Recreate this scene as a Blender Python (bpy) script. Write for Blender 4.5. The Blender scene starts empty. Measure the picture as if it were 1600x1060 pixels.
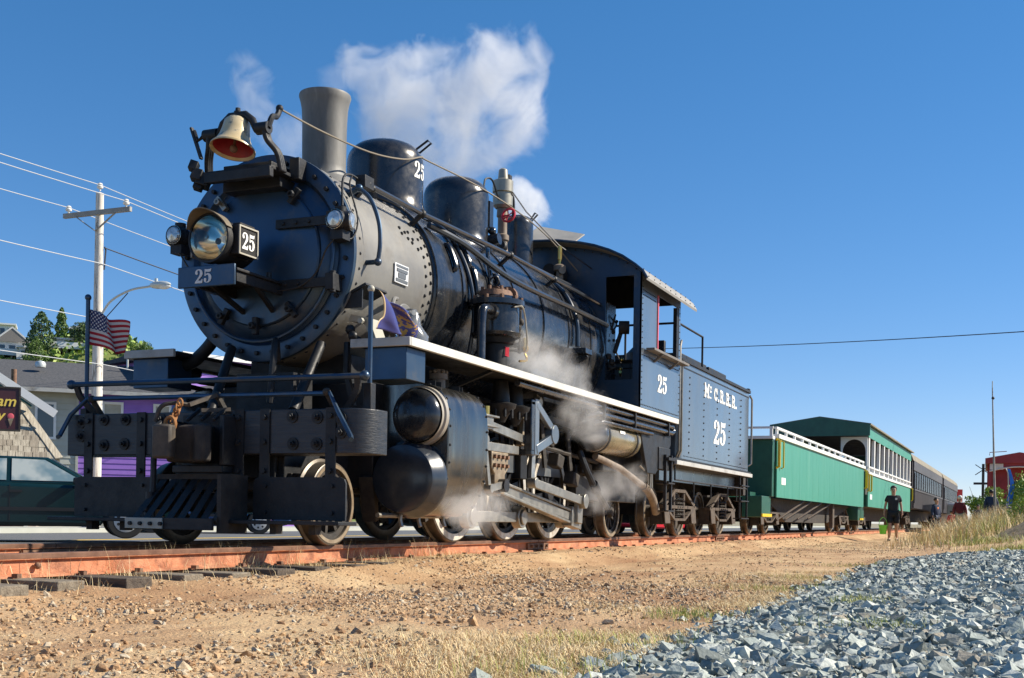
import bpy, math, random
import numpy as np
from mathutils import Vector, Matrix
random.seed(7); rng = np.random.default_rng(11)
R = math.radians; PI = math.pi
S = bpy.context.scene
COL = S.collection

# ------------------------------------------------------------------ camera
# x runs back along the track, the far side of the track is +y, rail tops are at z = 0
cd = bpy.data.cameras.new('camera'); cam = bpy.data.objects.new('camera', cd); COL.objects.link(cam)
cd.sensor_fit = 'HORIZONTAL'; cd.sensor_width = 36; cd.lens = 41.625; cd.shift_y = 0.17425
cd.clip_start = .05; cd.clip_end = 4000
th, ro = R(23.39), .0165
fw = Vector((math.cos(th), math.sin(th), 0)); rt = Vector((math.sin(th), -math.cos(th), 0)); up = Vector((0, 0, 1))
cxv = rt*math.cos(ro) + up*math.sin(ro); cyv = -rt*math.sin(ro) + up*math.cos(ro)
m = Matrix((cxv, cyv, -fw)).transposed().to_4x4(); m.translation = (-8.54, -6.185, .26)
cam.matrix_world = m
S.camera = cam

# ------------------------------------------------------------------ sky and sun
SUN_EL, SUN_AZ = R(36), R(-58)          # azimuth measured from +x
w = bpy.data.worlds.new('World'); S.world = w; w.use_nodes = True
nt = w.node_tree; bg = nt.nodes['Background']; sky = nt.nodes.new('ShaderNodeTexSky')
sky.sky_type = 'NISHITA'; sky.sun_disc = False; sky.sun_elevation = SUN_EL
sky.sun_rotation = math.atan2(math.cos(SUN_AZ), math.sin(SUN_AZ))
sky.air_density = .8; sky.dust_density = 0; sky.ozone_density = 5; sky.altitude = 0
hs = nt.nodes.new('ShaderNodeHueSaturation'); hs.inputs['Saturation'].default_value = 1.25
gm = nt.nodes.new('ShaderNodeGamma'); gm.inputs[1].default_value = .76
nt.links.new(sky.outputs[0], hs.inputs['Color']); nt.links.new(hs.outputs[0], gm.inputs[0]); tn = nt.nodes.new('ShaderNodeMix'); tn.data_type = 'RGBA'; tn.blend_type = 'MULTIPLY'; tn.inputs[0].default_value = 1; tn.inputs[7].default_value = (1.02, .97, 1.07, 1)
nt.links.new(gm.outputs[0], tn.inputs[6]); nt.links.new(tn.outputs[2], bg.inputs[0]); bg.inputs[1].default_value = .122
sl = bpy.data.lights.new('sun', 'SUN'); so = bpy.data.objects.new('sun', sl); COL.objects.link(so)
sl.energy = 5.0; sl.angle = R(.5); sl.color = (1, .91, .76)
sd = Vector((math.cos(SUN_AZ)*math.cos(SUN_EL), math.sin(SUN_AZ)*math.cos(SUN_EL), math.sin(SUN_EL)))
so.rotation_euler = sd.to_track_quat('Z', 'Y').to_euler(); so.location = (0, -20, 30)
S.view_settings.view_transform = 'Standard'; S.view_settings.look = 'None'
S.view_settings.exposure = .7; S.view_settings.gamma = 1
S.render.engine = 'CYCLES'; cy = S.cycles
cy.use_denoising = True; cy.max_bounces = 6; cy.diffuse_bounces = 3; cy.glossy_bounces = 4; cy.transmission_bounces = 4
cy.transparent_max_bounces = 12; cy.volume_bounces = 5; cy.volume_step_rate = 1.0; cy.volume_max_steps = 64
cy.caustics_reflective = False; cy.caustics_refractive = False; cy.sample_clamp_indirect = 6

# ------------------------------------------------------------------ materials
MATS = {}
def mat(name, c1, c2=None, rough=.5, r2=None, metal=0., spec=.5, scale=6., detail=5, lo=.35, hi=.65, bump=0., bscale=60.,
        coat=0., stretch=None, dust=None, dlo=.5, dhi=.75, dscale=2.5, trans=0., alpha=1., sheen=0., streak=None, slo=.52, shi=.72, sstr=(9, 9, .7)):
    M = bpy.data.materials.new(name); M.use_nodes = True; n = M.node_tree; L = n.links; b = n.nodes['Principled BSDF']
    b.inputs['Base Color'].default_value = (*c1, 1); b.inputs['Roughness'].default_value = rough
    b.inputs['Metallic'].default_value = metal; b.inputs['Specular IOR Level'].default_value = spec
    b.inputs['Coat Weight'].default_value = coat; b.inputs['Coat Roughness'].default_value = .12
    b.inputs['Transmission Weight'].default_value = trans; b.inputs['Alpha'].default_value = alpha
    geo = n.nodes.new('ShaderNodeTexCoord'); src = geo.outputs['Object']
    if stretch:
        mp = n.nodes.new('ShaderNodeMapping'); mp.inputs['Scale'].default_value = stretch; L.new(src, mp.inputs[0]); src = mp.outputs[0]
    def noise(sc, dt, ln=.6):
        t = n.nodes.new('ShaderNodeTexNoise'); t.inputs['Scale'].default_value = sc; t.inputs['Detail'].default_value = dt
        t.inputs['Roughness'].default_value = ln; L.new(src, t.inputs['Vector']); return t.outputs['Fac']
    def ramp(s, a, b_):
        r = n.nodes.new('ShaderNodeMapRange'); r.inputs[1].default_value = a; r.inputs[2].default_value = b_; L.new(s, r.inputs[0]); return r.outputs[0]
    def mix(f, a, b_):
        x = n.nodes.new('ShaderNodeMix'); x.data_type = 'RGBA'
        L.new(f, x.inputs[0])
        for s, i in ((a, 6), (b_, 7)):
            if isinstance(s, tuple): x.inputs[i].default_value = (*s, 1)
            else: L.new(s, x.inputs[i])
        return x.outputs[2]
    colr = c1; f = None
    if c2:
        f = ramp(noise(scale, detail), lo, hi); colr = mix(f, c1, c2)
    if dust:
        fd = ramp(noise(dscale, 8, .7), dlo, dhi); colr = mix(fd, colr, dust)
    if streak:
        mp2 = n.nodes.new('ShaderNodeMapping'); mp2.inputs['Scale'].default_value = sstr; L.new(geo.outputs['Object'], mp2.inputs[0])
        t2 = n.nodes.new('ShaderNodeTexNoise'); t2.inputs['Scale'].default_value = 1; t2.inputs['Detail'].default_value = 6; t2.inputs['Roughness'].default_value = .65; L.new(mp2.outputs[0], t2.inputs['Vector'])
        colr = mix(ramp(t2.outputs['Fac'], slo, shi), colr, streak)
    if not isinstance(colr, tuple): L.new(colr, b.inputs['Base Color'])
    if r2 is not None:
        rr = n.nodes.new('ShaderNodeMapRange'); rr.inputs[1].default_value = .3; rr.inputs[2].default_value = .7
        rr.inputs[3].default_value = rough; rr.inputs[4].default_value = r2; L.new(noise(scale*1.7, 6), rr.inputs[0]); L.new(rr.outputs[0], b.inputs['Roughness'])
    if bump:
        bn = n.nodes.new('ShaderNodeBump'); bn.inputs['Strength'].default_value = min(1, bump); bn.inputs['Distance'].default_value = .02
        L.new(noise(bscale, 6), bn.inputs['Height']); L.new(bn.outputs[0], b.inputs['Normal'])
    MATS[name] = M; return M

mat('loco_black', (.024, .028, .036), (.042, .046, .053), rough=.14, r2=.36, metal=.5, spec=.6, coat=.25, dust=(.14, .12, .095), dlo=.5, dhi=.78, bump=.07, bscale=7, streak=(.1, .09, .078), slo=.55, shi=.8)
mat('rail_black', (.02, .026, .036), (.03, .036, .046), rough=.25, spec=.6, coat=.3, scale=9)
mat('jacket_iron', (.12, .125, .13), (.19, .185, .17), rough=.14, r2=.34, metal=.92, scale=3, stretch=(2, 1, .4), dust=(.18, .155, .12), dlo=.5, dhi=.75, bump=.08, bscale=5, streak=(.3, .27, .22), slo=.58, shi=.78, sstr=(14, 14, .8))
mat('loco_panel', (.06, .082, .108), (.08, .104, .132), rough=.25, r2=.4, spec=1., coat=.6, scale=2.2, dust=(.085, .095, .1), dlo=.5, dhi=.8, stretch=(1, 1, .35), bump=.04, bscale=3)
mat('front_black', (.011, .013, .016), (.022, .022, .024), rough=.4, r2=.6, spec=.3, dust=(.036, .031, .027), dlo=.5, dhi=.85, bump=.15, bscale=40)
mat('beam_wood', (.014, .018, .024), (.028, .03, .035), rough=.28, r2=.5, stretch=(2, .6, 9), bump=.22, bscale=12, dust=(.06, .055, .05), dlo=.55, dhi=.7)
mat('graphite', (.15, .145, .135), (.2, .193, .175), rough=.42, r2=.58, scale=3, dust=(.12, .105, .085), dlo=.52, dhi=.78, bump=.07, bscale=24, streak=(.22, .2, .17), slo=.54, shi=.74, sstr=(7, 7, .6))
mat('front_dark', (.03, .066, .12), (.044, .078, .125), rough=.3, r2=.46, metal=.6, scale=3, dust=(.13, .115, .1), dlo=.52, dhi=.8, bump=.05, bscale=8)
mat('stack_grey', (.125, .125, .12), (.19, .183, .168), rough=.5, r2=.7, scale=4, stretch=(1, 1, .3), dust=(.07, .067, .06), bump=.07, bscale=20, streak=(.27, .26, .24), slo=.6, shi=.85, sstr=(16, 16, .8))
mat('steel', (.24, .23, .205), (.38, .36, .315), rough=.32, r2=.5, metal=.75, scale=10, dust=(.2, .16, .12), dlo=.55, dhi=.85)
mat('tyre_steel', (.6, .53, .42), (.72, .68, .6), rough=.3, r2=.45, metal=.25, scale=9, dust=(.35, .22, .1), dlo=.5, dhi=.7, dscale=7)
mat('coach_glass', (.01, .011, .013), (.02, .02, .022), rough=.25, spec=.25)
mat('wheel_dirt', (.04, .032, .026), (.09, .07, .05), rough=.6, r2=.8, scale=9)
mat('rim_tan', (.22, .16, .1), (.34, .27, .18), rough=.45, metal=.3, scale=12)
mat('under_dirt_shade', (.016, .014, .013), (.045, .036, .028), rough=.65, r2=.85, scale=8, bump=.2, bscale=50)  # grimy underparts, base darkened further for the shade below the running boards
mat('trim_white', (.56, .55, .49), (.66, .65, .6), rough=.45, scale=5, dust=(.45, .42, .36), dlo=.58, dhi=.8)
mat('edge_grey', (.42, .42, .4), (.5, .49, .46), rough=.5, scale=5, dust=(.25, .23, .2), dlo=.5, dhi=.7)
mat('letter_white', (.82, .82, .78), rough=.5)
mat('letter_shade', (.6, .62, .63), rough=.5)
mat('brass', (.66, .44, .12), (.5, .3, .08), rough=.25, metal=.9)
mat('rusty_iron', (.13, .065, .04), (.24, .13, .075), rough=.75, scale=14, bump=.3, bscale=60)
mat('bell_cream', (.55, .42, .22), (.66, .55, .36), rough=.35, metal=.15, scale=5, dust=(.2, .2, .16), dlo=.54, dhi=.58, dscale=5)
mat('bell_red', (.36, .02, .025), (.25, .012, .018), rough=.45)
mat('red_paint', (.6, .02, .04), rough=.4)
mat('pink_trim', (.62, .1, .13), rough=.45)
mat('glass', (.8, .85, .88), rough=.03, trans=1.)
mat('reflector', (.85, .83, .74), rough=.12, metal=1.)
mat('window_dark', (.012, .016, .02), rough=.05, spec=.9, coat=.5)
mat('rail_rust', (.43, .15, .065), (.56, .245, .13), rough=.72, r2=.85, scale=7, detail=8, dust=(.2, .075, .04), dlo=.48, dhi=.66, dscale=5, bump=.4, bscale=80, streak=(.42, .24, .14), slo=.56, shi=.72, sstr=(3, 3, 12))
mat('rail_top', (.13, .06, .035), (.22, .115, .07), rough=.5, metal=.2, scale=8)  # dark red rail head, its sides also darkened to suggest the shadow line beneath
mat('tie_wood', (.05, .038, .03), (.12, .095, .07), rough=.85, stretch=(9, 1, 9), scale=3, bump=.7, bscale=9)
mat('tie_grey', (.14, .115, .085), (.25, .21, .155), rough=.9, stretch=(9, 1.5, 9), scale=3, bump=.6, bscale=9)
mat('dirt', (.4, .24, .118), (.52, .335, .18), rough=.95, scale=1.2, detail=10, dust=(.6, .43, .235), dlo=.46, dhi=.66, dscale=.7, bump=1., bscale=45, streak=(.29, .15, .068), slo=.48, shi=.68, sstr=(.4, 1.5, 1))
mat('soil_dark', (.16, .11, .06), (.3, .21, .12), rough=.95, scale=3, bump=.8, bscale=20)
mat('far_ground', (.2, .18, .11), (.3, .26, .16), rough=.95, scale=.3)
mat('gravel', (.16, .165, .145), (.34, .34, .3), rough=.8, scale=5, detail=2, lo=.3, hi=.7, bump=.35, bscale=70)
mat('pebble', (.26, .17, .11), (.46, .36, .26), rough=.9, scale=9, detail=2, bump=.3, bscale=90)
mat('straw', (.62, .47, .24), (.74, .6, .36), rough=.85, scale=4)
mat('straw_green', (.24, .33, .06), (.5, .47, .15), rough=.85, scale=1.5)
mat('asphalt', (.1, .105, .11), (.15, .155, .16), rough=.85, scale=20, bump=.3, bscale=200)
mat('paint_line', (.7, .7, .68), rough=.7)
mat('paint_yellow', (.75, .5, .05), rough=.6)
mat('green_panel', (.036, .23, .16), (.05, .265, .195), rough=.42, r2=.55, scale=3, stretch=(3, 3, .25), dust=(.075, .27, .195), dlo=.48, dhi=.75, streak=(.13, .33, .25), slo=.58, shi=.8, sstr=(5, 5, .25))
mat('green_shaded', (.012, .075, .05), (.018, .1, .066), rough=.4, scale=4)  # same green as the car panels, with the end walls' shade mixed in
mat('car_white', (.74, .75, .74), (.66, .67, .66), rough=.5, scale=3)
mat('coach_grey', (.022, .022, .027), (.035, .034, .04), rough=.62, spec=.2, scale=3, dust=(.05, .043, .043), dlo=.5, dhi=.8)
mat('coach_light', (.075, .08, .095), (.1, .105, .115), rough=.6, spec=.25, scale=3)
mat('coach_roof', (.17, .15, .11), (.23, .205, .15), rough=.8, scale=1)
mat('yellow_bar', (.7, .5, .02), rough=.4)
mat('caboose_red', (.23, .016, .022), (.29, .025, .03), rough=.5, scale=2)
mat('purple', (.26, .13, .5), (.3, .16, .56), rough=.7, scale=2)
mat('siding_grey', (.4, .41, .36), (.46, .47, .42), rough=.75, scale=2)
mat('roof_shingle', (.045, .048, .055), (.1, .1, .105), rough=.9, scale=14, detail=8, stretch=(1, 1, 3), bump=.3, bscale=30)
mat('shake', (.27, .235, .18), (.48, .43, .34), rough=.9, scale=3, stretch=(8, 1, 1), bump=.4, bscale=20)
mat('pink_wall', (.55, .42, .37), rough=.8)
mat('cream', (.72, .68, .52), rough=.7)
mat('sign_maroon', (.06, .018, .022), rough=.4)
mat('sign_yellow', (.8, .58, .1), rough=.5)
mat('sign_red', (.6, .05, .04), rough=.5)
mat('pole_wood', (.55, .5, .43), (.72, .67, .6), rough=.85, scale=4, stretch=(4, 4, .4), dust=(.25, .2, .16), dlo=.55, dhi=.6, dscale=3)
mat('grey_wood', (.26, .25, .23), (.36, .35, .32), rough=.85, scale=4)
mat('lamp_grey', (.55, .58, .56), rough=.4, metal=.3)
mat('wire_light', (.5, .52, .54), rough=.4)
mat('wire_dark', (.03, .035, .05), rough=.5)
mat('ceramic', (.75, .74, .7), rough=.25)
mat('car_green', (.004, .02, .023), (.005, .022, .026), rough=.22, coat=.15, spec=.35)
mat('lens_pale', (.3, .33, .35), (.62, .64, .62), rough=.12, metal=.5, coat=1., scale=26, detail=2)  # opaque pale mottle standing in for the white reflection in the lenses
mat('truck_rust', (.05, .037, .028), (.1, .072, .05), rough=.75, scale=9)
mat('car_blue', (.02, .07, .2), rough=.14, coat=1.)
mat('rubber', (.018, .018, .018), rough=.75)
mat('alloy', (.6, .61, .62), rough=.35, metal=.5)
mat('plastic_black', (.015, .015, .016), rough=.45)
mat('leaf', (.045, .1, .018), (.13, .21, .035), rough=.6, scale=1.6)
mat('leaf_bright', (.14, .25, .03), (.32, .4, .06), rough=.6, scale=1.2)
mat('leaf_conifer', (.035, .08, .025), (.085, .14, .04), rough=.7, scale=.8)
mat('bark', (.11, .08, .06), (.17, .13, .1), rough=.9, scale=6)
mat('hill_green', (.11, .15, .03), (.22, .25, .06), rough=.95, scale=.12)
mat('skin', (.42, .24, .16), rough=.55)
mat('hair_dark', (.015, .012, .01), rough=.6)
mat('hair_white', (.65, .64, .62), rough=.7)
mat('shirt_black', (.012, .014, .02), (.02, .022, .03), rough=.85, scale=8)
mat('shorts_black', (.01, .011, .015), rough=.85)
mat('shirt_maroon', (.13, .015, .025), (.17, .022, .03), rough=.85, scale=6)
mat('vest_orange', (.75, .2, .03), rough=.7)
mat('jacket_navy', (.015, .03, .07), rough=.8)
mat('khaki', (.42, .36, .26), rough=.85)
mat('shoe', (.03, .03, .032), rough=.6)
mat('bucket_green', (.2, .75, .08), rough=.35)
mat('banner_blue', (.03, .2, .75), rough=.6)
mat('tan_box', (.36, .34, .27), (.42, .4, .34), rough=.5, scale=5)
mat('tank_olive', (.17, .145, .085), (.24, .2, .12), rough=.18, r2=.32, spec=.7, coat=.6, scale=3)
mat('hose_brown', (.16, .12, .09), (.24, .19, .14), rough=.6, scale=10)
mat('house_white', (.76, .76, .74), rough=.7)
mat('house_roof', (.25, .23, .21), rough=.85)
mat('house_beam', (.4, .28, .16), rough=.8)
mat('plate_white', (.75, .76, .76), rough=.35)
mat('plate_dark', (.12, .13, .14), rough=.4)
mat('clear_plastic', (.9, .93, .96), rough=.12, trans=.85)

# ------------------------------------------------------------------ mesh helpers
def basis(d):
    d = Vector(d).normalized(); a = Vector((0, 0, 1)) if abs(d.z) < .95 else Vector((1, 0, 0))
    u = a.cross(d).normalized(); return d, u, d.cross(u)
def smooth_path(pts, k=6):
    P = [Vector(p) for p in pts]; out = []
    for i in range(len(P)-1):
        a = P[i-1] if i else P[0]*2-P[1]; b, c = P[i], P[i+1]; d = P[i+2] if i+2 < len(P) else P[i+1]*2-P[i]
        for j in range(k):
            t = j/k; out.append(.5*((2*b)+(c-a)*t+(2*a-5*b+4*c-d)*t*t+(3*b-a-3*c+d)*t**3))
    return out+[P[-1]]
ROOTLOC = {}
class MB:
    def __init__(s): s.v = []; s.f = []
    def add(s, vs, fs):
        o = len(s.v); s.v += [tuple(v) for v in vs]; s.f += [tuple(i+o for i in f) for f in fs]; return s
    def box(s, c, d, rot=None):
        hx, hy, hz = d[0]/2, d[1]/2, d[2]/2
        vs = [Vector((x*hx, y*hy, z*hz)) for z in (-1, 1) for y in (-1, 1) for x in (-1, 1)]
        if rot: q = Matrix.Rotation(rot[2], 3, 'Z') @ Matrix.Rotation(rot[1], 3, 'Y') @ Matrix.Rotation(rot[0], 3, 'X'); vs = [q @ v for v in vs]
        return s.add([v+Vector(c) for v in vs], [(0, 2, 3, 1), (4, 5, 7, 6), (0, 1, 5, 4), (2, 6, 7, 3), (0, 4, 6, 2), (1, 3, 7, 5)])
    def b2(s, x0, x1, y0, y1, z0, z1): return s.box(((x0+x1)/2, (y0+y1)/2, (z0+z1)/2), (abs(x1-x0), abs(y1-y0), abs(z1-z0)))
    def lathe(s, prof, o=(0, 0, 0), ax=(0, 0, 1), n=32, cap=True):
        d, u, v = basis(ax); o = Vector(o); vs = []; fs = []; k = len(prof)
        for t, r in prof:
            for j in range(n): a = 2*PI*j/n; vs.append(o+d*t+(u*math.cos(a)+v*math.sin(a))*max(r, 1e-4))
        for i in range(k-1):
            for j in range(n): fs.append((i*n+j, i*n+(j+1) % n, (i+1)*n+(j+1) % n, (i+1)*n+j))
        if cap and prof[0][1] > 1e-3: fs.append(tuple(range(n-1, -1, -1)))
        if cap and prof[-1][1] > 1e-3: fs.append(tuple((k-1)*n+j for j in range(n)))
        return s.add(vs, fs)
    def cyl(s, a, b, r, r2=None, n=14):
        a, b = Vector(a), Vector(b); return s.lathe([(0, r), ((b-a).length, r if r2 is None else r2)], a, b-a, n)
    def ring(s, o, ax, r0, r1, w, n=32): return s._ring(o, ax, r0, r1, w, n)
    def _ring(s, o, ax, r0, r1, w, n):
        d, u, v = basis(ax); o = Vector(o); vs = []; fs = []; pr = [(0, r0), (0, r1), (w, r1), (w, r0)]
        for t, r in pr:
            for j in range(n): a = 2*PI*j/n; vs.append(o+d*t+(u*math.cos(a)+v*math.sin(a))*r)
        for i in range(4):
            for j in range(n): fs.append((i*n+j, i*n+(j+1) % n, ((i+1) % 4)*n+(j+1) % n, ((i+1) % 4)*n+j))
        return s.add(vs, fs)
    def tube(s, pts, r, n=8, sm=0, closed=False):
        P = smooth_path(pts, sm) if sm else [Vector(p) for p in pts]; vs = []; fs = []
        if closed: P = P[:-1] if (P[0]-P[-1]).length < 1e-5 else P
        m = len(P); d0 = (P[1]-P[0]).normalized(); _, u, _v = basis(d0)
        for i, p in enumerate(P):
            d = (P[min(i+1, m-1)]-P[max(i-1, 0)]).normalized() if not closed else (P[(i+1) % m]-P[i-1]).normalized()
            u = (u-d*u.dot(d)).normalized(); v = d.cross(u); rr = r(i/(m-1)) if callable(r) else r
            for j in range(n): a = 2*PI*j/n; vs.append(p+(u*math.cos(a)+v*math.sin(a))*rr)
        for i in range(m if closed else m-1):
            for j in range(n): fs.append((i*n+j, i*n+(j+1) % n, ((i+1) % m)*n+(j+1) % n, ((i+1) % m)*n+j))
        if not closed: fs += [tuple(range(n-1, -1, -1)), tuple((m-1)*n+j for j in range(n))]
        return s.add(vs, fs)
    def prism(s, pts, vec):
        P = [Vector(p) for p in pts]; v = Vector(vec); n = len(P)
        return s.add(P+[p+v for p in P], [tuple(range(n-1, -1, -1)), tuple(range(n, 2*n))]+[(i, (i+1) % n, n+(i+1) % n, n+i) for i in range(n)])
    def bar(s, a, b, w, h, upv=(0, 0, 1)):
        a, b = Vector(a), Vector(b); d = (b-a).normalized(); sv = d.cross(Vector(upv)).normalized()*w/2; uv = sv.cross(d).normalized()*h/2
        return s.add([a-sv-uv, a+sv-uv, a+sv+uv, a-sv+uv, b-sv-uv, b+sv-uv, b+sv+uv, b-sv+uv], [(0, 3, 2, 1), (4, 5, 6, 7), (0, 1, 5, 4), (1, 2, 6, 5), (2, 3, 7, 6), (3, 0, 4, 7)])
    def sph(s, c, r, n=10, sc=(1, 1, 1)):
        c = Vector(c); vs = [c+Vector((0, 0, -r*sc[2]))]; fs = []; h = max(4, n//2+1)
        for i in range(1, h):
            t = -PI/2+PI*i/h
            for j in range(n): a = 2*PI*j/n; vs.append(c+Vector((math.cos(a)*math.cos(t)*r*sc[0], math.sin(a)*math.cos(t)*r*sc[1], math.sin(t)*r*sc[2])))
        vs.append(c+Vector((0, 0, r*sc[2])))
        for j in range(n): fs.append((0, 1+(j+1) % n, 1+j)); fs.append((len(vs)-1, 1+(h-2)*n+j, 1+(h-2)*n+(j+1) % n))
        for i in range(h-2):
            for j in range(n): fs.append((1+i*n+j, 1+i*n+(j+1) % n, 1+(i+1)*n+(j+1) % n, 1+(i+1)*n+j))
        return s.add(vs, fs)
    def bolt(s, p, ax, r=.022, h=.02, n=6): a = Vector(p); return s.cyl(a, a+Vector(ax).normalized()*h, r, r*.9, n)
    def islands(s):
        par = list(range(len(s.v)))
        def find(a):
            while par[a] != a: par[a] = par[par[a]]; a = par[a]
            return a
        for f in s.f:
            for i in f[1:]: par[find(i)] = find(f[0])
        out = {}
        for f in s.f: out.setdefault(find(f[0]), []).append(f)
        res = []
        for fs in out.values():
            ids = sorted({i for f in fs for i in f}); mp_ = {i: k for k, i in enumerate(ids)}; m_ = MB(); m_.v = [s.v[i] for i in ids]; m_.f = [tuple(mp_[i] for i in f) for f in fs]; res.append(m_)
        return res
    def mesh(s, name):
        me = bpy.data.meshes.new(name); me.from_pydata(s.v, [], s.f); me.update(); return me
    def build(s, name, material, parent=None, angle=38, bevel=0, kind=None, label=None, cat=None, group=None, outward=True, split=False):
        if split: return [m_.build(name, material, parent, angle, bevel, kind) for m_ in s.islands()]
        me = s.mesh(name)
        if outward: fix_normals(me)
        me.materials.append(MATS[material]); me.shade_smooth(); me.set_sharp_from_angle(angle=R(angle))
        o = bpy.data.objects.new(name, me); COL.objects.link(o); attach(o, parent)
        if bevel:
            bm = o.modifiers.new('bevel', 'BEVEL'); bm.width = bevel; bm.segments = 2; bm.limit_method = 'ANGLE'; bm.angle_limit = R(40); bm.harden_normals = False
        return tag(o, label, cat, group, kind)
import bmesh
def fix_normals(me):
    b = bmesh.new(); b.from_mesh(me); bmesh.ops.recalc_face_normals(b, faces=b.faces); b.to_mesh(me); b.free()
def attach(o, parent):
    if parent is not None:
        o.parent = parent
        if parent.name in ROOTLOC: o.matrix_parent_inverse = Matrix.Translation(-Vector(ROOTLOC[parent.name]))
def tag(o, label=None, cat=None, group=None, kind=None):
    if label: o['label'] = label
    if cat: o['category'] = cat
    if group: o['group'] = group
    if kind: o['kind'] = kind
    return o
def thing(name, label, cat, loc=(0, 0, 0), rz=0, group=None, local=False, kind=None):
    o = bpy.data.objects.new(name, None); COL.objects.link(o); o.location = loc; o.rotation_euler = (0, 0, rz); o.empty_display_size = .2
    if not local: ROOTLOC[o.name] = loc           # children keep world coordinates
    return tag(o, label, cat, group, kind)
def inst(src, parent, loc, rot=(0, 0, 0), scale=(1, 1, 1)):
    c = src.copy(); COL.objects.link(c); c.parent = parent; c.matrix_parent_inverse = Matrix.Identity(4); attach(c, parent)
    c.location = loc; c.rotation_euler = rot; c.scale = scale
    for ch in list(src.children):
        k = ch.copy(); COL.objects.link(k); k.parent = c
    return c
def proto(mb, name, material, **kw): return mb.build(name, material, **kw)

# digits and letters (drawn as outlines; unit height)
G2 = [(0, 0), (.64, 0), (.68, .27), (.6, .27), (.56, .19), (.48, .17), (.28, .2), (.42, .34), (.58, .48), (.67, .62), (.67, .78), (.6, .91), (.48, .98), (.33, 1), (.17, .97), (.06, .88), (.02, .76), (.05, .66), (.14, .61), (.23, .64), (.26, .72), (.22, .8), (.2, .85), (.24, .91), (.32, .93), (.41, .88), (.45, .76), (.43, .62), (.35, .47), (.2, .28), (.04, .12)]
G5 = [(.1, .98), (.3, .95), (.52, .96), (.66, 1), (.62, .8), (.5, .77), (.3, .77), (.17, .8), (.16, .6), (.26, .66), (.4, .68), (.56, .62), (.67, .48), (.68, .3), (.6, .13), (.46, .03), (.3, 0), (.14, .03), (.04, .12), (.02, .24), (.07, .33), (.16, .35), (.24, .29), (.25, .2), (.2, .13), (.23, .08), (.31, .07), (.41, .13), (.45, .27), (.44, .45), (.37, .57), (.28, .57), (.18, .5), (.09, .5)]
def glyph(mb, pts, o, u, v, hgt, wd, nrm, th_=.004):
    o, u, v, nrm = map(Vector, (o, u, v, nrm))
    mb.prism([o+u*(x*wd)+v*(y*hgt) for x, y in pts], nrm*th_)
def number25(o, u, v, hgt, wd, nrm, material, parent):
    for g, k in ((G2, 0), (G5, 1)):
        mb = MB(); glyph(mb, g, Vector(o)+Vector(u)*(k*wd*.76), u, v, hgt, wd, nrm); mb.build('numeral', material, parent)
STROKES = {'M': [((.08, 0), (.08, 1)), ((.92, 0), (.92, 1)), ((.08, 1), (.5, .3)), ((.92, 1), (.5, .3)), ((-.08, .03), (.26, .03)), ((.72, .03), (1.08, .03)), ((-.08, .97), (.12, .97)), ((.88, .97), (1.08, .97))],
 'C': [((.8, .75), (.55, .95)), ((.55, .95), (.25, .85)), ((.25, .85), (.1, .5)), ((.1, .5), (.25, .15)), ((.25, .15), (.55, .05)), ((.55, .05), (.82, .25)), ((.8, .62), (.8, .98))],
 'R': [((.18, 0), (.18, 1)), ((.18, .95), (.6, .95)), ((.6, .95), (.75, .73)), ((.75, .73), (.6, .5)), ((.6, .5), (.18, .5)), ((.5, .5), (.8, .04)), ((0, .03), (.4, .03)), ((.66, .03), (.95, .03)), ((0, .97), (.2, .97))],
 '.': [((.1, .06), (.28, .06))], '-': [((.1, .06), (.8, .06))]}
def letter(mb, ch, o, u, v, hgt, wd, nrm, tk=.2):
    o, u, v, nrm = map(Vector, (o, u, v, nrm))
    for i, (a, b) in enumerate(STROKES[ch]):
        A = o+u*(a[0]*wd)+v*(a[1]*hgt); B = o+u*(b[0]*wd)+v*(b[1]*hgt); d = (B-A).normalized(); s_ = d.cross(nrm)*hgt*tk/2; e = d*hgt*tk*.3
        mb.prism([A-e-s_, B+e-s_, B+e+s_, A-e+s_], nrm*(.003+.0004*i))
def text_mesh(txt, size, name, material, parent, loc, rot, shear=0, align='LEFT'):
    c = bpy.data.curves.new(name, 'FONT'); c.body = txt; c.size = size; c.extrude = .006; c.shear = shear; c.align_x = align; c.offset = size*.012
    t = bpy.data.objects.new(name, c); COL.objects.link(t); bpy.context.view_layer.update()
    me = bpy.data.meshes.new_from_object(t.evaluated_get(bpy.context.evaluated_depsgraph_get())); bpy.data.objects.remove(t)
    me.materials.clear(); me.materials.append(MATS[material]); o = bpy.data.objects.new(name, me); COL.objects.link(o); attach(o, parent); o.location = loc; o.rotation_euler = rot
    return o
# ================================================================== LOCOMOTIVE
XA = (1, 0, 0); CZ = 2.51
LO = thing('steam_locomotive', 'black steam locomotive numbered 25 with brass bell, grey smokebox and white-edged running board', 'locomotive', (3.6, 0, 0))
LB = 'loco_black'
def pol(x, r, deg): a = R(deg); return Vector((x, math.cos(a)*r, CZ+math.sin(a)*r))   # point round the boiler axis; 180 deg = near side

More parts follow.
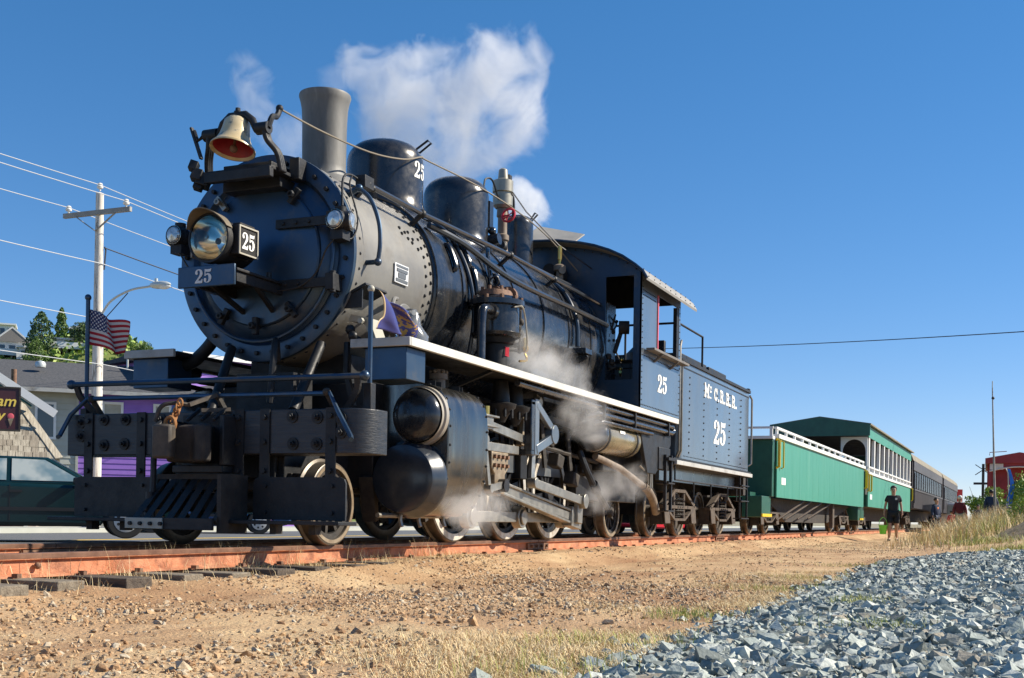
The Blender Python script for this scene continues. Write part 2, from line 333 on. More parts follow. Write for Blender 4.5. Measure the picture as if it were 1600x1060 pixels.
# ---- smokebox and front
SB = MB().lathe([(.2, .86), (.215, .888), (1.68, .888)], (0, 0, CZ), XA, 96).build('smokebox', 'graphite', LO)
mb = MB().lathe([(.215, .896), (.215, .91), (.33, .91), (.33, .889)], (0, 0, CZ), XA, 96, cap=False); mb.build('front_band', 'graphite', SB)
FR = MB().lathe([(.25, .895), (.205, .915), (.172, .912), (.166, .90), (.166, .772), (.185, .755), (.2, .74), (.175, .7), (.14, .66), (.118, .6)], (0, 0, CZ), XA, 96, cap=False).build('smokebox_front', 'front_dark', LO, outward=False)
bm_ = bmesh.new(); bm_.from_mesh(FR.data); bmesh.ops.recalc_face_normals(bm_, faces=bm_.faces); bm_.to_mesh(FR.data); bm_.free()
DOOR = MB().lathe([(.13, .615), (.1, .612), (.088, .6), (.078, .5), (.066, .3), (.06, .0)], (0, 0, CZ), XA, 72, cap=False).build('smokebox_door', 'front_dark', LO)
mb = MB()
for k in range(32): p = pol(.166, .838, 360*k/32+4); mb.bolt(p, (-1, 0, 0), .021, .03)
mb.build('ring_bolts', 'front_black', FR, kind='stuff')
mb = MB()
for k in range(44): p = pol(.275, .905, 360*k/44); mb.sph(p, .016, 6)
for k in range(60): p = pol(1.63, .888, 360*k/60); mb.sph(p, .02, 6)
for k in range(60): p = pol(1.53, .888, 360*k/60+3); mb.sph(p, .018, 6)
for d, x in ((150, 1.2), (152, 1.28), (154, 1.2), (156, 1.3), (150.5, 1.36), (155, 1.4), (158, 1.36), (161, 1.45)): mb.sph(pol(x, .888, d), .019, 6)
mb.build('rivets', 'front_black', SB, kind='stuff')
for dg in (-90, -57, -127, 52, 128, -20, 20):                       # door clamps
    p = pol(.05, .60, dg if dg not in (52, 128) else dg); d = (p-Vector((.05, 0, CZ))).normalized(); mb = MB()
    mb.bar(p-d*.06, p+d*.09, .05, .05, (1, 0, 0)); mb.cyl(p+d*.02+Vector((-.08, 0, 0)), p+d*.02+Vector((.06, 0, 0)), .02); mb.bolt(p+d*.02+Vector((-.05, 0, 0)), (-1, 0, 0), .035, .03)
    mb.build('door_clamp', 'front_black' if dg != 52 else 'steel', DOOR, bevel=.005)
for z, y0 in ((2.76, -.2), (2.235, -.1)):                            # hinge straps
    mb = MB(); mb.b2(.035, .06, -.74, y0, z-.04, z+.04); mb.b2(.02, .17, -.8, -.72, z-.07, z+.07); mb.cyl((.06, -.77, z-.09), (.06, -.77, z+.09), .03)
    for k in range(3): mb.bolt((.035, y0-.08-.13*k, z), (-1, 0, 0), .018, .015)
    mb.build('door_hinge', 'front_black', DOOR, bevel=.004)
pts = [pol(.11, .742, a) for a in range(167, 355, 6)]
mb = MB().tube([Vector((.05, -.8, 2.66)), Vector((.06, -.77, 2.6))]+pts, .017); mb.sph((.05, -.8, 2.68), .04, 8)
mb.build('front_handrail', 'front_dark', LO)

# ---- headlight
HL = MB().lathe([(-.62, .188), (-.62, .203), (-.55, .203), (-.545, .186), (-.2, .176), (-.14, .14)], (0, 0, 2.515), XA, 40, cap=False).build('headlight', 'front_black', LO, outward=False)
fix_normals(HL.data)
MB().lathe([(-.60, .186), (-.5, .158), (-.4, .11), (-.33, .055), (-.32, 0)], (0, 0, 2.515), XA, 40, cap=False).build('reflector', 'reflector', HL, outward=False)
MB().lathe([(-.615, .185), (-.632, .13), (-.64, .0)], (0, 0, 2.515), XA, 40, cap=False).build('lens', 'glass', HL)
MB().sph((-.42, 0, 2.515), .025, 10).build('bulb', 'ceramic', HL)
mb = MB(); N = 16
vs = []; 
for ex, rr in ((-.56, .212), (-.75, .22), (-.75, .213), (-.56, .205)):
    for j in range(N+1):
        a = R(22+136*j/N); cut = 0 if ex > -.6 else .12*abs(math.cos(a))**2
        vs.append((ex+cut, math.cos(a)*rr, 2.515+math.sin(a)*rr))
fs = []
for i in range(4):
    for j in range(N): a = i*(N+1)+j; b = ((i+1) % 4)*(N+1)+j; fs.append((a, a+1, b+1, b))
mb.add(vs, fs).build('visor', 'rusty_iron', HL).data.materials[0] = mat('visor_tan', (.13, .105, .07), (.19, .16, .115), rough=.6)
for s in (-1, 1):
    mb = MB(); mb.b2(-.53, -.27, s*.15, s*.235, 2.39, 2.63); mb.b2(-.5, -.3, s*.15, s*.23, 2.63, 2.655); nb = mb.build('number_box', 'front_black', HL, bevel=.008)
    mb = MB(); yy = s*.237
    mb.b2(-.53, -.27, yy, yy+s*.01, 2.39, 2.403); mb.b2(-.53, -.27, yy, yy+s*.01, 2.617, 2.63); mb.b2(-.53, -.517, yy, yy+s*.01, 2.403, 2.617); mb.b2(-.283, -.27, yy, yy+s*.01, 2.403, 2.617)
    mb.build('number_frame', 'brass', HL).data.materials[0] = MATS['tan_box']
    if s < 0: number25((-.485, -.236, 2.44), XA, (0, 0, 1), .14, .118, (0, -1, 0), 'letter_white', HL)
    else: number25((-.315, .236, 2.44), (-1, 0, 0), (0, 0, 1), .14, .118, (0, 1, 0), 'letter_white', HL)
mb = MB(); mb.b2(-.6, .1, -.28, .28, 2.235, 2.26); mb.b2(-.58, .08, -.26, -.22, 2.15, 2.235); mb.b2(-.58, .08, .22, .26, 2.15, 2.235)
mb.b2(-.45, -.38, -.09, .09, 2.26, 2.33); mb.b2(-.28, -.22, -.09, .09, 2.26, 2.33); mb.cyl((-.05, -.2, 2.24), (-.05, -.2, 2.33), .025); mb.bar((-.3, -.22, 2.2), (.1, -.15, 2.02), .04, .04); mb.bar((-.3, .22, 2.2), (.1, .15, 2.02), .04, .04)
mb.build('headlight_bracket', 'front_black', LO, bevel=.006)
NP = MB().b2(-.645, -.62, -.285, .285, 2.11, 2.285).build('number_plate', 'front_dark', LO, bevel=.008)
number25((-.647, .105, 2.14), (0, -1, 0), (0, 0, 1), .115, .115, (-1, 0, 0), 'letter_shade', NP)

# ---- class lamps
for s in (-1, 1):
    c = Vector((.06, s*.84, 2.74)); mb = MB(); mb.sph(c, .095, 16); mb.cyl(c, c+Vector((-.1, 0, 0)), .088, .082, 18); mb.cyl(c, c+Vector((.02, s*.1, 0)), .088, .082, 18)
    mb.b2(c.x-.06, c.x+.06, c.y-.06, c.y+.06, c.z-.16, c.z-.08); mb.cyl(c+Vector((0, 0, .08)), c+Vector((0, 0, .12)), .05); mb.bar(c+Vector((.02, 0, -.14)), (.17, s*.76, 2.6), .04, .03)
    cl = mb.build('class_lamp', 'front_black', LO)
    for d in ((-1, 0, 0), (.2, s, 0)):
        d = Vector(d).normalized(); o = c+d*.094
        ln = MB().lathe([(0, .078), (.02, .06), (.03, 0)], o, d, 20); ln.build('lens', 'lens_pale', cl)
        MB().lathe([(-.03, .02), (0.0, .076), (.004, .084), (.006, .078)], o, d, 20).build('reflector', 'reflector', cl)
    mb = MB().tube([(.02, s*.82, 2.6), (.0, s*.74, 2.5), (.04, s*.62, 2.32), (.02, s*.45, 2.2), (-.02, s*.2, 2.17)], .008, 6, sm=5); mb.build('lamp_cable', 'plastic_black', cl)

# ---- bell
BL = thing('bell_stand', None, None); BL.parent = LO; BL.matrix_parent_inverse = Matrix.Translation((-3.6, 0, 0))
bx, bz = -.25, 3.6
BELL = MB().lathe([(0, .03), (-.005, .085), (-.03, .108), (-.1, .117), (-.17, .131), (-.22, .153), (-.258, .18), (-.268, .192), (-.282, .194), (-.282, .186), (-.26, .17)], (bx, 0, bz), (.24, 0, 1), 40, cap=False).build('bell', 'bell_cream', LO, outward=False); fix_normals(BELL.data)
MB().lathe([(-.278, .186), (-.245, .16), (-.17, .122), (-.06, .104), (-.04, .0)], (bx, 0, bz), (.24, 0, 1), 40, cap=False).build('bell_mouth', 'bell_red', BELL)
mb = MB().cyl((bx, 0, bz-.05), (bx-.05, 0, bz-.25), .012); mb.sph((bx-.05, 0, bz-.26), .035).build('clapper', 'rusty_iron', BELL)
mb = MB(); mb.tube([(bx, -.3, bz-.1), (bx, -.19, bz-.1), (bx, -.15, bz-.02), (bx, -.08, bz+.035), (bx, .08, bz+.035), (bx, .15, bz-.02), (bx, .19, bz-.1), (bx, .34, bz-.1)], .034, 10)
mb.cyl((bx, 0, bz), (bx, 0, bz+.07), .035); mb.bolt((bx, 0, bz+.07), (0, 0, 1), .025, .03); mb.cyl((bx, -.32, bz-.1), (bx, -.2, bz-.1), .052); mb.cyl((bx, .34, bz-.1), (bx, .2, bz-.1), .052)
mb.tube([(bx, -.31, bz-.1), (bx+.04, -.32, bz+.0), (bx+.12, -.31, bz+.03), (bx+.16, -.31, bz+.1)], .026, 8, sm=4); mb.sph((bx+.16, -.31, bz+.11), .034)
mb.tube([(bx, .36, bz-.1), (bx-.02, .4, bz-.14), (bx-.02, .44, bz-.05)], .018, 6); mb.bar((bx-.02, .47, bz-.02), (bx-.02, .36, bz-.3), .035, .02)
mb.build('bell_yoke', 'front_black', BELL)
bpy.data.objects.remove(BL)
mb = MB()
for s in (-1, 1):
    q = [(bx, s*.285, bz-.1), (bx+.02, s*.3, bz-.2), (bx+.08, s*.36, bz-.3), (bx+.12, s*.38, bz-.45)]
    for dx in (-.025, 0, .025): mb.tube([(x+dx, y, z) for x, y, z in q], .024, 8, sm=6)
mb.b2(bx-.02, bx+.36, -.36, .3, 3.15, 3.185); mb.b2(bx+.3, bx+.42, -.42, -.32, 3.14, 3.33); mb.b2(bx-.04, bx+.02, -.36, .32, 3.08, 3.17); mb.b2(bx+.14, bx+.42, -.25, .25, 3.185, 3.27)
mb.b2(bx+.2, bx+.5, -.3, .3, 3.06, 3.15)
for p_, r_ in (((bx-.02, .4, 3.16), .06), ((bx-.03, .43, 3.24), .05), ((bx, .4, 3.08), .05), ((bx+.02, .36, 3.12), .07)): mb.box(p_, (r_*1.6, r_*1.5, r_*1.7), (.3, .2, .5))
mb.build('bell_bracket', 'front_black', LO, bevel=.008)

# ---- smokestack and domes
ST = MB().lathe([(3.33, .31), (3.42, .25), (3.5, .214), (3.56, .207), (4.0, .212), (4.12, .219), (4.185, .232), (4.235, .247), (4.255, .243), (4.258, .225), (4.2, .195), (3.7, .185)], (1.1, 0, 0), (0, 0, 1), 64, cap=False).build('smokestack', 'stack_grey', LO, outward=False); fix_normals(ST.data)
mb = MB().lathe([(3.36, .36), (3.4, .34), (3.44, .3)], (1.1, 0, 0), (0, 0, 1), 48, cap=False); mb.build('stack_base', 'graphite', ST)
def dome(name, x, r, top, base=3.3, y=0):
    pr = [(base, r*1.28), (base+.12, r*1.08), (base+.2, r*1.01), (base+.26, r)]; h = r*.62
    for k in range(0, 11): a = PI/2*k/10; pr.append((top-h+h*math.sin(a)**.9, r*max(0, math.cos(a))**.62))
    return MB().lathe(pr, (x, y, 0), (0, 0, 1), 64, cap=False).build(name, LB, LO)
D1 = dome('sand_dome', 2.27, .4, 4.15); D2 = dome('steam_dome', 3.95, .385, 4.22); D3 = dome('turret_dome', 5.78, .21, 4.23)
# numerals wrapped on the sand dome
def wrap25(cx, r, z0, h, wd, ang0, parent):
    for g, k in ((G2, 0), (G5, 1)):
        n = len(g); out = []; inn = []
        for x, z in g:
            s = (x+k*.82)*wd; a = ang0+s/r; out.append((cx+math.cos(a)*(r+.006), math.sin(a)*(r+.006), z0+z*h)); inn.append((cx+math.cos(a)*(r-.004), math.sin(a)*(r-.004), z0+z*h))
        MB().add(out+inn, [tuple(range(n))]+[(i, (i+1) % n, n+(i+1) % n, n+i) for i in range(n)]).build('numeral', 'letter_white', parent)
wrap25(2.27, .4, 3.74, .17, .15, R(-103), D1)
for dm, x, r, z in ((D1, 2.27, .4, 4.08), (D3, 5.78, .21, 4.16)):
    mb = MB().tube([(x+r*.4, -r*.6, z), (x+r*.55, -r*.95, z+.12), (x+r*.55+.12, -r*.9, z+.13), (x+r*.75, -r*.5, z)], .012, 6); mb.build('grab_handle', 'front_black', dm)
mb = MB().bolt((2.27, 0, 4.14), (0, 0, 1), .03, .05); mb.build('dome_bolt', 'front_black', D1)
BLD = MB().box((3.95+.18, -.35, 3.82), (.1, .06, .3)).sph((3.95+.16, -.4, 3.62), .05); BLD.cyl((3.95+.15, -.36, 3.5), (3.95+.15, -.5, 3.52), .07, n=12); BLD.build('sander_valve', LB, D2)

# ---- boiler barrel
BO = MB().lathe([(1.68, .9), (1.7, .925), (2.6, .935), (3.6, .95), (4.4, .985), (4.9, 1.0), (6.5, 1.0)], (0, 0, CZ), XA, 96).build('boiler_barrel', LB, LO)
for x, r in ((1.72, .925), (2.28, .932), (2.9, .939), (3.62, .951), (4.36, .984), (5.15, 1.0), (5.95, 1.0), (6.4, 1.0)):
    MB().lathe([(-.028, r-.002), (-.028, r+.012), (.028, r+.012), (.028, r-.002)], (x, 0, CZ), XA, 96, cap=False).build('boiler_band', LB, BO)
for x, dg in ((2.1, 158), (2.55, 168), (3.15, 165), (2.5, 150)):
    mb = MB().tube([pol(x, .93, dg-9), pol(x, .96, dg-6), pol(x, .96, dg+6), pol(x, .93, dg+9)], .028, 8, sm=4); mb.build('washout_plug', LB, BO)
mb = MB(); mb.b2(4.3, 6.49, -.86, .86, 1.35, 2.2); mb.b2(4.6, 6.4, -.72, .72, .75, 1.4); mb.build('firebox', LB, LO, bevel=.02)
mb = MB()
for s in (-1, 1):
    mb.b2(-.3, 8.3, s*.44, s*.56, .45, .92); mb.b2(1.75, 5.6, s*.4, s*.58, .9, 1.15)
mb.b2(.7, 1.75, -.82, .82, .5, 1.45); mb.b2(.75, 1.6, -.55, .55, 1.4, 1.72); mb.b2(3.9, 4.1, -.9, .9, .7, 1.7); mb.b2(1.9, 2.05, -.9, .9, 1.1, 1.75); mb.b2(-.35, .7, -.5, .5, .55, .75); mb.b2(2.05, 3.9, -.36, .36, 1.0, 1.6)
mb.build('frame', 'front_black', LO, bevel=.01)

# ---- running boards
for s in (-1, 1):
    rb = MB(); rb.b2(.16, 6.6, s*.93, s*1.46, 1.695, 1.73); rb.b2(6.6, 8.4, s*1.3, s*1.46, 1.695, 1.73)
    o = rb.build('running_board', 'front_black', LO)
    MB().b2(.135, 8.42, s*1.461, s*1.5, 1.672, 1.745).build('board_edge', 'trim_white', o, bevel=.004)
    MB().b2(.1, .134, s*.93, s*1.5, 1.672, 1.745).build('front_edge', 'edge_grey', o, bevel=.004)
    MB().b2(.16, .5, s*1.04, s*1.44, 1.4, 1.67).build('front_box', 'front_dark', o, bevel=.006)
    mb = MB()
    for x in (1.9, 3.2, 4.5, 5.8): mb.bar((x, s*.8, 1.45), (x, s*1.44, 1.68), .05, .03)
    mb.build('board_bracket', 'front_black', o, split=True)
mb = MB(); mb.tube([(.35, .62, 1.95), (.35, .72, 1.8), (.4, .95, 1.66), (.5, 1.2, 1.63), (.9, 1.3, 1.62)], .06, 10, sm=5); mb.build('blower_pipe', 'front_black', LO)
mb = MB(); mb.tube([(.3, 1.4, 1.6), (.6, 1.0, 1.5), (1.6, .9, 1.5)], .03, 8); mb.tube([(.3, 1.35, 1.52), (1.6, 1.2, 1.42)], .025, 8); mb.build('train_pipe', 'front_black', LO)

# ---- smokebox side fittings
for s in (-1, 1):
    q = [(.42, s*.8, 3.12), (.45, s*.9, 3.02), (.44, s*.99, 2.82), (.42, s*1.02, 2.62), (.42, s*1.0, 2.46)]
    mb = MB().tube(q, .02, 8, sm=5); mb.sph(q[0], .036); mb.sph(q[-1], .036); mb.cyl(q[0], pol(.42, .88, 90-s*50), .022, .035); mb.cyl(q[-1], pol(.42, .88, 90+s*92) if s < 0 else pol(.42, .88, -2), .022, .035)
    mb.build('grab_iron', 'front_dark', LO)
# top handrail with stanchions, near and far
for s in (-1, 1):
    q = [(.62, s*.76, 3.21), (1.6, s*.8, 3.18), (3.58, s*.87, 3.19), (4.85, s*.9, 3.16), (6.48, s*.93, 3.13)]
    o = MB().tube(q, .026, 8).build('handrail', 'rail_black', LO)
    for x, y, z in q[:-1]:
        d = Vector((0, y, z-CZ)).normalized(); a = Vector((x, 0, CZ))+d*.88; mb = MB().bar(a, Vector((x, y, z)), .03, .05, XA); mb.sph((x, y, z), .045, 8); mb.build('stanchion', 'front_black', o)
mb = MB().b2(.52, .68, -.8, -.7, 3.16, 3.27); mb.sph((.7, -.77, 3.19), .035); mb.tube([(.55, -.74, 3.22), (.4, -.72, 3.24), (.25, -.74, 3.16), (.1, -.83, 2.88)], .012, 6, sm=5); mb.tube([(.4, -.74, 3.23), (.3, -.78, 3.1), (.24, -.9, 2.8), (.16, -.9, 2.62), (.06, -.86, 2.6)], .009, 6, sm=5)
mb.build('junction_box', 'front_black', LO, bevel=.005)
# pipes over the boiler
for nm, q, r in (('delivery_pipe', [(1.9, -.72, 3.15), (2.4, -.86, 3.06), (3.0, -.98, 2.9), (3.6, -1.05, 2.83), (5.0, -1.09, 2.82), (6.2, -1.12, 2.8)], .034), ('sand_pipe', [(2.3, -.42, 3.38), (2.36, -.72, 3.14), (2.4, -.92, 2.75), (2.42, -.98, 2.3), (2.42, -.9, 1.75)], .022),
                 ('sand_pipe', [(3.95, -.45, 3.38), (3.2, -.76, 3.2), (2.9, -.95, 2.72), (2.86, -1.0, 2.3)], .024), ('steam_pipe', [(4.3, -.35, 3.45), (5.0, -.62, 3.32), (5.9, -.72, 3.28), (6.48, -.76, 3.24)], .032),
                 ('cross_pipe', [(5.25, -.4, 3.4), (5.3, -.82, 3.12), (5.3, -1.02, 2.75), (5.3, -1.05, 2.4)], .03), ('drain_pipe', [(5.3, -1.02, 2.3), (5.25, -1.05, 2.1), (5.1, -1.05, 1.76)], .012), ('drain_pipe', [(5.36, -1.02, 2.3), (5.38, -1.06, 2.0), (5.3, -1.05, 1.76)], .01)):
    MB().tube(q, r, 8, sm=6).build(nm, 'rail_black', LO)
mb = MB().box((5.28, -1.1, 2.33), (.24, .22, .07)); mb.bar((5.28, -1.0, 2.2), (5.28, -1.18, 2.3), .04, .1); mb.build('side_bracket', LB, LO, bevel=.006)
BP = MB()
q = [pol(x, .889+.008, d) for x, d in ((.9, 176.5), (1.16, 176.5), (1.16, 188), (.9, 188))]
BP.prism(q, (0, -.012, 0)); BP = BP.build('builder_plate', 'plate_white', LO, bevel=.006)
mb = MB()
for k, (d0, d1, a, b) in enumerate(((177.3, 178.6, .92, 1.14), (179.4, 181.2, .93, 1.13), (181.8, 184.6, .96, 1.1), (185.2, 187, .92, 1.14))):
    mb.prism([pol(x, .9035, d) for x, d in ((a, d0), (b, d0), (b, d1), (a, d1))], (0, -.008, 0))
mb.build('plate_print', 'plate_dark', BP)
mb = MB(); mb.box((.45, -.88, 2.2), (.42, .2, .02), (R(-25), 0, R(4))); mb.box((.26, -.83, 2.12), (.02, .22, .16), (0, 0, R(8))); mb.build('lamp_step', 'front_black', LO)
mb = MB(); mb.prism([(.32, -.8, 2.0), (.32, -.98, 1.96), (.34, -1.05, 1.76), (.34, -1.0, 1.75), (.34, -.92, 1.92), (.34, -.76, 1.95)], (.18, 0, 0)); mb.bolt((.3, -.92, 1.93), (-1, 0, 0), .03, .03); mb.build('saddle_bracket', 'rusty_iron', LO).data.materials[0] = MATS['tan_box']
MB().tube([(.95, -.9, 2.24), (.8, -.95, 2.2), (.7, -.99, 2.05), (.74, -1.0, 1.9)], .02, 8, sm=5).build('washout_ring', 'graphite', LO)
mb = MB().cyl((1.1, -.8, 2.05), (1.1, -.91, 2.05), .17, n=24); mb.build('cleanout_cover', 'graphite', LO, bevel=.01)
# lower left clutter behind the front
mb = MB()
for y0, y1 in ((.1, .3), (-.72, -.63)): mb.tube([(-.42, y0, 1.1), (.12, y1, 1.72)], .042, 10)
mb.build('front_brace', 'front_black', LO, split=True)
mb = MB().tube([(.1, -.2, 1.6), (0, -.25, 1.75), (-.1, -.3, 1.6), (-.12, -.28, 1.2)], .03, 8, sm=5); mb.tube([(.3, -.78, 1.75), (.26, -.8, 1.5), (.3, -.85, 1.2)], .03, 8)
for p in ((.28, -.82, 1.86), (.26, -.86, 1.8), (.3, -.88, 1.76)): mb.sph(p, .045, 8)
mb.build('drain_pipe', 'front_black', LO, split=True)
mb = MB().b2(-.1, .7, -.78, .78, .98, 1.04); mb.b2(.2, .5, -.3, .3, 1.04, 1.5); mb.build('deck_plate', 'front_black', LO)

# ---- pilot beam
BM = MB(); out = [(-.62, 1.47), (-.62, -1.30)]+[(-.62+.22*(1-math.cos(a)), -1.30-.22*math.sin(a)) for a in [PI/2*k/6 for k in range(1, 7)]]+[(-.28, -1.52), (-.28, 1.47)]
BM.prism([(x, y, .735) for x, y in out], (0, 0, .355)); BM = BM.build('pilot_beam', 'beam_wood', LO, bevel=.008)
mb = MB()
for y in (1.221, .651, -.348, -.597, -1.213):
    mb = MB().b2(-.636, -.622, y-.045, y+.045, .5 if y != -.348 else .3, 1.095)
    for z in (1.03, .83, .6): mb.bolt((-.636, y, z), (-1, 0, 0), .024, .022)
    mb.build('beam_strap', 'front_black', BM)
for y, z in ((1.31, 1.02), (1.31, .9), (1.06, 1.037), (.826, 1.036), (1.057, .82), (.836, .83), (-.851, 1.03), (-1.085, 1.02), (-.86, .815), (-1.08, .812), (-1.3, 1.01), (-1.3, .9), (.45, 1.03), (.45, .83)):
    mb = MB().cyl((-.622, y, z), (-.634, y, z), .05, n=16); mb.cyl((-.634, y, z), (-.66, y, z), .027, n=6); mb.cyl((-.66, y, z), (-.68, y, z), .014, n=8); mb.build('beam_bolt', 'front_black', BM)
# cross rails in front
for nm, q, r in (('front_rail', [(-.55, 1.5, 1.36), (-.55, -1.46, 1.345)], .024), ('uncoupling_rod', [(-.78, 1.42, .885), (-.74, 1.44, .9), (-.66, 1.4, 1.08), (-.6, 1.27, 1.225), (-.6, -1.18, 1.21), (-.66, -1.3, 1.05), (-.74, -1.46, .86), (-.8, -1.5, .83)], .02)):
    mb = MB().tube(q, r, 8)
    if nm == 'front_rail': mb.sph(q[0], .042); mb.sph(q[1], .042)
    mb.build(nm, 'front_dark', LO)
for y, s in ((1.44, 1), (-1.4, -1)):
    mb = MB(); q = smooth_path([(-.55, y, 1.34), (-.52, y-s*.02, 1.25), (-.48, y-s*.1, 1.15), (-.46, y-s*.16, 1.09)], 4)
    for a, b in zip(q[:-1], q[1:]): mb.bar(a, b+(b-a)*.15, .05, .03, XA)
    mb.build('rail_bracket', 'front_black', LO)
for y in (1.22, -.1, -1.15):
    mb = MB().bar((-.6, y, 1.22), (-.5, y-.02, 1.09), .035, .035); mb.sph((-.6, y, 1.22), .035, 8); mb.build('rod_bracket', 'under_dirt_shade', LO)
for y, zt in ((1.45, 2.13), (-1.43, 2.03)):
    mb = MB().cyl((-.42, y, 1.09), (-.42, y, zt), .019); fs_ = mb.build('flagstaff', 'front_dark', LO); MB().sph((-.42, y, zt+.015), .03, 10).build('staff_ball', 'front_dark' if y > 0 else 'tan_box', fs_)
    MB().b2(-.46, -.38, y-.035, y+.035, 1.085, 1.3 if y < 0 else 1.16).build('staff_socket', 'front_black', fs_, bevel=.005)
# plates, steps and pilot
for y0, y1 in ((1.36, .5), (-.5, -1.36)):
    mb = MB(); c = .05; a, b = min(y0, y1), max(y0, y1); mb.prism([(-.64, a, .21), (-.64, b, .21), (-.64, b, .55-c), (-.64, b-c*.3, .55-c*.3), (-.64, b-c, .55), (-.64, a+c, .55), (-.64, a+c*.3, .55-c*.3), (-.64, a, .55-c)], (.02, 0, 0))
    for y in (a+.12, b-.12):
        for z in (.48, .27): mb.bolt((-.64, y, z), (-1, 0, 0), .018, .02)
    pl = mb.build('pilot_plate', 'front_black', LO)
    MB().b2(-.9, -.63, a-.1, b+.05, .175, .205).build('footboard', 'front_black', pl, bevel=.004)
    mb = MB().b2(-.75, -.66, a+.2, a+.26, .1, .175); mb.b2(-.75, -.66, b-.3, b-.24, .1, .175); mb.build('footboard_bracket', 'under_dirt_shade', pl, split=True)
PI_ = MB().b2(-1.06, -1.03, -.42, .42, .12, .215).build('pilot', 'front_black', LO, bevel=.004)
MB().b2(-1.075, -1.061, .05, .42, .125, .21).build('pilot_bar_plate', 'tan_box', PI_, bevel=.003)
for k in range(7):
    y = .34-.113*k; mb = MB().prism([(-1.03, y-.012, .2), (-1.03, y+.055, .2), (-.7, y*.92+.05, .545), (-.7, y*.92-.02, .545)], (.025, 0, .02)); mb.build('pilot_slat', 'front_black', PI_)
mb = MB().b2(-.72, -.68, -.42, .4, .53, .57); mb.b2(-1.0, -.66, -.46, -.42, .1, .56); mb.bar((-1.02, -.42, .18), (-.7, -.36, .5), .03, .05); mb.build('pilot_frame', 'under_dirt_shade', PI_)
mb = MB()
for k in range(4): mb.bolt((-1.075, .36-.1*k, .165), (-1, 0, 0), .018, .02)
mb.build('pilot_bolt', 'front_black', PI_, split=True)
# coupler
CP = MB(); CP.prism([(-1.08, -.03, .68), (-1.12, .03, .68), (-1.12, .13, .68), (-1.0, .16, .68), (-.95, .1, .68), (-.98, 0, .68)], (0, 0, .27)); CP = CP.build('coupler_knuckle', 'wheel_dirt', LO, bevel=.02)
mb = MB().prism([(-.96, .1, .66), (-.9, .16, .66), (-.7, .14, .66), (-.62, .1, .66), (-.62, -.12, .66), (-.78, -.14, .66), (-.92, -.3, .66), (-1.0, -.28, .66), (-.99, -.2, .66), (-.88, -.08, .66), (-.9, .04, .66)], (0, 0, .3)); mb.build('coupler_head', 'under_dirt_shade', LO, bevel=.02)
mb = MB().b2(-.66, -.62, -.3, .2, .6, 1.06); mb.b2(-.8, -.62, -.32, -.28, .64, 1.04); mb.b2(-.8, -.64, .16, .2, .7, 1.0); mb.b2(-.78, -.64, -.3, .2, .58, .64)
for s in (-.22, -.1, .04): mb.bar((-.8, s, 1.0), (-.64, s, 1.1), .025, .03)
mb.build('draft_pocket', 'front_black', LO, bevel=.008)
mb = MB().tube([(-1.0, .2, .98), (-.98, .15, 1.1), (-.93, .06, 1.13), (-.85, -.02, 1.12)], .018, 6, sm=4); mb.bar((-.86, -.02, 1.12), (-.62, -.1, 1.22), .05, .03); mb.bar((-.8, -.1, 1.08), (-.62, -.25, 1.1), .03, .03); mb.build('knuckle_lever', 'wheel_dirt', LO)
CH = MB()
for k in range(5):
    c = Vector((-.95+.006*k, .06-.012*k, .99+.035*k)); q = [c+Vector((0, math.cos(a)*.026, math.sin(a)*.034)) if k % 2 == 0 else c+Vector((math.cos(a)*.026, 0, math.sin(a)*.034)) for a in [2*PI*j/10 for j in range(10)]]
    CH.tube(q, .009, 6, closed=True)
q = [Vector((-.98, .06+math.cos(a)*.05, .96+math.sin(a)*.055)) for a in [2*PI*j/12 for j in range(11)]]; CH.tube(q, .016, 6); CH.build('coupling_chain', 'rusty_iron', LO).data.materials[0] = mat('chain_rust', (.32, .13, .04), (.42, .2, .07), rough=.8)
mb = MB().tube([(-.66, .42, 1.0), (-.76, .4, .92), (-.8, .37, .7), (-.82, .36, .45), (-.84, .37, .3)], .026, 8, sm=5); mb.sph((-.84, .375, .28), .045, 8); mb.cyl((-.84, .37, .34), (-.84, .37, .42), .034); mb.sph((-.82, .4, .24), .035, 8); mb.build('air_hose', 'front_black', LO)

